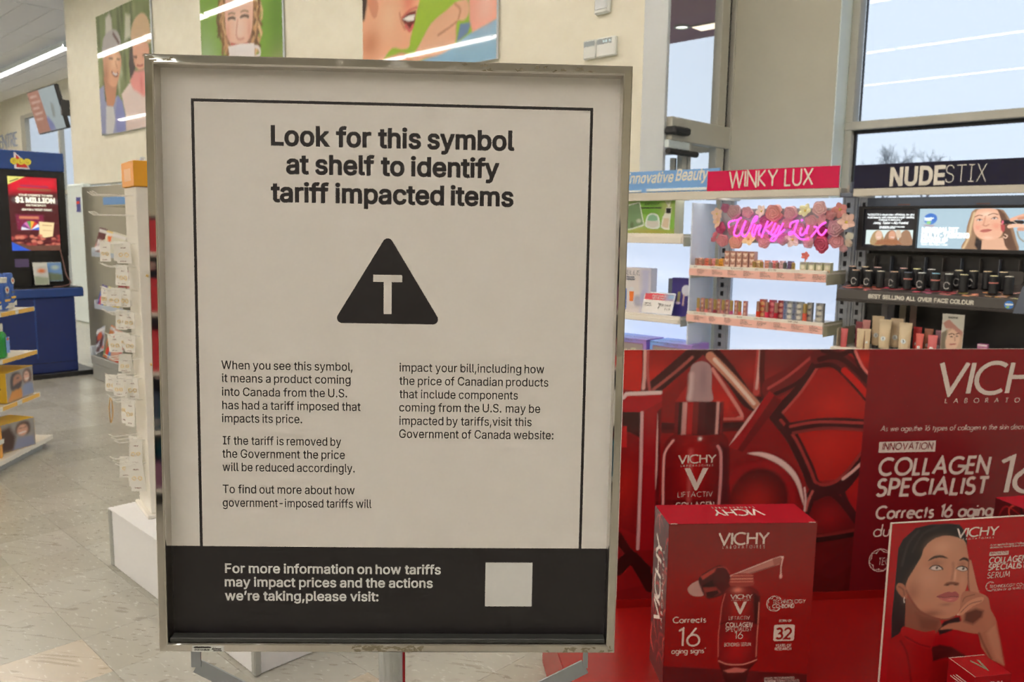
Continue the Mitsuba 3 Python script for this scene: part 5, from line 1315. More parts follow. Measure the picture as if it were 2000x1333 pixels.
TX_ = [-2.373,-2.336,-2.297,-2.258,-2.217]
for i, x in enumerate(TX_):
    t = thing('teddy_carton', f'tall brown teddy patterned carton, {ORD[i]} from the left of its row', 'carton', 'tall teddy cartons on the upper pink shelf')
    carton_box(t, x - 0.0155, x + 0.0155, 4.245, 4.285, S1 - 0.002, S1 + 0.100, (196, 146, 122), pattern=teddy)
JX = [-1.914,-1.867,-1.825,-1.781]
for i, (x, nm) in enumerate(zip(JX, ['flower topped', 'first plain', 'second plain', 'right hand'])):
    t = thing('balm_carton', f'{nm} cream and green balm carton at the right of the upper pink shelf', 'carton')

    def balm(p):
        p.poly([(0, 0), (p.w, 0), (p.w, p.h * 0.22), (0, p.h * 0.22)], (226, 140, 96))
        p.poly([(0, p.h * 0.78), (p.w, p.h * 0.78), (p.w, p.h), (0, p.h)], (150, 140, 126))
        p.ell(p.w / 2, p.h * 0.5, p.w * 0.3, p.h * 0.2, (240, 226, 196))
    carton_box(t, x - 0.017, x + 0.017, 4.24, 4.28, S1 - 0.002, S1 + 0.052, (196, 190, 150), pattern=balm)
t = thing('flower_topper', 'coral blossom shaped pick above the flower topped balm carton', 'flower pick')
xj = JX[0] + 0.002
put(t + '__stem', tube([(xj, 4.26, S1 + 0.05), (xj + 0.002, 4.26, S1 + 0.075)], 0.0035, 6), 'mat_price_pink')
bm = blossom(0.024, 4)
put(t + '__blossom', frame(bm, (xj + 0.004, 4.258, S1 + 0.086), X_, Z_, -Y_), 'mat_flower', smooth=True, color=np.tile(seen((216, 116, 100)), (len(bm.vertices), 1)))
for i, (px0, w_, cap) in enumerate(zip([(-2.508,0.792),(-2.429,0.801),(-2.372,0.808)], (0.022, 0.030, 0.022), ('mat_gold', 'mat_teddy_brown', 'mat_gold'))):
    t = thing('compact_case', f'{["small gold", "brown and pink", "second gold"][i]} compact case on the lowest pink shelf behind the red display', 'compact')
    put(t + '__case', frame(lathe([(0, 0), (w_, 0), (w_ * 1.05, 0.02), (w_, 0.035), (w_ * 0.7, 0.045), (0, 0.047)], 20), (px0[0], 4.27 + 0.03 * (i % 2), 0.748), X_, Y_), cap, smooth=40)

# ---- goods of the blue bay
t = thing('tea_skincare_box', 'lime green gift box showing a jar and a reed diffuser, under the blue header', 'box')
put(t + '__carton', box(-3.12, 4.2405, 1.492, -2.7355, 4.34, 1.728, 0.001), 'mat_goods', color=np.tile(seen((206, 186, 128)), (24, 1)))
G = Print(0.3845, 0.236, 0.0016, (124, 176, 62), k=1.15)
u0, v0 = -3.12, 1.492
GZ = (3.12, -1.492)


def gz(pts):
    return [(a + GZ[0], b + GZ[1]) for a, b in pts]


G.glow(0.10, 0.05, 0.09, 0.05, (190, 190, 120), 0.7)
G.glow(0.33, 0.17, 0.05, 0.06, (196, 186, 120), 0.7)
G.glow(0.22, 0.02, 0.2, 0.02, (190, 160, 80), 0.7)
G.glow(0.05, 0.20, 0.06, 0.04, (196, 196, 140), 0.6)
G.poly(gz([(-3.091,1.679),(-2.994,1.699),(-2.953,1.549),(-3.066,1.52),(-3.09,1.519)]), (232, 232, 206))
G.poly(gz([(-3.09,1.669),(-3.0,1.69),(-2.962,1.556),(-3.064,1.529),(-3.091,1.527)]), (120, 146, 100))
G.ell(*gz([(-2.998,1.578)])[0], 0.018, 0.012, (196, 196, 170), 0.01)
G.ell(*gz([(-3.05,1.553)])[0], 0.014, 0.02, (96, 112, 70), 0.01)
G.poly(gz([(-2.946,1.544),(-2.942,1.592),(-2.927,1.618),(-2.896,1.627),(-2.862,1.618),(-2.844,1.592),(-2.84,1.538),(-2.886,1.528)]), (232, 234, 214), curve=3)
G.poly(gz([(-2.934,1.582),(-2.924,1.61),(-2.893,1.619),(-2.861,1.606),(-2.855,1.581),(-2.894,1.575)]), (136, 180, 138), 0.004)
G.poly(gz([(-2.939,1.578),(-2.852,1.578),(-2.849,1.545),(-2.887,1.534),(-2.937,1.547)]), (216, 208, 186), 0.004)
G.poly(gz([(-2.833,1.54),(-2.822,1.601),(-2.804,1.629),(-2.799,1.661),(-2.759,1.661),(-2.763,1.615),(-2.769,1.524),(-2.807,1.526)]), (238, 230, 204))
G.poly(gz([(-2.798,1.656),(-2.763,1.655),(-2.766,1.623),(-2.798,1.626)]), (28, 26, 26))
G.poly(gz([(-2.824,1.545),(-2.813,1.596),(-2.775,1.594),(-2.779,1.534)]), (222, 196, 160), 0.004)
for a in (-14, -4, 8, 20, 30):
    G.line(gz([(-2.778,1.659)]) + [(0.300 + a * 0.00155 + 0.018, 0.234)], 0.0030, (240, 232, 212))
put_print(t + '__front_print', G, (-3.12, 4.2405, 1.492), X_, Z_)
put_flat(t + '__lettering', unary_union([stroke_text('TEAOLOGY', *[(-2.97,1.707)][0], 0.125, 0.024, stem=0.15, gap=0.2), letters('Acid fusion', *[(-2.961,1.673)][0], 0.105, 0.020, shear=0.3), sbox(*([(-2.984,1.655)][0] + [(-2.832,1.662)][0]))]), (0, 4.2405, 0), X_, Z_, 'mat_ink_black', lift=0.0012, thick=0.0003)
put(t + '__side_print', box(-2.7354, 4.2405, 1.492, -2.734, 4.34, 1.728), 'mat_shelf_side')

t = thing('collagen_box', 'pale beige skincare box with an orange tube printed on it', 'box')
put(t + '__carton', box(-3.10, 4.2605, 0.992, -2.905, 4.33, 1.283, 0.001), 'mat_goods', color=np.tile(seen((206, 192, 182)), (24, 1)))
G = Print(0.195, 0.291, 0.003, (214, 200, 190))
G.poly([(0.12, 0.291), (0.195, 0.291), (0.195, 0), (0.13, 0)], (186, 180, 196), 0.05)
G.poly([(0, 0.02), (0.012, 0.02), (0.012, 0.155), (0, 0.155)], (36, 84, 160))
G.poly([(0.036, 0.075), (0.066, 0.075), (0.07, 0.14), (0.034, 0.14)], (222, 112, 44))
G.poly([(0.032, 0.14), (0.072, 0.14), (0.066, 0.165), (0.04, 0.165)], (214, 208, 202))
G.ell(0.10, 0.08, 0.03, 0.035, (170, 164, 172), 0.02)
G.ell(0.15, 0.10, 0.03, 0.05, (176, 170, 190), 0.02)
put_print(t + '__front_print', G, (-3.10, 4.2605, 0.992), X_, Z_)
put_flat(t + '__lettering', unary_union([stroke_text('ELLE', *[(-3.092,1.238)][0], 0.10, 0.026, stem=0.1, gap=0.25)] + [sbox(*q_[0], *q_[1]) for q_ in ([(-3.091,1.217),(-3.031,1.226)], [(-3.09,1.204),(-3.026,1.213)])]), (0, 4.2605, 0), X_, Z_, 'mat_slate', lift=0.0012, thick=0.0003)

t = thing('price_ticket', 'clear plastic price ticket holder with a red banner, in front of the beige skincare box', 'price tag')
TO_, TU_, TV_ = np.array([-2.945, 4.225, 1.004]), X_, np.array([0.02, 0.28, 0.96]) / np.linalg.norm([0.02, 0.28, 0.96])
put(t + '__holder', frame(box(-0.004, 0, -0.003, 0.224, 0.138, -0.0005, 0.001), TO_, TU_, TV_), 'mat_fin_white')
put(t + '__card', frame(box(0, 0.004, -0.0005, 0.22, 0.132, 0.0004), TO_, TU_, TV_), 'mat_paper_white')
G = Print(0.214, 0.042, 0.004, (200, 40, 56))
G.poly([(0.16, 0), (0.24, 0), (0.24, 0.05), (0.16, 0.05)], (110, 170, 196), 0.06)
put_print(t + '__banner', G, TO_ + 0.003 * TU_ + 0.088 * TV_, TU_, TV_, lift=0.0006)
put_flat(t + '__banner_text', unary_union([letters('Shop all the beauty', 0.058, 0.111, 0.10, 0.010, weight=0.03), letters('gift of the season', 0.064, 0.096, 0.088, 0.010, weight=0.03)]), TO_, TU_, TV_, 'mat_ink_white', lift=0.0014, thick=0.0003)
put_flat(t + '__price', unary_union([letters('7', 0.113, 0.034, 0.020, 0.034, weight=0.03), letters('19', 0.136, 0.051, 0.018, 0.016, weight=0.03), letters('SAVE', 0.164, 0.052, 0.044, 0.013, weight=0.02), letters('21.01', 0.164, 0.030, 0.044, 0.012), sbox(0.012, 0.062, 0.06, 0.067), sbox(0.012, 0.053, 0.072, 0.055), sbox(0.012, 0.047, 0.066, 0.049)]), TO_, TU_, TV_, 'mat_ink_black', lift=0.0008, thick=0.0003)

t = thing('perfume_set_box', 'dark purple gift box with two bottles printed on it', 'box')
put(t + '__carton', box(-2.765, 4.29, 0.992, -2.618, 4.35, 1.232, 0.001), 'mat_goods', color=np.tile(seen((52, 40, 98)), (24, 1)))
G = Print(0.147, 0.240, 0.003, (54, 42, 104))
G.ell(0.10, 0.165, 0.030, 0.034, (206, 200, 204))
G.poly([(0.034, 0.09), (0.058, 0.09), (0.062, 0.155), (0.044, 0.155)], (150, 136, 90), 0.004)
G.poly([(0.076, 0.07), (0.088, 0.07), (0.092, 0.14), (0.082, 0.14)], (196, 160, 150), 0.004)
G.ell(0.045, 0.085, 0.018, 0.008, (220, 190, 200))
G.poly([(0.12, 0.03), (0.14, 0.03), (0.145, 0.13), (0.13, 0.13)], (176, 150, 130), 0.006)
put_print(t + '__front_print', G, (-2.765, 4.29, 0.992), X_, Z_)
put(t + '__inner_tray', box(-2.80, 4.30, 0.992, -2.766, 4.36, 1.225), 'mat_slate')
for i, (x0, x1) in enumerate(((-3.20, -2.895), (-2.865, -2.565))):
    t = thing('gift_set', f'blue and violet gift box with a window, {["partly behind the chrome sign frame", "right hand one of the pair"][i]}', 'box')
    m = trimesh.creation.box(extents=(x1 - x0, 0.20, 0.175))
    m.apply_translation([(x0 + x1) / 2, 4.32, 0.747])
    m = m.subdivide().subdivide()
    f_ = np.clip((m.vertices[:, 0] - x0) / (x1 - x0), 0, 1)[:, None]
    put(t + '__carton', m, 'mat_goods', color=seen((120, 160, 216)) * (1 - f_) + seen((160, 116, 178)) * f_)
    put(t + '__lid_seam', cat_([box(x0 - 0.001, 4.219, 0.826, x1 + 0.001, 4.30, 0.8275), box(x0, 4.30, 0.8345, x1, 4.304, 0.8352)]), 'mat_slate')
    put(t + '__window_border', frame(slab(sbox(x0 + 0.02, 0.67, x1 - 0.02, 0.808).difference(sbox(x0 + 0.027, 0.67, x1 - 0.027, 0.801)), 0.001), (0, 4.219, 0), X_, Z_), 'mat_gift_border' if 'mat_gift_border' in scene else mat('gift_border', (140, 100, 130), 0.4))
    put(t + '__window', box(x0 + 0.027, 4.2185, 0.67, x1 - 0.027, 4.2195, 0.801), 'mat_gift_window' if 'mat_gift_window' in scene else mat('gift_window', (150, 132, 124), 0.15))
    put(t + '__bottle', cat_([box(x0 + 0.05 + q * 0.07, 4.2175, 0.69, x0 + 0.09 + q * 0.07, 4.2186, 0.775 - 0.01 * (q % 2)) for q in range(3)]), 'mat_shelf_side')
    put_flat(t + '__lettering', stroke_text('COLLECTION', x0 + 0.10, 0.815, 0.10, 0.010, stem=0.15, gap=0.3), (0, 4.2195, 0), X_, Z_, 'mat_gift_border', lift=0.0005, thick=0.0004)

# ---- bay with the navy header
kn = gondola('black shelving bay under the navy header', -1.70, -0.75, [(-1.725, -1.655)], None, zt=1.72)
put(kn + '__back_panel', box(-1.655, 4.485, 0.1, -0.75, 4.495, 1.70), 'mat_black_plastic')
put(kn + '__upper_panel', box(-1.655, 4.40, 1.655, -0.75, 4.41, 1.702), 'mat_slate')
for x in (-1.50, -1.14):
    put(kn + '__upper_panel__slot', box(x, 4.398, 1.662, x + 0.06, 4.401, 1.668), 'mat_ink_brown')
canopy(kn, -1.656, -0.75, 1.702, 1.741)
t = thing('header_sign', 'glossy navy header sign lettered NUDESTIX', 'sign')
put(t + '__board', box(-1.655, 4.200, 1.741, -0.75, 4.208, 1.8575), 'mat_head_navy')
q = [(-1.48,1.753),(-1.23,1.756),(-1.228,1.757),(-1.055,1.758)]
put_flat(t + '__lettering', unary_union([letters('NUDE', q[0][0], q[0][1] - 0.001, q[1][0] - q[0][0], 0.083, weight=0.06), letters('STIX', q[2][0], q[2][1] - 0.002, q[3][0] - q[2][0], 0.086, weight=-0.030)]), (0, 4.2, 0), X_, Z_, 'mat_head_letter', lift=0.0002, thick=0.002)

t = thing('lightbox', 'black framed backlit advertising box with a portrait and makeup slogan', 'lightbox')
LY = 4.36
put(t + '__frame', cat_([box(-1.684, LY, 1.427, -1.655, LY + 0.05, 1.6565, 0.002), box(-1.684, LY, 1.642, -0.72, LY + 0.05, 1.6565, 0.002), box(-1.684, LY, 1.427, -0.72, LY + 0.05, 1.446, 0.002), box(-1.404, LY, 1.427, -1.388, LY + 0.05, 1.6565), box(-1.684, LY + 0.02, 1.427, -0.72, LY + 0.05, 1.6565)]), 'mat_black_plastic')
def lz(pts, ox, oz):
    return [(a - ox, b - oz) for a, b in pts]


A_ = Print(0.252, 0.197, 0.0022, (22, 22, 27), emits=True)
o_ = (-1.656, 1.4455)
A_.poly(lz([(-1.643,1.535),(-1.395,1.536),(-1.394,1.461),(-1.643,1.461)], *o_), (216, 232, 228))
A_.poly(lz([(-1.617,1.46),(-1.612,1.509),(-1.592,1.532),(-1.569,1.53),(-1.556,1.505),(-1.546,1.459)], *o_), (176, 146, 104), curve=3)
A_.ell(*lz([(-1.578,1.507)], *o_)[0], 0.017, 0.024, (226, 186, 160), 0.004)
A_.line(lz([(-1.584,1.498),(-1.568,1.497)], *o_), 0.0035, (240, 220, 210), 0.003)
A_.poly(lz([(-1.549,1.462),(-1.544,1.509),(-1.524,1.533),(-1.501,1.531),(-1.489,1.506),(-1.48,1.461)], *o_), (150, 112, 84), curve=3)
A_.ell(*lz([(-1.511,1.508)], *o_)[0], 0.017, 0.024, (216, 160, 130), 0.004)
A_.line(lz([(-1.516,1.499),(-1.501,1.498)], *o_), 0.0035, (240, 220, 210), 0.003)
A_.poly(lz([(-1.476,1.463),(-1.471,1.51),(-1.452,1.534),(-1.43,1.531),(-1.418,1.507),(-1.408,1.462)], *o_), (160, 122, 94), curve=3)
A_.poly(lz([(-1.598,1.458),(-1.582,1.483),(-1.54,1.488),(-1.511,1.488),(-1.481,1.484),(-1.459,1.461)], *o_), (160, 104, 70), 0.006)
A_.poly(lz([(-1.493,1.532),(-1.473,1.533),(-1.466,1.502),(-1.482,1.493),(-1.491,1.506)], *o_), (214, 190, 164), 0.004, curve=3)
p_ = A_.mesh()
put(t + '__text_panel', frame(p_[0], (o_[0], LY + 0.019, o_[1]), X_, Z_), 'mat_black_plastic', color=p_[1] * 0.85, emit=VCOL)
tw = []
for q, xl, xr, yb, cp in (('"NUDESTIX is about clean, effortless, do-good', 145, 715, 190, 22), ('multi beauty with minimalist multi-tasking', 148, 705, 222, 22), ('makeup & skincare."', 280, 550, 250, 20), ('Jenny, Taylor + Ally Frankel', 212, 625, 290, 26), ('FOUNDERS, CREATORS AND', 285, 585, 330, 16), ('MOTHER AND DAUGHTERS', 285, 470, 345, 14)):
    tw.append((q, xl, xr, yb, cp))
TWQ = [[(-1.642,1.609),(-1.404,1.606)], [(-1.64,1.595),(-1.407,1.593)], [(-1.582,1.583),(-1.469,1.581)], [(-1.61,1.566),(-1.437,1.564)], [(-1.577,1.548),(-1.452,1.548)], [(-1.577,1.542),(-1.499,1.542)]]
put_flat(t + '__text_panel__lettering', unary_union([letters(a_[0], b_[0][0], b_[0][1], b_[1][0] - b_[0][0], a_[4] * 0.00046, weight=0.02, shear=0.25 if i == 3 else 0) for i, (a_, b_) in enumerate(zip(tw, TWQ))]), (0, LY + 0.018, 0), X_, Z_, 'mat_lamp_white', lift=0.0004, thick=0.0004, emit=(0.85, 0.9, 0.95))
B_ = Print(0.665, 0.1955, 0.0020, (168, 192, 204), emits=True)
o_ = (-1.386, 1.4465)
HRc, HR2, FS, FS2, FSD = (150, 116, 88), (96, 66, 50), (226, 172, 142), (242, 206, 180), (172, 104, 80)
B_.poly(lz([(-1.136,1.639),(-1.036,1.638),(-1.007,1.622),(-0.974,1.564),(-0.951,1.493),(-0.936,1.443),(-0.988,1.445),(-1.017,1.461),(-1.097,1.475),(-1.109,1.442),(-1.184,1.449),(-1.168,1.49),(-1.166,1.551),(-1.155,1.603)], *o_), HRc, curve=2)
B_.poly(lz([(-1.046,1.638),(-1.009,1.615),(-0.983,1.552),(-0.956,1.478),(-0.946,1.445),(-1.003,1.461),(-1.009,1.532),(-1.029,1.595)], *o_), HR2, 0.008, curve=2)
B_.line(lz([(-1.138,1.619),(-1.148,1.563),(-1.154,1.502),(-1.173,1.451)], *o_), 0.010, (214, 182, 140), 0.008, curve=4)
B_.poly(lz([(-1.122,1.507),(-1.091,1.483),(-1.08,1.443),(-1.109,1.442),(-1.126,1.466)], *o_), (40, 30, 30), 0.008)
B_.poly(lz([(-1.095,1.491),(-1.007,1.504),(-0.997,1.469),(-0.981,1.444),(-1.095,1.441)], *o_), (216, 168, 138), 0.004)
B_.poly(lz([(-1.137,1.583),(-1.134,1.615),(-1.118,1.638),(-1.05,1.638),(-1.03,1.607),(-1.016,1.567),(-1.011,1.536),(-1.017,1.512),(-1.038,1.496),(-1.07,1.491),(-1.103,1.498),(-1.126,1.519),(-1.138,1.551)], *o_), FS, 0.003, curve=3)
B_.glow(*lz([(-1.085,1.613)], *o_)[0], 0.030, 0.014, FS2, 0.8)
B_.glow(*lz([(-1.118,1.551)], *o_)[0], 0.014, 0.014, (226, 140, 120), 0.6)
B_.glow(*lz([(-1.04,1.559)], *o_)[0], 0.018, 0.016, (222, 140, 116), 0.7)
B_.glow(*lz([(-1.071,1.503)], *o_)[0], 0.020, 0.008, FS2, 0.6)
B_.line(lz([(-1.135,1.601),(-1.119,1.609),(-1.103,1.607)], *o_), 0.0034, (92, 60, 44), 0.003, curve=4)
B_.line(lz([(-1.078,1.609),(-1.059,1.617),(-1.037,1.612)], *o_), 0.0034, (92, 60, 44), 0.003, curve=4)
B_.ell(*lz([(-1.114,1.586)], *o_)[0], 0.0125, 0.0042, (206, 190, 182), 0.002)
B_.ell(*lz([(-1.113,1.587)], *o_)[0], 0.0040, 0.0040, (70, 46, 36), 0.002)
B_.line(lz([(-1.126,1.585),(-1.115,1.592),(-1.102,1.587)], *o_), 0.0024, (80, 50, 40), 0.002, curve=4)
B_.ell(*lz([(-1.05,1.594)], *o_)[0], 0.0125, 0.0042, (206, 190, 182), 0.002)
B_.ell(*lz([(-1.051,1.595)], *o_)[0], 0.0040, 0.0040, (70, 46, 36), 0.002)
B_.line(lz([(-1.064,1.592),(-1.05,1.601),(-1.036,1.594)], *o_), 0.0024, (80, 50, 40), 0.002, curve=4)
B_.line(lz([(-1.09,1.603),(-1.092,1.583),(-1.095,1.567)], *o_), 0.004, FSD, 0.007, curve=4, alpha=0.7)
B_.line(lz([(-1.098,1.563),(-1.084,1.558),(-1.072,1.565)], *o_), 0.0032, (150, 84, 64), 0.004, curve=4)
B_.poly(lz([(-1.107,1.533),(-1.096,1.542),(-1.085,1.543),(-1.074,1.545),(-1.057,1.539),(-1.073,1.53),(-1.094,1.527)], *o_), (186, 104, 92), 0.002, curve=3)
B_.line(lz([(-1.106,1.533),(-1.084,1.536),(-1.057,1.539)], *o_), 0.0016, (120, 60, 52), 0.002)
B_.poly(lz([(-1.023,1.567),(-1.005,1.563),(-1.003,1.54),(-1.009,1.528),(-1.019,1.54)], *o_), (176, 72, 74), 0.004)
B_.line(lz([(-1.015,1.578),(-0.935,1.576)], *o_), 0.017, (28, 20, 24), 0.002)
B_.line(lz([(-0.975,1.582),(-0.957,1.571)], *o_), 0.003, (190, 170, 150), 0.002)
B_.ell(*lz([(-1.015,1.576)], *o_)[0], 0.005, 0.009, (214, 100, 120), 0.002)
B_.line(lz([(-0.979,1.588),(-0.949,1.601),(-0.923,1.61)], *o_), 0.016, (226, 170, 142), 0.003, curve=3)
B_.line(lz([(-0.949,1.593),(-0.922,1.597)], *o_), 0.014, (200, 140, 112), 0.003)
B_.line(lz([(-0.986,1.556),(-0.956,1.561),(-0.919,1.557)], *o_), 0.016, (236, 186, 158), 0.003, curve=3)
B_.line(lz([(-0.945,1.544),(-0.917,1.544)], *o_), 0.016, (206, 150, 124), 0.004)
B_.line(lz([(-1.001,1.52),(-0.99,1.512),(-0.996,1.502),(-1.006,1.508)], *o_), 0.005, (216, 176, 150), 0.002, curve=4)
B_.line(lz([(-0.951,1.533),(-0.941,1.505),(-0.919,1.486)], *o_), 0.006, (150, 140, 120), 0.004, curve=4)
B_.ell(*lz([(-1.333,1.592)], *o_)[0], 0.0305, 0.0275, (64, 112, 190), 0.003)
B_.line(lz([(-1.353,1.575),(-1.312,1.576)], *o_), 0.004, (90, 150, 214), 0.003)
B_.ell(*lz([(-1.34,1.574)], *o_)[0], 0.010, 0.008, (150, 206, 120), 0.003)
B_.line(lz([(-1.359,1.56),(-1.316,1.558)], *o_), 0.0045, (176, 120, 124), 0.003)
p_ = B_.mesh()
put(t + '__portrait_panel', frame(p_[0], (o_[0], LY + 0.019, o_[1]), X_, Z_), 'mat_black_plastic', color=p_[1] * 0.92, emit=VCOL)
WQ = [[(-1.369,1.527),(-1.201,1.526)], [(-1.369,1.501),(-1.151,1.499)], [(-1.369,1.474),(-1.246,1.474)], [(-1.361,1.592),(-1.318,1.592)], [(-1.36,1.584),(-1.327,1.583)], [(-1.368,1.461),(-1.246,1.462)]]
put_flat(t + '__portrait_panel__lettering', unary_union([letters(a_, b_[0][0], (b_[0][1] + b_[1][1]) / 2, b_[1][0] - b_[0][0], c_, weight=w_) for a_, b_, c_, w_ in zip(['MINIMALIST', 'MULTI-TASKING', 'MAKEUP', 'beautiful', 'choice', 'VEGAN. SKIN-FIRST. CLEAN'], WQ, [0.0225, 0.0225, 0.0225, 0.0075, 0.0075, 0.0065], [0.07, 0.07, 0.07, 0.03, 0.03, 0.02])]), (0, LY + 0.018, 0), X_, Z_, 'mat_lamp_white', lift=0.0004, thick=0.0004, emit=(1.0, 1.05, 1.08))

# tester shelf
ns_ = put(kn + '__tester_shelf', cat_([box(-1.706, 4.2, 1.180, -0.80, 4.212, 1.2275, 0.002), box(-1.706, 4.212, 1.20, -0.80, 4.44, 1.212)]), 'mat_charcoal', label='charcoal shelf edge lettered BEST SELLING ALL OVER FACE COLOUR')
put(ns_ + '__lip', box(-1.706, 4.198, 1.166, -0.80, 4.206, 1.180, 0.002), 'mat_black_deck')
BSQ = [(-1.542,1.191),(-1.06,1.191)]
put_flat(ns_ + '__lettering', letters('BEST SELLING ALL OVER FACE COLOUR', BSQ[0][0], (BSQ[0][1] + BSQ[1][1]) / 2, BSQ[1][0] - BSQ[0][0], 0.0195, weight=0.055, space=0.62), (0, 4.2, 0), X_, Z_, 'mat_head_letter', lift=0.0002, thick=0.0006)
bc = [(-0.917,1.201)][0]
put_flat(ns_ + '__badge', Point(bc[0], bc[1]).buffer(0.0190), (0, 4.2, 0), X_, Z_, 'mat_badge_blue' if 'mat_badge_blue' in scene else mat('badge_blue', (64, 120, 186), 0.4), lift=0.0002, thick=0.0006, label='round blue badge')
put_flat(ns_ + '__badge__band', unary_union([sbox(bc[0] - 0.015, bc[1] - 0.002, bc[0] + 0.016, bc[1] + 0.006)]), (0, 4.2, 0), X_, Z_, 'mat_lamp_white', lift=0.0009, thick=0.0003)
put_flat(ns_ + '__badge__leaf', affinity.rotate(affinity.scale(Point(bc[0] - 0.004, bc[1] - 0.011).buffer(0.006), 1.2, 0.8), 20), (0, 4.2, 0), X_, Z_, mat('leaf_green', (160, 196, 100), 0.5), lift=0.0009, thick=0.0003)
# sloping tray with printed swatches
tv = np.array([0, 0.22, 0.075]) / np.linalg.norm([0, 0.22, 0.075])
Tp = Print(0.90, 0.20, 0.004, (54, 46, 42))
tg = np.random.default_rng(9)
for x in np.arange(0.03, 0.86, 0.045):
    c = [(214, 120, 104), (206, 100, 98), (190, 92, 100), (214, 160, 120), (226, 190, 150)][min(4, int(x / 0.19))]
    for _ in range(3):
        x0, y0 = x + tg.uniform(-0.02, 0.02), tg.uniform(0.01, 0.07)
        Tp.line([(x0, y0), (x0 + tg.uniform(0.01, 0.04), y0 + tg.uniform(-0.012, 0.015))], tg.uniform(0.006, 0.016), tuple(int(v_ * tg.uniform(0.8, 1.1)) for v_ in c), 0.005)
put(ns_ + '__tray', frame(box(0, 0, -0.004, 0.90, 0.22, 0), (-1.703, 4.214, 1.226), X_, tv), 'mat_black_deck')
put_print(ns_ + '__tray__swatches', Tp, np.array([-1.703, 4.214, 1.226]), X_, tv, lift=0.0005)
bw = put(kn + '__divider_wall', box(-1.655, 4.44, 1.235, -0.78, 4.45, 1.412), 'mat_black_plastic')
for i in range(10):
    x = -1.60 + i * 0.083
    put(bw + '__fin', box(x, 4.40, 1.285, x + 0.003, 4.44, 1.40), 'mat_slate' if i % 2 else 'mat_charcoal')
TP = [-1.665,-1.511,-1.441,-1.297,-1.231,-1.164,-1.086,-0.946]
for i, x in enumerate(TP):
    t = thing('tester_plate', f'rounded black tester plate, {ORD[i]} from the left behind the black makeup sticks', 'tester plate', 'rounded black tester plates')
    h_ = [0.035, 0.028, 0.030, 0.024, 0.040, 0.028, 0.040, 0.055][i]
    g = sbox(-0.026, 0, 0.026, h_ - 0.02).buffer(0.012).union(sbox(-0.03, -0.03, 0.03, 0.0))
    put(t + '__plate', frame(slab(g, 0.003), (x, 4.385, 1.30), X_, Z_), 'mat_charcoal')
STK = [('f', 215, 'peach top and a silver ring mark'), ('f', 350, 'cream top and a silver ring mark'), ('f', 478, 'ivory top and plain body'), ('f', 620, 'peach top, ring mark at the left'), ('f', 765, 'grey blue top and a pink band'), ('f', 910, 'white top and a ring mark'), ('f', 1058, 'pale blue top and a pink band'), ('f', 1198, 'white top and ring mark, fourth from the right'), ('f', 1358, 'pale yellow top and plain body'), ('f', 1675, 'pale yellow top and a pink band'), ('f', 1837, 'cream top at the right end'),
       ('b', 178, 'peach top, at the left end'), ('b', 312, 'apricot top, second from the left'), ('b', 445, 'rose top, third from the left'), ('b', 718, 'blush top, fourth from the left'), ('b', 858, 'lemon top'), ('b', 1013, 'white top'), ('b', 1303, 'cream top with ring mark'), ('b', 1460, 'tan top with a curved mark'), ('b', 1605, 'peach top, second from the right'), ('b', 1775, 'peach top, at the right end')]
STC = [(240, 196, 160), (238, 214, 184), (240, 222, 194), (240, 200, 164), (86, 92, 102), (238, 236, 226), (150, 200, 224), (240, 240, 236), (238, 222, 170), (232, 214, 160), (236, 222, 196), (240, 196, 164), (238, 204, 160), (232, 184, 170), (232, 184, 168), (238, 226, 160), (242, 238, 220), (236, 214, 170), (214, 190, 150), (240, 206, 160), (238, 206, 166)]
STF = [-1.636,-1.571,-1.511,-1.446,-1.38,-1.316,-1.252,-1.193,-1.127,-1.001,-0.939]
STB = [-1.675,-1.609,-1.546,-1.419,-1.356,-1.288,-1.165,-1.1,-1.042,-0.975]
mat('ring_silver', (196, 184, 172), 0.35)
mat('band_pink', (206, 128, 112), 0.4)
for i, (row, _, nm) in enumerate(STK):
    x = STF[i] if row == 'f' else STB[i - 11]
    y = 4.262 if row == 'f' else 4.312
    z = 1.229 + (y - 4.214) * 0.341
    t = thing('makeup_stick', f'black makeup stick with {nm}, {"front" if row == "f" else "back"} row', 'makeup stick')
    r, h = 0.0202, 0.080
    put(t + '__barrel', frame(lathe([(0, 0), (r, 0), (r, h - 0.004), (r - 0.0015, h), (0, h)], 24), (x, y, z), X_, Y_), 'mat_black_plastic', smooth=40)
    m = lathe([(0, h), (r - 0.002, h), (r - 0.003, h + 0.003), (0, h + 0.004)], 24)
    put(t + '__tip', frame(m, (x, y, z), X_, Y_), 'mat_goods', color=np.tile(seen(STC[i]), (len(m.vertices), 1)))
    if 'ring' in nm or 'curved' in nm:
        a0 = -2.15 if 'left' in nm or 'curved' in nm else -1.75
        a = np.linspace(0.3, 5.6, 24)
        pts = [(x + (r + 0.0004) * math.cos(a0 + 0.75 * math.cos(q) * 0.95), y + (r + 0.0004) * math.sin(a0 + 0.75 * math.cos(q) * 0.95), z + 0.026 + 0.016 * math.sin(q)) for q in a]
        put(t + '__ring_mark', tube(pts, 0.0022, 5), 'mat_ring_silver')
    if 'band' in nm:
        put(t + '__band', frame(lathe([(r, 0.046), (r + 0.0005, 0.046), (r + 0.0005, 0.052), (r, 0.052)], 24), (x, y, z), X_, Y_), 'mat_band_pink', smooth=40)

# lower shelf with squeeze tubes
ls = put(kn + '__lower_shelf', box(-1.72, 4.2, 0.885, -0.80, 4.46, 0.923, 0.003), 'mat_shelf_cream')
put(kn + '__shelf_side', box(-1.70, 4.23, 0.89, -1.697, 4.47, 1.02), 'mat_shelf_side')


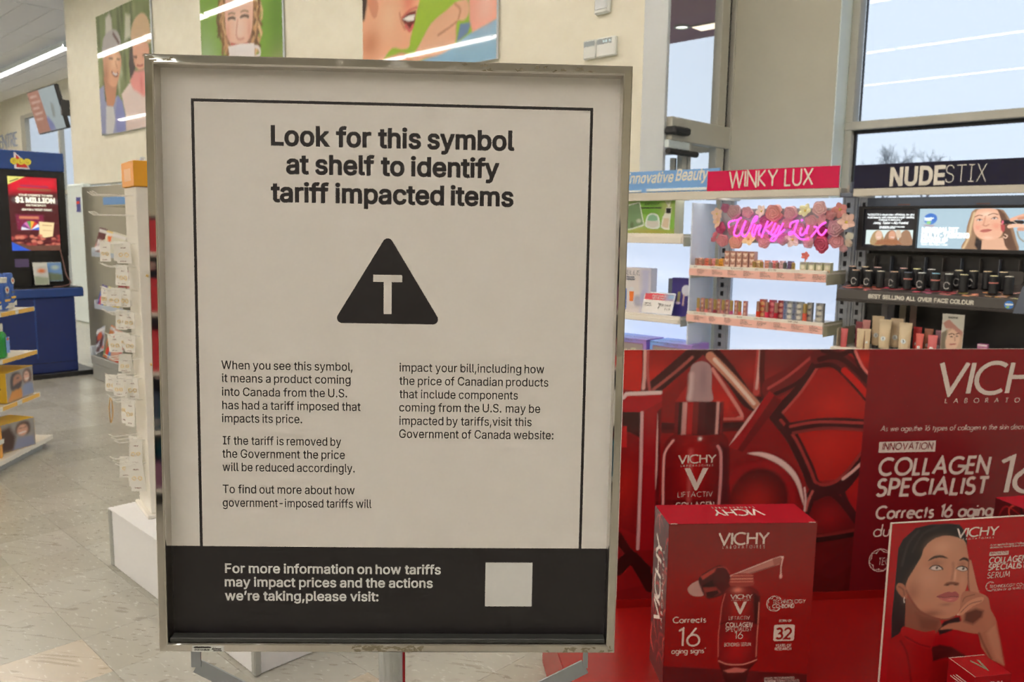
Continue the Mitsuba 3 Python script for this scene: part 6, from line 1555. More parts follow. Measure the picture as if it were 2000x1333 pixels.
def squeeze(k, x, y, z, w, h, col, cap_h, mark=None, flip=False):
    """tube standing on its cap: flat crimped end up, round below"""
    n, rows = 24, 9
    v = []
    for i in range(rows):
        f_ = i / (rows - 1)
        rx, ry = w / 2 * (0.86 + 0.14 * f_), w / 2 * 0.72 * (1 - f_ ** 1.3) + 0.001
        for a in np.linspace(0, 2 * np.pi, n, endpoint=False):
            v.append((x + rx * math.cos(a), y + ry * math.sin(a), z + cap_h + (h - cap_h) * f_))
    f = []
    for i in range(rows - 1):
        for j in range(n):
            a, b, c, d = i * n + j, i * n + (j + 1) % n, (i + 1) * n + (j + 1) % n, (i + 1) * n + j
            f += [[a, b, c], [a, c, d]]
    for j in range(1, n - 1):
        f += [[0, j + 1, j], [(rows - 1) * n, (rows - 1) * n + j, (rows - 1) * n + j + 1]]
    m = trimesh.Trimesh(v, f, process=False)
    put(k + '__tube', m, 'mat_goods', smooth=True, color=np.tile(seen(col), (len(v), 1)))
    if cap_h > 0:
        put(k + '__cap', frame(lathe([(0, 0), (w * 0.36, 0), (w * 0.38, cap_h), (0, cap_h)], 20), (x, y, z), X_, Y_), 'mat_black_plastic', smooth=40)
    put(k + '__crimp', box(x - w / 2, y - 0.0012, z + h - 0.004, x + w / 2, y + 0.0012, z + h + 0.006), 'mat_goods', color=np.tile(seen(tuple(min(255, q + 14) for q in col)), (8, 1)))
    fy = y - w * 0.36
    if mark:
        yy = y - w / 2 * 0.72 * (1 - 0.35 ** 1.3) - 0.0012
        put(k + '__badge', frame(slab(Point(0, 0).buffer(w * 0.20), 0.0006), (x, yy - 0.0008, z + cap_h + (h - cap_h) * 0.36), X_, Z_), 'mat_lamp_white')
        put(k + '__badge__figure', frame(slab(letters('3', -w * 0.06, -w * 0.09, w * 0.12, w * 0.18, weight=0.03), 0.0005), (x, yy - 0.0015, z + cap_h + (h - cap_h) * 0.36), X_, Z_), 'mat_ink_black')
        rows_ = [sbox(-w * 0.34, 0.80, w * 0.06, 0.86)] + [sbox(-w * (0.30 - 0.03 * (i % 2)), 0.70 - 0.05 * i, w * (0.30 - 0.05 * (i % 2)), 0.718 - 0.05 * i) for i in range(3)]
        gg = affinity.affine_transform(unary_union(rows_), [1, 0, 0, (h - cap_h), 0, cap_h])
        y1 = y - w / 2 * 0.72 * (1 - 0.66 ** 1.3) - 0.0024
        put(k + '__print', frame(slab(gg, 0.0005), (x, y1 - 0.0008, z), X_, np.array([0, 0.10, 0.995])), 'mat_ink_brown')


ZS = 0.923
TB = [-1.668,-1.583,-1.547,-1.464,-1.366,-1.296,-1.237]
TBB = [-1.615,-1.578,-1.52,-1.426,-1.326,-1.273,-1.225]
for i, (x, w_, h_, c, cp, mk_, nm) in enumerate(zip(TB, [.036, .040, .030, .060, .062, .036, .044], [.092, .098, .100, .156, .148, .100, .098], [(188, 82, 80), (206, 178, 138), (200, 172, 134), (206, 180, 140), (208, 182, 142), (206, 92, 78), (204, 96, 92)], [0, 0, 0, .014, .012, .004, .004], [0, 0, 1, 1, 1, 1, 1], ['small red squeeze tube at the left end', 'plain sand squeeze tube without badge', 'slim sand squeeze tube with a small badge', 'large sand squeeze tube left of centre, front', 'large sand squeeze tube nearest the portrait leaflet, front', 'coral squeeze tube in front of the red one', 'salmon squeeze tube in front of the brown one'])):
    t = thing('squeeze_tube', nm + ', lower shelf of the black bay', 'cosmetic tube')
    squeeze(t, x, 4.245, ZS, w_, h_, c, cp, mk_)
for i, (x, w_, h_, c, cp, mk_, nm) in enumerate(zip(TBB, [.034, .040, .060, .062, .040, .040, .034], [.128, .140, .165, .160, .126, .122, .118], [(128, 52, 58), (190, 122, 112), (196, 168, 128), (194, 166, 128), (176, 44, 44), (150, 88, 62), (146, 96, 104)], [0, 0, .020, .020, .003, .003, .003], [0, 0, 1, 1, 1, 1, 1], ['dark red squeeze tube partly hidden', 'dusty pink squeeze tube', 'large sand squeeze tube, left one of the back pair', 'large sand squeeze tube, right one of the back pair', 'red squeeze tube', 'brown squeeze tube', 'mauve squeeze tube beside the portrait leaflet'])):
    t = thing('squeeze_tube', nm + ', back row of the lower shelf', 'cosmetic tube')
    squeeze(t, x, 4.30, ZS, w_, h_, c, cp, mk_)
t = thing('portrait_leaflet', 'upright pale leaflet with a freckled face on the lower shelf of the black bay', 'leaflet')
q = [(-1.196,1.136),(-1.102,1.139),(-1.19,0.967),(-1.107,0.973)]
put(t + '__board', box(q[0][0] - 0.004, 4.24, ZS, q[1][0] - 0.002, 4.246, q[0][1], 0.0005), 'mat_card_edge')
Lw, Lh = q[1][0] - q[0][0], q[0][1] - ZS
L0 = Print(Lw, Lh, 0.0018, (206, 196, 176))
L0.poly([(0, 0), (Lw, 0), (Lw, Lh * 0.62), (Lw * 0.55, Lh * 0.74), (0, Lh * 0.55)], (196, 160, 130), 0.004)
L0.poly([(0, Lh * 0.55), (Lw * 0.25, Lh * 0.64), (Lw * 0.34, Lh * 0.3), (Lw * 0.2, 0), (0, 0)], (112, 100, 82), 0.01)
L0.ell(Lw * 0.55, Lh * 0.42, Lw * 0.32, Lh * 0.27, (218, 176, 146), 0.006, rot=-0.2)
L0.poly([(0.04 * Lw, Lh * 0.78), (Lw * 0.3, Lh * 0.88), (Lw * 0.7, Lh * 0.72), (Lw * 0.98, Lh * 0.62), (Lw * 0.95, Lh * 0.52), (Lw * 0.5, Lh * 0.68), (Lw * 0.2, Lh * 0.66)], (186, 130, 112), 0.005)
L0.line([(Lw * 0.36, Lh * 0.53), (Lw * 0.5, Lh * 0.56), (Lw * 0.62, Lh * 0.54)], 0.005, (110, 70, 56), 0.003)
L0.line([(Lw * 0.70, Lh * 0.56), (Lw * 0.82, Lh * 0.58)], 0.005, (110, 70, 56), 0.003)
L0.ell(Lw * 0.48, Lh * 0.49, 0.006, 0.003, (80, 56, 48), 0.003)
L0.ell(Lw * 0.74, Lh * 0.51, 0.005, 0.003, (80, 56, 48), 0.003)
L0.line([(Lw * 0.64, Lh * 0.48), (Lw * 0.66, Lh * 0.40)], 0.004, (176, 124, 100), 0.005)
L0.line([(Lw * 0.46, Lh * 0.31), (Lw * 0.68, Lh * 0.33)], 0.007, (170, 96, 84), 0.004)
put_print(t + '__print', L0, (q[0][0] - 0.003, 4.24, ZS + 0.001), X_, Z_)
put_flat(t + '__lettering', unary_union([letters('NUDESCAPE', q[0][0] + 0.004, ZS + 0.006, Lw * 0.86, 0.014, weight=0.04), letters('NUDESTIX', q[0][0] + 0.022, q[0][1] - 0.020, Lw * 0.45, 0.008, weight=0.04)]), (0, 4.24, 0), X_, Z_, 'mat_ink_black', lift=0.0012, thick=0.0004)
SB = [-1.055,-1.021,-0.972,-0.932,-0.891]
for i, (x, w_, h_, c, nm) in enumerate(zip(SB, [.040, .042, .038, .038, .044], [.030, .082, .060, .056, .066], [(150, 60, 50), (178, 108, 140), (140, 112, 114), (146, 122, 112), (190, 158, 130)], ['low brick red', 'mauve pink', 'grey mauve', 'taupe white tipped', 'tan'])):
    t = thing('sample_box', f'small {nm} sample box right of the portrait leaflet', 'box')
    carton_box(t, x - w_ / 2, x + w_ / 2, 4.25, 4.28, ZS, ZS + h_, c, pattern=lambda p, c=c: (p.line([(p.w * 0.3, p.h * 0.2), (p.w * 0.3, p.h * 0.8)], p.w * 0.06, tuple(int(v_ * 0.75) for v_ in c)), p.line([(p.w * 0.6, p.h * 0.2), (p.w * 0.6, p.h * 0.85)], p.w * 0.08, tuple(int(v_ * 0.75) for v_ in c)), p.poly([(0, p.h * 0.9), (p.w, p.h * 0.9), (p.w, p.h), (0, p.h)], (226, 206, 196))))
HG = [-1.527,-1.494,-1.437,-1.385]
for i, x in enumerate(HG):
    t = thing('hanging_sachet', f'dim hanging sachet, {ORD[i]} from the left behind the large sand tubes', 'sachet')
    m = box(x - 0.016, 4.40, 1.055 - 0.02 * (i == 3), x + 0.016, 4.404, 1.16, 0.001)
    put(t + '__sachet', m, 'mat_goods', color=np.tile(seen([(120, 112, 110), (96, 92, 96), (130, 116, 96), (124, 96, 84)][i]), (24, 1)))
    put(t + '__hook', tube([(x, 4.40, 1.158), (x, 4.45, 1.166)], 0.002, 5), 'mat_upright_grey')
t = thing('bay_end_trim', 'slanted grey blue acrylic end piece at the right end of the tester shelf', 'bracket')
put(t + '__plate', frame(slab(Polygon([(0, 0), (0.06, 0), (0.07, 0.16), (0.028, 0.12)]), 0.006), (-0.897, 4.196, 1.165), X_, Z_), 'mat_slate')

# ---------------------------------------------------------------- photographs and controls on the cream wall
PY = 4.505


def poster(label, x0, x1, z0, z1, paint):
    k = thing('wall_photo', label, 'picture')
    p = Print(x1 - x0, z1 - z0, 0.0105, (120, 128, 84), k=1.0)
    paint(p, lambda pts: [(a - x0, b - z0) for a, b in pts])
    put(k + '__panel', box(x0, PY, z0, x1, PY + 0.022, z1), 'mat_fin_white')
    put(k + '__standoff', cat_([box(a, PY + 0.02, c, a + 0.03, 4.541, c + 0.03) for a in (x0 + 0.1, x1 - 0.13) for c in (z0 + 0.1, z1 - 0.13)]), 'mat_upright_grey')
    put_print(k + '__print', p, (x0, PY, z0), X_, Z_, m='mat_acrylic', lift=0.001)


def photo_a(p, L):
    g_ = np.random.default_rng(2)
    for _ in range(80):
        p.glow(g_.uniform(0, p.w), g_.uniform(p.h * 0.25, p.h), 0.05, g_.uniform(0.08, 0.25), [(74, 80, 48), (150, 152, 104), (96, 106, 60), (196, 192, 160), (60, 66, 42)][int(g_.integers(5))], 0.7)
    p.poly(L([(-12.38,4.396),(-12.229,4.443),(-12.157,4.349),(-12.162,4.115),(-12.427,4.071)]), (196, 188, 170), 0.05)
    p.poly(L([(-11.664,4.338),(-11.512,4.293),(-11.521,4.018),(-11.734,4.01)]), (196, 190, 164), 0.06)
    p.poly(L([(-12.818,3.46),(-12.569,3.508),(-12.544,3.27),(-12.076,3.308),(-11.922,3.209),(-11.83,2.963),(-11.856,2.768),(-12.82,2.837)]), (150, 152, 176), 0.03)
    p.poly(L([(-12.552,3.624),(-12.048,3.512),(-12.185,3.235),(-12.266,3.169),(-12.493,3.212),(-12.524,3.407)]), (192, 134, 102), 0.03)
    p.poly(L([(-12.522,3.214),(-12.25,3.178),(-12.204,2.994),(-12.318,2.791),(-12.581,2.809)]), (206, 200, 194), 0.03)
    p.poly(L([(-12.074,3.318),(-11.92,3.22),(-11.825,2.984),(-11.85,2.789),(-12.172,2.812),(-12.195,3.057)]), (134, 136, 178), 0.03)
    p.poly(L([(-12.524,3.917),(-12.268,3.965),(-11.994,3.906),(-11.891,3.811),(-11.895,3.699),(-12.019,3.519),(-12.142,3.44),(-12.337,3.482),(-12.495,3.606),(-12.552,3.783)]), (214, 158, 122), 0.03, curve=3)
    p.glow(*L([(-12.124,3.78)])[0], 0.15, 0.10, (232, 184, 146), 0.8)
    p.glow(*L([(-12.461,3.634)])[0], 0.10, 0.16, (176, 116, 86), 0.8)
    p.line(L([(-12.241,3.649),(-12.15,3.592),(-12.053,3.58),(-12.034,3.614)]), 0.035, (150, 84, 70), 0.03, curve=3)
    p.line(L([(-12.206,3.635),(-12.12,3.598),(-12.058,3.604)]), 0.022, (226, 210, 200), 0.02)
    p.line(L([(-12.314,3.847),(-12.188,3.825)]), 0.018, (110, 70, 54), 0.03)
    p.line(L([(-12.037,3.799),(-11.942,3.782)]), 0.018, (110, 70, 54), 0.03)
    p.line(L([(-12.096,3.776),(-12.038,3.686)]), 0.02, (184, 124, 94), 0.03)
    p.poly(L([(-12.57,3.986),(-12.508,4.125),(-12.381,4.189),(-12.176,4.214),(-11.987,4.165),(-11.89,4.064),(-11.886,3.972),(-11.991,3.926),(-12.27,3.955),(-12.515,3.873),(-12.567,3.923)]), (178, 168, 160), 0.03, curve=3)
    p.line(L([(-12.128,4.151),(-12.002,4.05),(-11.94,4.0)]), 0.05, (110, 86, 80), 0.03)
    p.poly(L([(-11.935,3.314),(-11.649,3.426),(-11.489,3.438),(-11.163,3.381),(-10.789,3.224),(-10.849,2.686),(-11.844,2.757),(-11.822,3.025)]), (226, 200, 186), 0.03)
    p.poly(L([(-11.566,3.867),(-11.454,3.93),(-11.352,3.915),(-11.406,3.686),(-11.461,3.455),(-11.602,3.481),(-11.629,3.685)]), (62, 48, 48), 0.03)
    p.poly(L([(-11.454,3.93),(-11.25,3.919),(-10.983,3.861),(-10.951,3.723),(-11.038,3.599),(-11.218,3.559),(-11.366,3.592),(-11.457,3.693)]), (220, 160, 130), 0.03, curve=3)
    p.poly(L([(-11.619,3.453),(-11.448,3.563),(-11.244,3.547),(-11.045,3.542),(-10.898,3.332),(-11.159,3.204),(-11.527,3.342)]), (226, 146, 134), 0.05)
    p.glow(*L([(-11.239,3.38)])[0], 0.05, 0.12, (200, 92, 90), 0.7)
    p.line(L([(-11.45,3.751),(-11.362,3.735)]), 0.03, (100, 64, 54), 0.03)
    p.line(L([(-11.147,3.73),(-11.038,3.71)]), 0.03, (100, 64, 54), 0.03)
    p.line(L([(-11.349,3.629),(-11.25,3.607),(-11.161,3.61)]), 0.025, (170, 84, 76), 0.02)
    p.poly(L([(-11.521,4.018),(-11.48,4.13),(-11.366,4.22),(-11.158,4.262),(-10.992,4.206),(-10.899,4.067),(-10.9,3.849),(-11.198,3.931),(-11.454,3.93)]), (206, 170, 130), 0.03, curve=3)


def photo_b(p, L):
    p.poly([(0, 0), (p.w, 0), (p.w, p.h), (0, p.h)], (118, 152, 58))
    p.glow(p.w * 0.05, p.h * 0.05, 0.3, 0.6, (196, 204, 186), 0.9)
    p.glow(p.w * 0.95, p.h * 0.55, 0.2, 0.7, (84, 116, 44), 0.9)
    p.glow(p.w * 0.95, p.h * 0.1, 0.25, 0.25, (206, 184, 150), 0.8)
    cx_, cz_ = L([(-8.57,3.73)])[0]
    p.ell(cx_ + 0.02, cz_ + 0.10, 0.46, 0.58, (150, 108, 70), 0.08)
    g_ = np.random.default_rng(4)
    for s in range(150):
        a = g_.uniform(0, 2 * np.pi)
        r_0 = g_.uniform(0.24, 0.50)
        x0, z0 = cx_ + 0.02 + r_0 * math.cos(a), cz_ + 0.06 + 1.15 * r_0 * math.sin(a)
        p.line([(x0, z0), (x0 + g_.uniform(-0.05, 0.05), z0 - 0.07), (x0 + g_.uniform(-0.05, 0.05), z0 - 0.14)], 0.028, [(196, 150, 104), (122, 82, 52), (222, 184, 136), (92, 60, 42)][s % 4], 0.03, curve=3)
    p.poly(L([(-8.857,3.933),(-8.809,4.12),(-8.602,4.177),(-8.377,4.114),(-8.244,3.958),(-8.253,3.678),(-8.325,3.538),(-8.484,3.45),(-8.667,3.468),(-8.804,3.581),(-8.862,3.738)]), (230, 180, 154), 0.02, curve=4)
    p.glow(*L([(-8.553,3.669)])[0], 0.12, 0.16, (240, 200, 178), 0.8)
    p.glow(*L([(-8.808,3.65)])[0], 0.05, 0.12, (214, 150, 126), 0.7)
    p.glow(*L([(-8.333,3.597)])[0], 0.04, 0.12, (214, 150, 126), 0.7)
    for q in (L([(-8.789,3.797),(-8.712,3.799),(-8.638,3.776)]), L([(-8.505,3.773),(-8.423,3.774),(-8.344,3.75)])):
        p.line(q, 0.030, (92, 66, 54), 0.02, curve=3)
        p.line([(a, b + 0.05) for a, b in q], 0.018, (150, 108, 80), 0.02, curve=3)
    p.line(L([(-8.581,3.751),(-8.62,3.602),(-8.561,3.545),(-8.458,3.543)]), 0.022, (206, 140, 116), 0.03, curve=3)
    p.line(L([(-8.74,3.522),(-8.565,3.477),(-8.377,3.473)]), 0.035, (190, 96, 84), 0.02, curve=3)
    p.poly(L([(-8.809,3.508),(-8.523,3.495),(-8.234,3.46),(-8.229,3.277),(-8.787,3.331)]), (234, 220, 210), 0.015)
    p.line(L([(-8.228,3.425),(-8.136,3.393),(-8.124,3.328),(-8.227,3.311)]), 0.035, (222, 206, 196), 0.015, curve=4)


def photo_c(p, L):
    p.poly([(0, 0), (p.w, 0), (p.w, p.h), (0, p.h)], (152, 178, 56))
    p.glow(p.w * 0.55, p.h * 0.7, 0.3, 0.4, (182, 200, 80), 0.8)
    p.poly(L([(-6.285,3.645),(-6.264,4.017),(-5.328,3.808),(-5.422,3.483),(-5.469,3.404),(-5.508,3.323),(-5.543,3.239),(-5.588,3.127),(-5.618,3.044),(-5.718,3.043),(-5.847,3.07),(-5.98,2.983),(-6.09,2.854),(-6.3,2.862)]), (232, 168, 130), 0.02, curve=3)
    p.glow(*L([(-5.896,3.327)])[0], 0.13, 0.15, (242, 186, 146), 0.8)
    p.glow(*L([(-6.168,3.151)])[0], 0.14, 0.12, (200, 124, 86), 0.8)
    p.glow(*L([(-5.616,3.415)])[0], 0.08, 0.10, (222, 116, 92), 0.7)
    p.poly(L([(-6.304,3.363),(-6.291,4.054),(-6.127,4.017),(-6.204,3.504),(-6.248,3.37)]), (52, 38, 34), 0.03)
    p.poly(L([(-6.203,3.536),(-6.12,3.552),(-6.04,3.476),(-6.061,3.378),(-6.11,3.363),(-6.164,3.434)]), (214, 140, 106), 0.02, curve=3)
    p.poly(L([(-5.717,3.29),(-5.641,3.33),(-5.518,3.33),(-5.533,3.238),(-5.582,3.179),(-5.657,3.228)]), (104, 40, 36), 0.015)
    p.poly(L([(-5.696,3.288),(-5.616,3.305),(-5.533,3.297),(-5.548,3.252),(-5.626,3.259)]), (238, 228, 214), 0.012)
    p.line(L([(-5.657,3.228),(-5.602,3.18),(-5.562,3.213)]), 0.03, (196, 92, 84), 0.015, curve=3)
    p.line(L([(-5.704,3.302),(-5.616,3.341),(-5.508,3.352)]), 0.02, (190, 96, 80), 0.02, curve=3)
    p.line(L([(-5.741,3.347),(-5.712,3.267),(-5.667,3.199)]), 0.014, (190, 116, 84), 0.02, curve=3)
    p.poly(L([(-5.495,2.904),(-5.031,2.986),(-4.816,3.053),(-4.531,3.116),(-4.522,2.56),(-5.67,2.681)]), (142, 178, 198), 0.02)
    p.poly(L([(-4.966,3.132),(-4.838,3.125),(-4.879,3.048),(-5.009,2.997)]), (110, 132, 160), 0.02)
    p.poly(L([(-4.873,3.707),(-4.539,3.633),(-4.531,3.109),(-4.712,3.071),(-4.824,3.047),(-4.859,3.143)]), (238, 164, 140), 0.02)
    p.glow(*L([(-4.673,3.234)])[0], 0.10, 0.14, (244, 186, 164), 0.8)
    p.poly(L([(-5.593,2.932),(-5.47,3.05),(-5.327,3.19),(-5.144,3.26),(-5.011,3.308),(-4.882,3.299),(-4.868,3.199),(-4.923,3.153),(-5.01,3.153),(-5.031,2.986),(-5.234,2.928),(-5.471,2.916),(-5.619,2.798)]), (228, 172, 136), 0.02, curve=3)
    p.line(L([(-5.234,3.088),(-5.098,3.125),(-5.01,3.156)]), 0.016, (190, 126, 92), 0.02, curve=3)
    p.line(L([(-5.033,3.298),(-4.967,3.244),(-4.988,3.178)]), 0.016, (190, 126, 92), 0.02, curve=3)
    p.poly(L([(-5.953,2.995),(-5.719,3.017),(-5.569,2.974),(-5.644,2.801),(-6.009,2.828)]), (222, 150, 116), 0.03)


pa = [(-12.745,4.471),(-10.876,4.374),(-12.752,2.814),(-9.47,4.122),(-7.659,3.797),(-6.275,3.549),(-4.557,2.791)]
PZ0, PZ1 = pa[2][1], pa[0][1]
poster('large glossy photograph of two laughing people in hats, farthest left on the cream wall', pa[0][0], pa[1][0], PZ0, PZ1, photo_a)
poster('large glossy photograph of a curly haired woman sipping from a white cup', pa[3][0], pa[4][0], PZ0, PZ1, photo_b)
poster('large glossy close-up photograph of a laughing mouth and a raised hand', pa[5][0], pa[6][0], PZ0, PZ1, photo_c)

mat('plastic_white', (214, 210, 196), 0.4)
mat('lcd_grey', (140, 146, 142), 0.15)
mat('lcd_bright', (206, 222, 220), 0.15)
for i, (x0, x1) in enumerate(((-3.705, -3.598), (-3.590, -3.428))):
    t = thing('thermostat', ['narrow white thermostat with a dark display, left one of the pair on the cream wall', 'wide white thermostat with a lit display, right one of the pair on the cream wall'][i], 'thermostat')
    put(t + '__case', box(x0, 4.508, 2.690, x1, 4.54, 2.815, 0.006), 'mat_plastic_white')
    put(t + '__display', box(x0 + 0.008, 4.506, 2.772, x1 - 0.024 * i - 0.006, 4.5085, 2.806), 'mat_lcd_grey')
    if i:
        put(t + '__display__digits', cat_([box(x0 + 0.06 + q, 4.505, 2.781, x0 + 0.075 + q, 4.5065, 2.797) for q in (0, 0.02, 0.05)]), 'mat_lcd_bright')
t = thing('wall_sensor', 'tall white sensor box on the cream wall above the two thermostats', 'sensor')
put(t + '__case', box(-3.62, 4.505, 2.972, -3.488, 4.54, 3.20, 0.012), 'mat_plastic_white')
put(t + '__cover', box(-3.605, 4.500, 3.0, -3.503, 4.506, 3.17, 0.004), 'mat_jamb_grey')
put(t + '__button', frame(trimesh.creation.cylinder(0.006, 0.006, sections=12), (-3.555, 4.499, 3.068), X_, Z_), 'mat_gasket')

# ---------------------------------------------------------------- blue lottery kiosk
mat('kiosk_blue', (40, 66, 122), 0.35)
mat('kiosk_navy', (28, 42, 92), 0.4)
mat('kiosk_black', (20, 19, 20), 0.3)
t = thing('lottery_kiosk', 'blue and black lottery kiosk with a lit red advertising screen, at the far left', 'kiosk')
KX = -8.95
put(t + '__header', box(-9.45, 1.75, 2.03, KX, 2.787, 2.212, 0.006), 'mat_kiosk_blue')
put(t + '__cabinet', box(-9.42, 1.76, 0.885, KX - 0.02, 2.785, 2.03, 0.006), 'mat_kiosk_black')
put(t + '__bezel', frame(slab(sbox(1.77, 1.20, 2.785, 2.028).difference(sbox(2.275, 1.242, 2.722, 1.972)), 0.012), (KX - 0.02, 0, 0), Y_, Z_, X_), 'mat_kiosk_black')
put(t + '__counter', box(-9.45, 1.70, 0.795, -8.75, 2.838, 0.885, 0.008), 'mat_kiosk_blue')
put(t + '__counter__top', box(-9.2, 1.71, 0.884, -8.76, 2.83, 0.893, 0.003), 'mat_kiosk_black')
put(t + '__pedestal', box(-9.4, 1.75, 0.05, -8.77, 2.755, 0.795, 0.006), 'mat_kiosk_navy')
put(t + '__pedestal__seam', box(-8.772, 1.78, 0.145, -8.768, 2.74, 0.15), 'mat_kiosk_black')
put(t + '__pedestal__edge_strip', box(-8.772, 2.385, 0.2, -8.766, 2.40, 0.79), 'mat_kiosk_blue')
put(t + '__base_plate', box(-9.5, 1.70, 0.0, -8.70, 2.90, 0.05, 0.004), 'mat_kiosk_black')
KS = Print(0.43, 0.715, 0.0045, (74, 22, 26), emits=True)
KS.poly([(0, 0.56), (0.43, 0.60), (0.43, 0.72), (0, 0.72)], (206, 14, 40), 0.08)
KS.poly([(-0.01, 0.72), (-0.01, 0.63), (0.16, 0.72)], (214, 206, 110), 0.006)
KS.line([(0.02, 0.665), (0.09, 0.695)], 0.010, (90, 84, 50), 0.006)
for z_, x0_, x1_, c_, w_ in ((0.630, 0.11, 0.345, (150, 110, 190), 0.020), (0.597, 0.09, 0.36, (236, 196, 120), 0.030), (0.535, 0.08, 0.385, (206, 176, 110), 0.012), (0.490, 0.05, 0.41, (206, 200, 196), 0.062), (0.437, 0.14, 0.32, (206, 180, 110), 0.012), (0.397, 0.10, 0.375, (196, 186, 180), 0.016)):
    KS.line([(x0_, z_), (x1_, z_ - 0.004)], w_ * 0.55, tuple(int(v_ * 0.5) for v_ in c_), w_ * 0.7, alpha=0.8)
KS.poly([(0.06, 0.20), (0.30, 0.20), (0.29, 0.35), (0.05, 0.35)], (120, 30, 60), 0.02)
KS.poly([(0.08, 0.31), (0.25, 0.31), (0.25, 0.335), (0.08, 0.335)], (196, 116, 86), 0.012)
for a, c_ in zip(np.linspace(0.15, math.pi - 0.15, 8), [(60, 110, 200), (220, 220, 230), (200, 60, 50), (236, 170, 60), (90, 150, 80), (200, 110, 170), (120, 60, 120), (210, 210, 220)]):
    KS.poly([(0.175, 0.205), (0.175 + 0.085 * math.cos(a - 0.19), 0.205 + 0.085 * math.sin(a - 0.19)), (0.175 + 0.085 * math.cos(a + 0.19), 0.205 + 0.085 * math.sin(a + 0.19))], c_, 0.006)
KS.poly([(0.245, 0.12), (0.365, 0.14), (0.385, 0.275), (0.25, 0.285)], (228, 200, 150), 0.006)
KS.line([(0.28, 0.25), (0.36, 0.246)], 0.007, (150, 120, 84), 0.006)
KS.line([(0.28, 0.20), (0.36, 0.196)], 0.006, (176, 150, 110), 0.006)
kg = np.random.default_rng(6)
for _ in range(34):
    KS.ell(kg.uniform(0, 0.43), kg.uniform(0.05, 0.15), kg.uniform(0.012, 0.03), kg.uniform(0.008, 0.02), [(196, 110, 90), (150, 60, 56), (110, 36, 38)][int(kg.integers(3))], 0.012)
KS.poly([(0, 0), (0.43, 0), (0.43, 0.055), (0.15, 0.05), (0, 0.09)], (96, 62, 50), 0.012)
KS.poly([(0, 0), (0.16, 0), (0.0, 0.085)], (40, 84, 190), 0.008)
km, kc = KS.mesh()
put(t + '__screen', frame(km, (KX - 0.018, 2.285, 1.25), Y_, Z_, X_), 'mat_kiosk_black', color=kc, emit=VCOL)
put(t + '__screen__lettering', frame(slab(unary_union([letters('YOUR CHANCE TO WIN', 0.085, 0.532, 0.30, 0.017, weight=0.05), letters('$1 MILLION', 0.055, 0.470, 0.35, 0.046, weight=0.08), letters('ON THE SPOT!', 0.145, 0.434, 0.175, 0.017, weight=0.05), letters('ASK FOR A TICKET TODAY!', 0.105, 0.392, 0.265, 0.017, weight=0.05)]), 0.0008), (KX - 0.0175, 2.285, 1.25), Y_, Z_, X_), 'mat_lamp_white', emit=(0.62, 0.56, 0.44))
put(t + '__logo', frame(slab(Polygon([(2.355, 2.045), (2.355, 2.185), (2.445, 2.10), (2.47, 2.045)]).buffer(0.008), 0.004), (KX, 0, 0), Y_, Z_, X_), mat('logo_white', (232, 220, 220), 0.4), label='red sail and three yellow discs lettered O L G')
put(t + '__logo__sail', frame(slab(Polygon([(2.365, 2.052), (2.365, 2.170), (2.44, 2.10), (2.462, 2.052)]), 0.004), (KX + 0.002, 0, 0), Y_, Z_, X_), mat('logo_red', (206, 52, 44), 0.4))
for i, ch in enumerate('OLG'):
    yc = 2.345 + i * 0.058
    dk = put(t + '__logo__disc', frame(slab(Point(yc, 2.108).buffer(0.032), 0.004), (KX + 0.004, 0, 0), Y_, Z_, X_), mat('logo_yellow', (238, 214, 70), 0.4))
    put(t + '__logo__letter', frame(slab(stroke_text(ch, yc - 0.011, 2.096, 0.022, 0.026, stem=0.16), 0.001), (KX + 0.008, 0, 0), Y_, Z_, X_), mat('logo_ochre', (186, 140, 40), 0.5))
put(t + '__slot', box(KX - 0.02, 2.30, 1.09, KX - 0.008, 2.42, 1.17), mat('slot_purple', (92, 76, 110), 0.4), label='small purple ticket slot panel')
put(t + '__leaflet_pocket', box(KX - 0.02, 2.43, 0.90, KX + 0.05, 2.72, 0.915, 0.002), 'mat_kiosk_black')
for i, (y0, y1, z0, z1, nm, cs) in enumerate(((2.445, 2.575, 0.95, 1.175, 'white and orange', ((222, 216, 206), (226, 130, 80), (170, 176, 150))), (2.575, 2.71, 0.97, 1.205, 'blue and green', ((120, 160, 206), (200, 212, 206), (110, 120, 96))))):
    b = thing('kiosk_leaflet', f'{nm} leaflet leaning in the black pocket of the blue lottery kiosk', 'leaflet')
    pv = np.array([-0.22, 0, 0.975])
    pr = Print(y1 - y0, z1 - z0, 0.008, cs[0])
    pr.poly([(0, 0), (y1 - y0, 0), (y1 - y0, 0.07), (0, 0.09)], cs[2], 0.02)
    pr.ell((y1 - y0) * 0.55, 0.14, 0.035, 0.022, cs[1], 0.02)
    pr.line([(0.01, 0.20), (y1 - y0 - 0.01, 0.20)], 0.02, (236, 232, 226), 0.01)
    put(b + '__card', frame(box(0, 0, -0.004, y1 - y0, z1 - z0, 0), (KX + 0.052 - 0.03 * i, y0, 0.915 + 0.03 * i), Y_, pv), 'mat_paper_white')
    put_print(b + '__print', pr, np.array([KX + 0.052 - 0.03 * i, y0, 0.915 + 0.03 * i]), Y_, pv)
put(t + '__pen_cord', tube(spline([(KX + 0.02, 2.70, 1.26), (KX + 0.03, 2.72, 1.12), (KX + 0.05, 2.735, 1.0), (KX + 0.08, 2.76, 0.93), (KX + 0.12, 2.68, 0.90), (KX + 0.14, 2.58, 0.898)], 5, closed=False), 0.006, 6), mat('cord_brown', (120, 86, 76), 0.5))
t = thing('door_notice', 'small blue and red sticker on the white door post beside the kiosk', 'sticker')
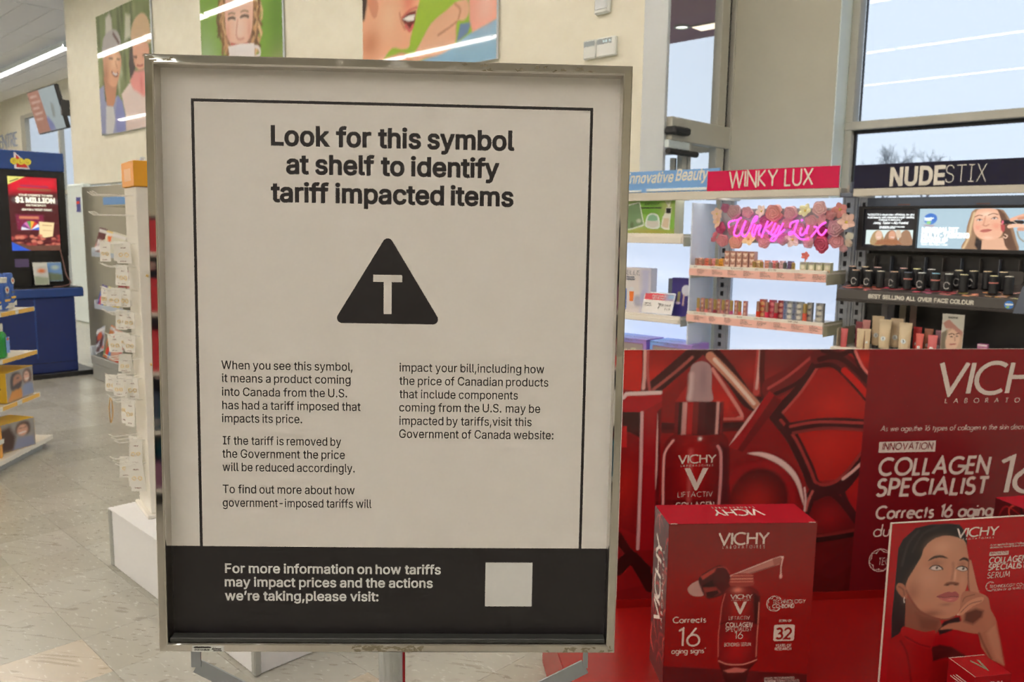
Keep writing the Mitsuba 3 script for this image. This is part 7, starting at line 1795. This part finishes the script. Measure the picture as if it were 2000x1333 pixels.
put(t + '__sheet', box(-13.52, 4.352, 1.71, -13.36, 4.361, 1.93), mat('notice_blue', (76, 76, 130), 0.5))
put(t + '__stripe', box(-13.51, 4.349, 1.83, -13.37, 4.353, 1.87), 'mat_logo_red')

# hanging television
mat('tv_black', (30, 30, 32), 0.3)
t = thing('hanging_television', 'tilted television on an arm at the end of the cream wall, picture half salmon', 'television')
yw, pt, rl, W_, H_ = 0.094, 0.217, 0.034, 1.083, 0.677
u_ = np.array([math.cos(yw), math.sin(yw), 0])
n_ = np.cross(u_, Z_)
v_ = math.cos(pt) * Z_ + math.sin(pt) * n_
u2, v2 = math.cos(rl) * u_ + math.sin(rl) * v_, -math.sin(rl) * u_ + math.cos(rl) * v_
n2 = np.cross(u2, v2)
tc = np.array([-14.7246, 4.3687, 3.3407])
put(t + '__case', frame(box(-W_ / 2, -H_ / 2, -0.07, W_ / 2, H_ / 2, -0.004, 0.01), tc, u2, v2), 'mat_tv_black')
put(t + '__back', frame(box(-W_ * 0.3, -H_ * 0.3, -0.16, W_ * 0.3, H_ * 0.3, -0.07, 0.02), tc, u2, v2), 'mat_tv_black')
TVp = Print(W_ - 0.03, H_ - 0.03, 0.012, (150, 160, 160), emits=True)
w1 = TVp.w
TVp.poly([(0, 0), (w1 * 0.52, 0), (w1 * 0.45, H_ * 0.4), (w1 * 0.42, H_), (0, H_)], (156, 110, 92), 0.02)
TVp.poly([(w1 * 0.45, 0), (w1 * 0.66, 0), (w1 * 0.62, H_ * 0.16), (w1 * 0.5, H_ * 0.34), (w1 * 0.44, H_ * 0.3)], (112, 116, 150), 0.05)
TVp.poly([(w1 * 0.66, H_ * 0.28), (w1 * 0.76, H_ * 0.3), (w1 * 0.8, H_ * 0.56), (w1 * 0.72, H_ * 0.62)], (128, 132, 126), 0.04)
for i, l_ in enumerate((0.24, 0.30, 0.20, 0.26, 0.22)):
    TVp.line([(w1 * 0.08, H_ * (0.84 - 0.13 * i)), (w1 * (0.08 + l_), H_ * (0.84 - 0.13 * i))], 0.028, (190, 156, 140), 0.03)
m_, c_ = TVp.mesh()
put(t + '__screen', frame(m_, tc - u2 * (W_ / 2 - 0.015) - v2 * (H_ / 2 - 0.015), u2, v2), 'mat_tv_black', color=c_ * 0.75, emit=VCOL)
put(t + '__wall_arm', cat_([box(-14.42, 4.44, 3.28, -14.15, 4.56, 3.40, 0.01), box(-14.20, 4.42, 3.22, -14.151, 4.70, 3.46, 0.005)]), 'mat_tv_black')

# lettering on the far wall
t = thing('wall_lettering', 'grey lettering ending in ENTRE on the cream wall above the kiosk', 'sign')
q = [(-28.904,3.839),(-26.6,3.756),(-26.515,4.121)]
put_flat(t + '__letters', stroke_text('CENTRE', q[0][0], q[1][1], q[1][0] - q[0][0], q[2][1] - q[1][1], stem=0.11, gap=0.2), (0, 7.1, 0), X_, Z_, mat('letter_grey', (160, 164, 172), 0.4), lift=0.001, thick=0.02)
struct('baseboard_front')
put('baseboard_front', box(-36, 7.09, 0, -26.12, 7.1, 0.1), 'mat_slate')

# ---------------------------------------------------------------- magazine gondola
mat('gondola_taupe', (176, 168, 144), 0.5)
mat('gondola_base', (156, 152, 140), 0.4)
mat('rail_clear', (196, 200, 200), 0.15)
t = thing('magazine_gondola', 'taupe slatwall magazine gondola standing behind the white earring spinner', 'shelf unit')
put(t + '__back_panel', box(-9.29, 3.05, 0.02, -6.6, 3.10, 1.905, 0.004), 'mat_gondola_taupe')
put(t + '__base', box(-8.465, 2.79, 0.0, -6.6, 3.05, 0.20, 0.004), 'mat_gondola_base')
put(t + '__base__lip', box(-8.465, 2.775, 0.155, -6.6, 2.80, 0.235, 0.01), 'mat_gondola_base')
for z in (1.225, 0.725):
    s = put(t + '__shelf', box(-8.30, 2.79, z - 0.012, -6.7, 3.05, z, 0.002), 'mat_gondola_taupe')
    put(s + '__rail', box(-8.30, 2.78, z - 0.016, -6.7, 2.788, z + 0.03, 0.002), 'mat_rail_clear')
    put(s + '__end_stop', box(-8.305, 2.78, z - 0.014, -8.285, 2.90, z + 0.07, 0.004), 'mat_rail_clear')
put(t + '__end_stop', box(-8.47, 2.775, 0.20, -8.445, 2.95, 0.33, 0.01), 'mat_rail_clear')
s = put(t + '__shelf', box(-8.02, 2.82, 1.68, -6.7, 3.05, 1.69), 'mat_gondola_taupe')
put(s + '__label_strip', box(-8.02, 2.812, 1.695, -6.7, 2.82, 1.765), mat('strip_blue', (110, 150, 190), 0.4))
MG = [(-8.32, -8.15, 1.235, 1.50, ((92, 56, 54), (206, 150, 130), (230, 220, 210)), 'dark red magazine with a pale face, first on the upper magazine shelf'), (-8.14, -8.01, 1.235, 1.47, ((236, 206, 120), (222, 110, 60), (240, 232, 200)), 'yellow magazine with orange spots, second on the upper magazine shelf'), (-8.00, -7.72, 1.235, 1.46, ((226, 216, 190), (230, 214, 70), (214, 206, 186)), 'cream magazine with a yellow band, third on the upper magazine shelf'),
      (-8.30, -8.17, 0.735, 0.95, ((82, 66, 130), (220, 80, 70), (60, 110, 180)), 'purple magazine with a red patch, first on the lower magazine shelf'), (-8.16, -8.02, 0.735, 0.94, ((226, 214, 150), (110, 120, 160), (200, 180, 110)), 'pale yellow magazine, second on the lower magazine shelf'), (-8.08, -7.80, 0.80, 1.11, ((156, 74, 76), (196, 130, 120), (140, 90, 50)), 'brick red magazine standing behind on the lower magazine shelf'),
      (-7.99, -7.74, 0.735, 0.93, ((214, 200, 150), (96, 120, 180), (220, 190, 90)), 'cream and blue magazine, third on the lower magazine shelf'),
      (-8.43, -8.28, 0.24, 0.50, ((196, 196, 200), (196, 90, 60), (90, 60, 60)), 'silver magazine leaning out at the left end of the bottom deck'), (-8.26, -8.12, 0.24, 0.56, ((200, 130, 80), (206, 70, 50), (110, 140, 90)), 'orange magazine on the bottom deck'), (-8.10, -7.85, 0.24, 0.54, ((214, 160, 130), (200, 80, 60), (96, 140, 180)), 'many coloured magazine at the right of the bottom deck')]
for i, (x0, x1, z0, z1, cs, nm) in enumerate(MG):
    k = thing('magazine', nm, 'magazine')
    pv = np.array([0.10 if i not in (7,) else -0.45, 0.26, 0.96])
    pv /= np.linalg.norm(pv)
    pu = np.array([1.0, 0.10, 0.0])
    pu = pu - pv * (pu @ pv)
    pu /= np.linalg.norm(pu)
    o = np.array([x0, 2.80 + (0.09 if i == 5 else 0.008 * (i % 3)), z0])
    put(k + '__pages', frame(box(0, 0, -0.006, x1 - x0, z1 - z0, 0), o, pu, pv), 'mat_paper_white')
    pr = Print(x1 - x0, z1 - z0, 0.010, cs[0])
    mg = np.random.default_rng(40 + i)
    for _ in range(9):
        pr.ell(mg.uniform(0, pr.w), mg.uniform(0, pr.h * 0.75), mg.uniform(0.015, 0.045), mg.uniform(0.015, 0.05), cs[1 + int(mg.integers(2))], 0.02)
    pr.line([(0.01, pr.h - 0.03), (pr.w - 0.02, pr.h - 0.03)], 0.03, (240, 232, 220), 0.012)
    put_print(k + '__cover', pr, o, pu, pv)

# ---------------------------------------------------------------- earring spinner on its white pedestal
mat('pedestal_white', (224, 217, 208), 0.35)
mat('pedestal_edge', (170, 166, 154), 0.3, metal=0.3)
mat('orange_side', (240, 168, 100), 0.4)
mat('orange', (220, 150, 40), 0.35)
mat('spinner_white', (226, 214, 194), 0.3)
mat('card_white', (232, 222, 204), 0.35)
t = thing('display_pedestal', 'low white display pedestal with metal corner posts under the earring spinner', 'pedestal')
put(t + '__body', box(-3.648, 1.240, 0.002, -2.376, 2.45, 0.262, 0.002), 'mat_pedestal_white')
put(t + '__top', box(-3.656, 1.232, 0.262, -2.366, 2.458, 0.267, 0.001), 'mat_pedestal_white')
for x, y in ((-3.656, 1.232), (-2.392, 1.232), (-2.392, 2.432), (-3.656, 2.432)):
    put(t + '__corner_post', box(x, y, 0.004, x + 0.026, y + 0.026, 0.2615, 0.004), 'mat_pedestal_edge')
CX0 = np.array([-3.39, 1.31, 0.0])
DL, DR = np.array([-0.9846, 0.1747, 0]), np.array([0.1747, 0.9846, 0])
OUT = -DR
SWD = 0.235
t = thing('earring_spinner', 'tall white square earring spinner with an orange header lettered J', 'display rack')


def sp(a0, b0, z0, a1, b1, z1, bv=0.0):
    """box in the spinner's frame: a to the left, b to the back"""
    m = box(a0, b0, z0, a1, b1, z1, bv)
    M = np.eye(4)
    M[:3, 0], M[:3, 1], M[:3, 3] = DL, DR, CX0
    m.apply_transform(M)
    m.fix_normals()
    return m


put(t + '__column', sp(0.006, 0.006, 0.285, SWD - 0.006, SWD - 0.006, 1.66, 0.002), 'mat_spinner_white')
put(t + '__turntable', sp(-0.01, -0.01, 0.267, SWD + 0.01, SWD + 0.01, 0.285, 0.003), 'mat_spinner_white')
put(t + '__header', sp(0, 0, 1.662, SWD, SWD, 1.764, 0.0015), 'mat_orange', label='orange header box')
put(t + '__header__side', sp(0.001, -0.0008, 1.664, SWD - 0.001, 0.0, 1.762), 'mat_orange_side', label='paler side with a worn print')
put(t + '__header__side_print', sp(0.05, -0.0014, 1.685, 0.18, -0.0008, 1.735), mat('orange_faint', (240, 186, 140), 0.5))
g = stroke_text('JEWEL', 0.075, 1.688, 0.15, 0.046, stem=0.2, gap=0.25)
put(t + '__header__lettering', frame(slab(g, 0.0008), CX0 - DL * 0.0008, DR, Z_, -DL), 'mat_ink_white')
put(t + '__finial', sp(0.15, 0.06, 1.764, 0.17, 0.08, 1.79, 0.004), 'mat_rail_clear')
pr_ = np.random.default_rng(14)
rowz = [1.625, 1.545, 1.43, 1.335, 1.235, 1.14, 1.045, 0.95, 0.865, 0.775, 0.60, 0.50]
nth = 0
for ri, z in enumerate(rowz):
    for hi, a in enumerate((0.055, 0.118, 0.18)):
        ln_ = 0.15 if ri < 2 else 0.12
        b0 = CX0 + DL * a + Z_ * z + DR * 0.006
        k_ = put(t + '__hook', tube([b0, b0 + OUT * (ln_ - 0.02), b0 + OUT * ln_ + Z_ * 0.014], 0.0022, 6), 'mat_card_white')
        if ri < 2:
            continue
        n_c = 1 if ri > 8 or (ri + 2 * hi) % 4 else 2
        if (ri * 5 + hi * 3) % 7 == 0:
            continue
        for c_ in range(n_c):
            if ri == 9 and hi == 1:
                continue
            nth += 1
            k = thing('earring_card', f'{["front", "rear"][c_ == 0 and n_c == 2]} white earring card, {["right", "middle", "left"][hi]} hook, {ORD[ri]} hook row of the white spinner', 'earring card', 'earring cards on the white spinner')
            yaw_ = pr_.uniform(0.35, 1.15)
            cu = math.cos(yaw_) * (-DL) + math.sin(yaw_) * DR
            lean_ = pr_.uniform(-0.12, 0.12)
            cv = math.cos(lean_) * Z_ + math.sin(lean_) * cu
            cw = np.cross(cu, cv)
            w_, h_ = pr_.uniform(0.044, 0.056), pr_.uniform(0.060, 0.085) if ri < 9 else pr_.uniform(0.09, 0.13)
            p0_ = b0 + OUT * (0.035 + 0.05 * c_ + pr_.uniform(0, 0.02)) - Z_ * 0.004
            shp = sbox(-w_ / 2, -h_ + 0.008, w_ / 2, 0.008).buffer(0.003).difference(Point(0, 0).buffer(0.003))
            put(k + '__card', frame(slab(shp, 0.0008), p0_, cu, cv), 'mat_card_white')
            e_ = []
            for s in (-1, 1):
                cx_, cy_ = s * w_ * 0.22, -h_ * 0.42
                ang = np.linspace(0, 2 * np.pi, 13)
                rr = pr_.uniform(0.005, 0.009)
                e_.append(tube(np.stack([cx_ + rr * np.cos(ang), cy_ - rr + rr * np.sin(ang), np.full(13, 0.0022)], 1), 0.0012, 5))
            for s, m in enumerate(e_):
                put(k + '__earring', frame(m, p0_, cu, cv), 'mat_gold')
            bar = [sbox(-w_ * 0.3, -h_ * 0.85, w_ * 0.2, -h_ * 0.82), sbox(-w_ * 0.2, -h_ * 0.18, w_ * 0.2, -h_ * 0.15)]
            put(k + '__print', frame(slab(unary_union(bar), 0.0003), p0_ + cw * 0.0008, cu, cv), 'mat_ink_brown')
k = thing('chain_necklace', 'thin gold chain hanging from a middle hook of the white spinner', 'necklace')
b0 = CX0 + DL * 0.18 + OUT * 0.10 + Z_ * 0.772
put(k + '__chain', tube(spline([b0, b0 + OUT * 0.006 - Z_ * 0.05, b0 + OUT * 0.002 - Z_ * 0.11, b0 - OUT * 0.008 - Z_ * 0.06, b0 - OUT * 0.004], 5, closed=False), 0.0022, 6), 'mat_gold')
for i, z in enumerate((1.30, 1.12, 0.93, 0.72, 0.52)):
    k = thing('stud_earring', f'tiny gold earring on the smooth side of the white spinner, {ORD[i]} from the top', 'earring', 'earrings on the smooth side of the spinner')
    put(k + '__stud', frame(trimesh.creation.icosphere(1, 0.006), CX0 - DL * -0.004 + DR * (0.035 + 0.02 * (i % 2)) + Z_ * z, X_, Y_), 'mat_gold', smooth=True)

# ---------------------------------------------------------------- sunscreen rack at the left edge
R_O = np.array([-5.9, 1.55, 0.0])
R_D = np.array([-0.7507, 0.6606, 0.0])
R_N = np.array([0.6606, 0.7507, 0.0])
mat('rack_cream', (222, 208, 186), 0.4)
mat('rack_grey', (150, 146, 136), 0.4)
mat('label_yellow', (228, 172, 70), 0.45)


def rk(s0, d0, z0, s1, d1, z1, bv=0.0):
    """box in the rack's frame: s along its front, d behind the front"""
    m = box(s0, d0, z0, s1, d1, z1, bv)
    M = np.eye(4)
    M[:3, 0], M[:3, 1], M[:3, 3] = R_D, -R_N, R_O
    m.apply_transform(M)
    m.fix_normals()
    return m


t = thing('sunscreen_rack', 'cream wire shelf rack with yellow label strips at the left edge', 'shelf unit')
for j, z in enumerate((0.965, 0.675, 0.385)):
    s = put(t + '__shelf', cat_([rk(-1.1, 0.0, z - 0.03, 0.13, 0.012, z - 0.002, 0.002), rk(-1.1, 0.012, z - 0.016, 0.13, 0.36, z - 0.006)]), 'mat_rack_cream')
    for a, b in ((-1.05, -0.75), (-0.72, -0.40), (-0.28, -0.115), (-0.075, 0.118)) if j == 0 else (((-1.0, -0.6), (-0.55, -0.34), (-0.30, 0.122)) if j == 1 else ((-1.0, -0.5), (-0.335, -0.165), (-0.105, 0.118))):
        put(s + '__label', rk(a, -0.0012, z - 0.029, b, 0.0, z - 0.003), 'mat_label_yellow', label='yellow price label strip')
put(t + '__deck', rk(-1.1, -0.04, 0.045, 0.185, 0.40, 0.075, 0.003), 'mat_rack_cream')
put(t + '__kick_plate', rk(-1.1, -0.005, 0.0, 0.10, 0.38, 0.045), 'mat_rack_grey')
for s_ in (-1.08, -0.30):
    put(t + '__upright', rk(s_, 0.34, 0.07, s_ + 0.04, 0.38, 1.25, 0.003), 'mat_rack_grey')
mat('bottle_blue', (58, 92, 158), 0.3)
mat('cap_cream', (222, 210, 188), 0.4)
mat('bottle_green', (30, 130, 40), 0.15)


def oval(s_, d_, z0, w_, dp, h_, mt, k, name, top=0.6):
    n, v, f = 20, [], []
    lev = [(0, 0.94), (0.03, 1), (0.70, 1), (0.86, 0.96), (0.96, top + 0.2), (1.0, top)]
    for fz, sc in lev:
        for a in np.linspace(0, 2 * np.pi, n, endpoint=False):
            v.append(R_O + R_D * (s_ + w_ / 2 * sc * math.cos(a)) - R_N * (d_ - dp / 2 * sc * math.sin(a)) + Z_ * (z0 + fz * h_))
    for i in range(len(lev) - 1):
        for j in range(n):
            a, b, c, d = i * n + j, i * n + (j + 1) % n, (i + 1) * n + (j + 1) % n, (i + 1) * n + j
            f += [[a, b, c], [a, c, d]]
    for j in range(1, n - 1):
        f += [[0, j + 1, j], [(len(lev) - 1) * n, (len(lev) - 1) * n + j, (len(lev) - 1) * n + j + 1]]
    m = trimesh.Trimesh(np.array(v), f, process=False)
    m.fix_normals()
    put(k + '__' + name, m, mt, smooth=45)


def face_print(k, name, s_, d_, z0, g, mt):
    put(k + '__' + name, frame(slab(g, 0.0006), R_O + R_D * s_ - R_N * d_ + Z_ * z0, R_D, Z_, R_N), mt)


for i, (s_, d_, w_, h_, nm) in enumerate(((-0.245, 0.03, 0.085, 0.185, 'front'), (-0.135, 0.03, 0.09, 0.205, 'second'), (-0.055, 0.09, 0.055, 0.225, 'slim'), (0.035, 0.08, 0.080, 0.225, 'last'))):
    k = thing('sunscreen_tube', f'blue sunscreen tube with a round white badge, {["at the left edge", "with a cream top", "slim, third on the shelf", "at the right end of the shelf"][i]}', 'sunscreen')
    z0 = 0.965
    if i < 2:
        oval(s_, d_ + 0.03, z0, w_, 0.05, h_ * 0.84, 'mat_bottle_blue', k, 'body', 0.85)
        oval(s_, d_ + 0.03, z0 + h_ * 0.84, w_ * 0.98, 0.05, h_ * 0.16, 'mat_cap_cream', k, 'cap', 0.9)
    else:
        oval(s_, d_ + 0.03, z0, w_, 0.05, h_ * 0.14, 'mat_cap_cream', k, 'cap', 0.95)
        oval(s_, d_ + 0.03, z0 + h_ * 0.14, w_, 0.055, h_ * 0.86, 'mat_bottle_blue', k, 'body', 0.7)
    face_print(k, 'badge', s_, d_ - 0.0006, z0 + h_ * (0.62 if i < 2 else 0.78), Point(0, 0).buffer(w_ * 0.26), 'mat_cap_cream')
    face_print(k, 'badge__dot', s_, d_ - 0.0014, z0 + h_ * (0.62 if i < 2 else 0.78), Point(0, 0).buffer(w_ * 0.13), mat('dot_rust', (196, 96, 50), 0.5))
    face_print(k, 'band', s_, d_ - 0.0006, z0 + h_ * 0.30, sbox(-w_ * 0.36, -0.007, w_ * 0.36, 0.007), 'mat_label_yellow')
    face_print(k, 'print', s_, d_ - 0.0006, z0 + h_ * 0.45, sbox(-w_ * 0.25, -0.004, w_ * 0.25, 0.006), 'mat_slate')
    face_print(k, 'wedge', s_, d_ - 0.0006, z0 + h_ * 0.06, Polygon([(-w_ * 0.4, 0), (w_ * 0.4, 0), (w_ * 0.4, h_ * 0.16), (-w_ * 0.4, h_ * 0.02)]), 'mat_cap_cream')
k = thing('green_bottle', 'green gel bottle on the second rack shelf at the left edge', 'bottle')
oval(-0.22, 0.05, 0.675, 0.105, 0.06, 0.165, 'mat_bottle_green', k, 'body', 0.45)
oval(-0.22, 0.05, 0.84, 0.04, 0.04, 0.05, 'mat_cap_cream', k, 'cap', 0.8)
face_print(k, 'label', -0.195, 0.018, 0.70, sbox(-0.018, 0, 0.022, 0.10), mat('label_sky', (120, 150, 196), 0.4))
face_print(k, 'label__dot', -0.193, 0.017, 0.788, Point(0, 0).buffer(0.010), 'mat_dot_rust')
KB_ = 0.95


def photo_box(label, o, u_, w_, h_, dp, paint, face_u, text):
    """yellow display carton: the left of its two visible faces starts at o and runs along u_; the other runs along face_u"""
    k = thing('sunscreen_carton', label, 'box')
    fw_ = np.cross(u_, Z_)
    m = box(0, 0, 0, w_, dp, h_, 0.001)
    M = np.eye(4)
    M[:3, 0], M[:3, 1], M[:3, 3] = u_, -fw_, o
    m.apply_transform(M)
    m.fix_normals()
    put(k + '__carton', m, mat('carton_yellow', (226, 176, 30), 0.3))
    p = Print(w_ * 0.98, h_ * 0.98, 0.006, (150, 134, 120))
    paint(p)
    put_print(k + '__photo_print', p, o + u_ * w_ * 0.01 + Z_ * h_ * 0.01, u_, Z_)
    fn_ = np.cross(face_u, Z_)
    ob = o + u_ * w_ if text > 0 else o - face_u * dp
    g = unary_union([sbox(dp * 0.12, h_ * 0.62, dp * 0.62, h_ * 0.68), sbox(dp * 0.12, h_ * 0.52, dp * 0.74, h_ * 0.58), sbox(dp * 0.12, h_ * 0.42, dp * 0.66, h_ * 0.48)])
    put(k + '__side_print', frame(slab(g, 0.0006), ob + fn_ * 0.0004, face_u, Z_, fn_), 'mat_ink_black')
    return k


def two_faces(p):
    p.poly([(0, 0), (p.w, 0), (p.w, p.h), (0, p.h)], (150, 136, 122), 0.02)
    p.poly([(0, 0), (p.w * 0.62, 0), (p.w * 0.5, p.h * 0.40), (p.w * 0.2, p.h * 0.36)], (206, 130, 40), 0.02)
    p.poly([(p.w * 0.55, 0), (p.w, 0), (p.w, p.h * 0.35), (p.w * 0.78, p.h * 0.5), (p.w * 0.6, p.h * 0.4)], (136, 140, 160), 0.02)
    p.poly([(p.w * 0.16, p.h * 0.40), (p.w * 0.14, p.h * 0.72), (p.w * 0.24, p.h * 0.93), (p.w * 0.40, p.h * 0.95), (p.w * 0.52, p.h * 0.84), (p.w * 0.50, p.h * 0.62), (p.w * 0.30, p.h * 0.36)], (60, 44, 38), 0.02, curve=3)
    p.poly([(p.w * 0.26, p.h * 0.50), (p.w * 0.28, p.h * 0.78), (p.w * 0.40, p.h * 0.86), (p.w * 0.54, p.h * 0.80), (p.w * 0.58, p.h * 0.62), (p.w * 0.48, p.h * 0.48)], (172, 116, 86), 0.015, curve=3)
    p.poly([(p.w * 0.28, p.h * 0.52), (p.w * 0.40, p.h * 0.56), (p.w * 0.57, p.h * 0.60), (p.w * 0.54, p.h * 0.42), (p.w * 0.42, p.h * 0.34), (p.w * 0.31, p.h * 0.40)], (66, 46, 40), 0.015, curve=3)
    p.line([(p.w * 0.38, p.h * 0.73), (p.w * 0.46, p.h * 0.73)], 0.008, (84, 54, 44), 0.008)
    p.poly([(p.w * 0.64, p.h * 0.50), (p.w * 0.62, p.h * 0.82), (p.w * 0.74, p.h * 0.96), (p.w * 0.88, p.h * 0.92), (p.w * 0.95, p.h * 0.70), (p.w * 0.90, p.h * 0.48)], (104, 68, 54), 0.02, curve=3)
    p.ell(p.w * 0.755, p.h * 0.69, p.w * 0.105, p.h * 0.18, (222, 170, 140), 0.015)
    p.line([(p.w * 0.70, p.h * 0.76), (p.w * 0.80, p.h * 0.76)], 0.006, (120, 80, 66), 0.008)
    p.line([(p.w * 0.71, p.h * 0.60), (p.w * 0.83, p.h * 0.60)], 0.008, (236, 220, 206), 0.006)


def one_face(p):
    p.poly([(0, 0), (p.w, 0), (p.w, p.h), (0, p.h)], (150, 140, 130), 0.02)
    p.poly([(0, 0), (p.w * 0.4, 0), (p.w * 0.45, p.h * 0.5), (p.w * 0.3, p.h * 0.9), (0, p.h * 0.8)], (66, 40, 34), 0.03)
    p.poly([(p.w * 0.35, 0), (p.w, 0), (p.w * 0.95, p.h * 0.36), (p.w * 0.5, p.h * 0.42)], (130, 130, 148), 0.02)
    p.poly([(p.w * 0.46, p.h * 0.60), (p.w * 0.50, p.h * 0.88), (p.w * 0.66, p.h * 0.97), (p.w * 0.84, p.h * 0.90), (p.w * 0.88, p.h * 0.62), (p.w * 0.78, p.h * 0.46)], (84, 56, 46), 0.02, curve=3)
    p.ell(p.w * 0.655, p.h * 0.65, p.w * 0.155, p.h * 0.20, (214, 158, 128), 0.015)
    p.line([(p.w * 0.56, p.h * 0.73), (p.w * 0.63, p.h * 0.73)], 0.006, (110, 72, 58), 0.008)
    p.line([(p.w * 0.69, p.h * 0.73), (p.w * 0.75, p.h * 0.73)], 0.006, (110, 72, 58), 0.008)
    p.line([(p.w * 0.56, p.h * 0.56), (p.w * 0.74, p.h * 0.57)], 0.008, (240, 226, 214), 0.006)


photo_box('yellow sunscreen carton picturing a bearded man and a smiling woman, on the third rack shelf', R_O + R_D * -0.245 - R_N * 0.02 + Z_ * 0.385, R_D, 0.335, 0.19, 0.25, two_faces, R_D, -1)
ua = R_D * 0.94 + R_N * 0.34
ua /= np.linalg.norm(ua)
photo_box('yellow sunscreen carton picturing one smiling woman, on the bottom deck of the rack', R_O + R_D * -0.33 + Z_ * 0.0755 - R_N * 0.04, ua, 0.27, 0.185, 0.20, one_face, np.cross(Z_, ua) * 1.0, 1)
k = thing('orange_pouch', 'orange pouch standing left of the lower sunscreen carton', 'pouch')
oval(-0.40, 0.02, 0.0755, 0.10, 0.05, 0.21, mat('pouch_orange', (226, 150, 40), 0.3), k, 'body', 0.5)
face_print(k, 'print', -0.39, -0.006, 0.16, sbox(-0.02, 0, 0.03, 0.03), 'mat_cap_cream')

# ---------------------------------------------------------------- bare trees far outside the window
mat('bark', raw=(0.26, 0.27, 0.28), rough=0.9)  # pale grey: distance haze put into the bark colour


def bare_tree(label, x, y, h, seed, group=None):
    g_ = np.random.default_rng(seed)
    k = thing('bare_tree', label, 'tree')
    segs = []

    def grow(p, d, L, r, lev):
        q = p + d * L
        segs.append(tube([p, (p + q) / 2 + g_.normal(0, 0.03 * L, 3), q], [r, r * 0.85, r * 0.7], 4))
        if lev == 0:
            return
        for _ in range(3 if lev > 1 else 2):
            e = d + g_.normal(0, 0.42, 3) + np.array([0, 0, 0.12])
            e /= np.linalg.norm(e)
            grow(p + d * L * g_.uniform(0.55, 1.0), e, L * g_.uniform(0.6, 0.8), r * 0.62, lev - 1)
    p0 = np.array([x, y, -0.06])
    trunk = tube([p0, p0 + np.array([0, 0, h * 0.35])], [0.16, 0.12], 6)
    grow(p0 + np.array([0, 0, h * 0.33]), np.array([0, 0, 1.0]), h * 0.26, 0.10, 5)
    put(k + '__trunk', trunk, 'mat_bark')
    put(k + '__branches', cat_(segs), 'mat_bark', kind='stuff')


bare_tree('tallest bare tree beyond the front window, seen above the navy header', -20.6, 60, 8.6, 3)
bare_tree('smaller bare tree beyond the front window, right of the tallest one', -18.6, 60, 8.0, 7)
bare_tree('bare tree beyond the front window, left of the tallest one', -22.2, 62, 7.6, 12)

# ---------------------------------------------------------------- aisle shelving behind the camera, mirrored in the chrome frame
_ag = np.random.default_rng(31)
for i, (ax, ay, ln_, nm) in enumerate(((-3.2, -3.6, 2.4, 'first'), (0.2, -3.9, 2.4, 'second'), (3.6, -3.0, 2.4, 'third'), (4.6, 1.6, 2.4, 'fourth'))):
    k = thing('aisle_shelving', f'tall white aisle shelving filled with coloured cartons, {nm} unit behind the viewer', 'shelf unit')
    put(k + '__frame', cat_([box(ax, ay - 0.45, 0, ax + ln_, ay - 0.40, 1.9), box(ax, ay - 0.45, 0, ax + 0.03, ay, 1.9), box(ax + ln_ - 0.03, ay - 0.45, 0, ax + ln_, ay, 1.9)]), 'mat_kiosk_black' if i % 2 else 'mat_rack_grey')
    for j in range(5):
        put(k + '__shelf', box(ax, ay - 0.42, 0.1 + j * 0.38, ax + ln_, ay, 0.125 + j * 0.38), 'mat_rack_cream')
        x = ax + 0.05
        gs_, cs_ = [], []
        while x < ax + ln_ - 0.2:
            w_, h_ = _ag.uniform(0.08, 0.22), _ag.uniform(0.16, 0.30)
            m = box(x, ay - 0.3, 0.126 + j * 0.38, x + w_ - 0.01, ay - 0.03, 0.126 + j * 0.38 + h_)
            gs_.append(m)
            c_ = [(190, 40, 44), (30, 90, 100), (214, 206, 190), (40, 44, 60), (120, 70, 90), (30, 30, 34), (200, 170, 150)][int(_ag.integers(7))]
            cs_.append(np.tile(seen(c_), (len(m.vertices), 1)))
            x += w_
        put(k + '__cartons', cat_(gs_), 'mat_goods', color=np.vstack(cs_), kind='stuff')
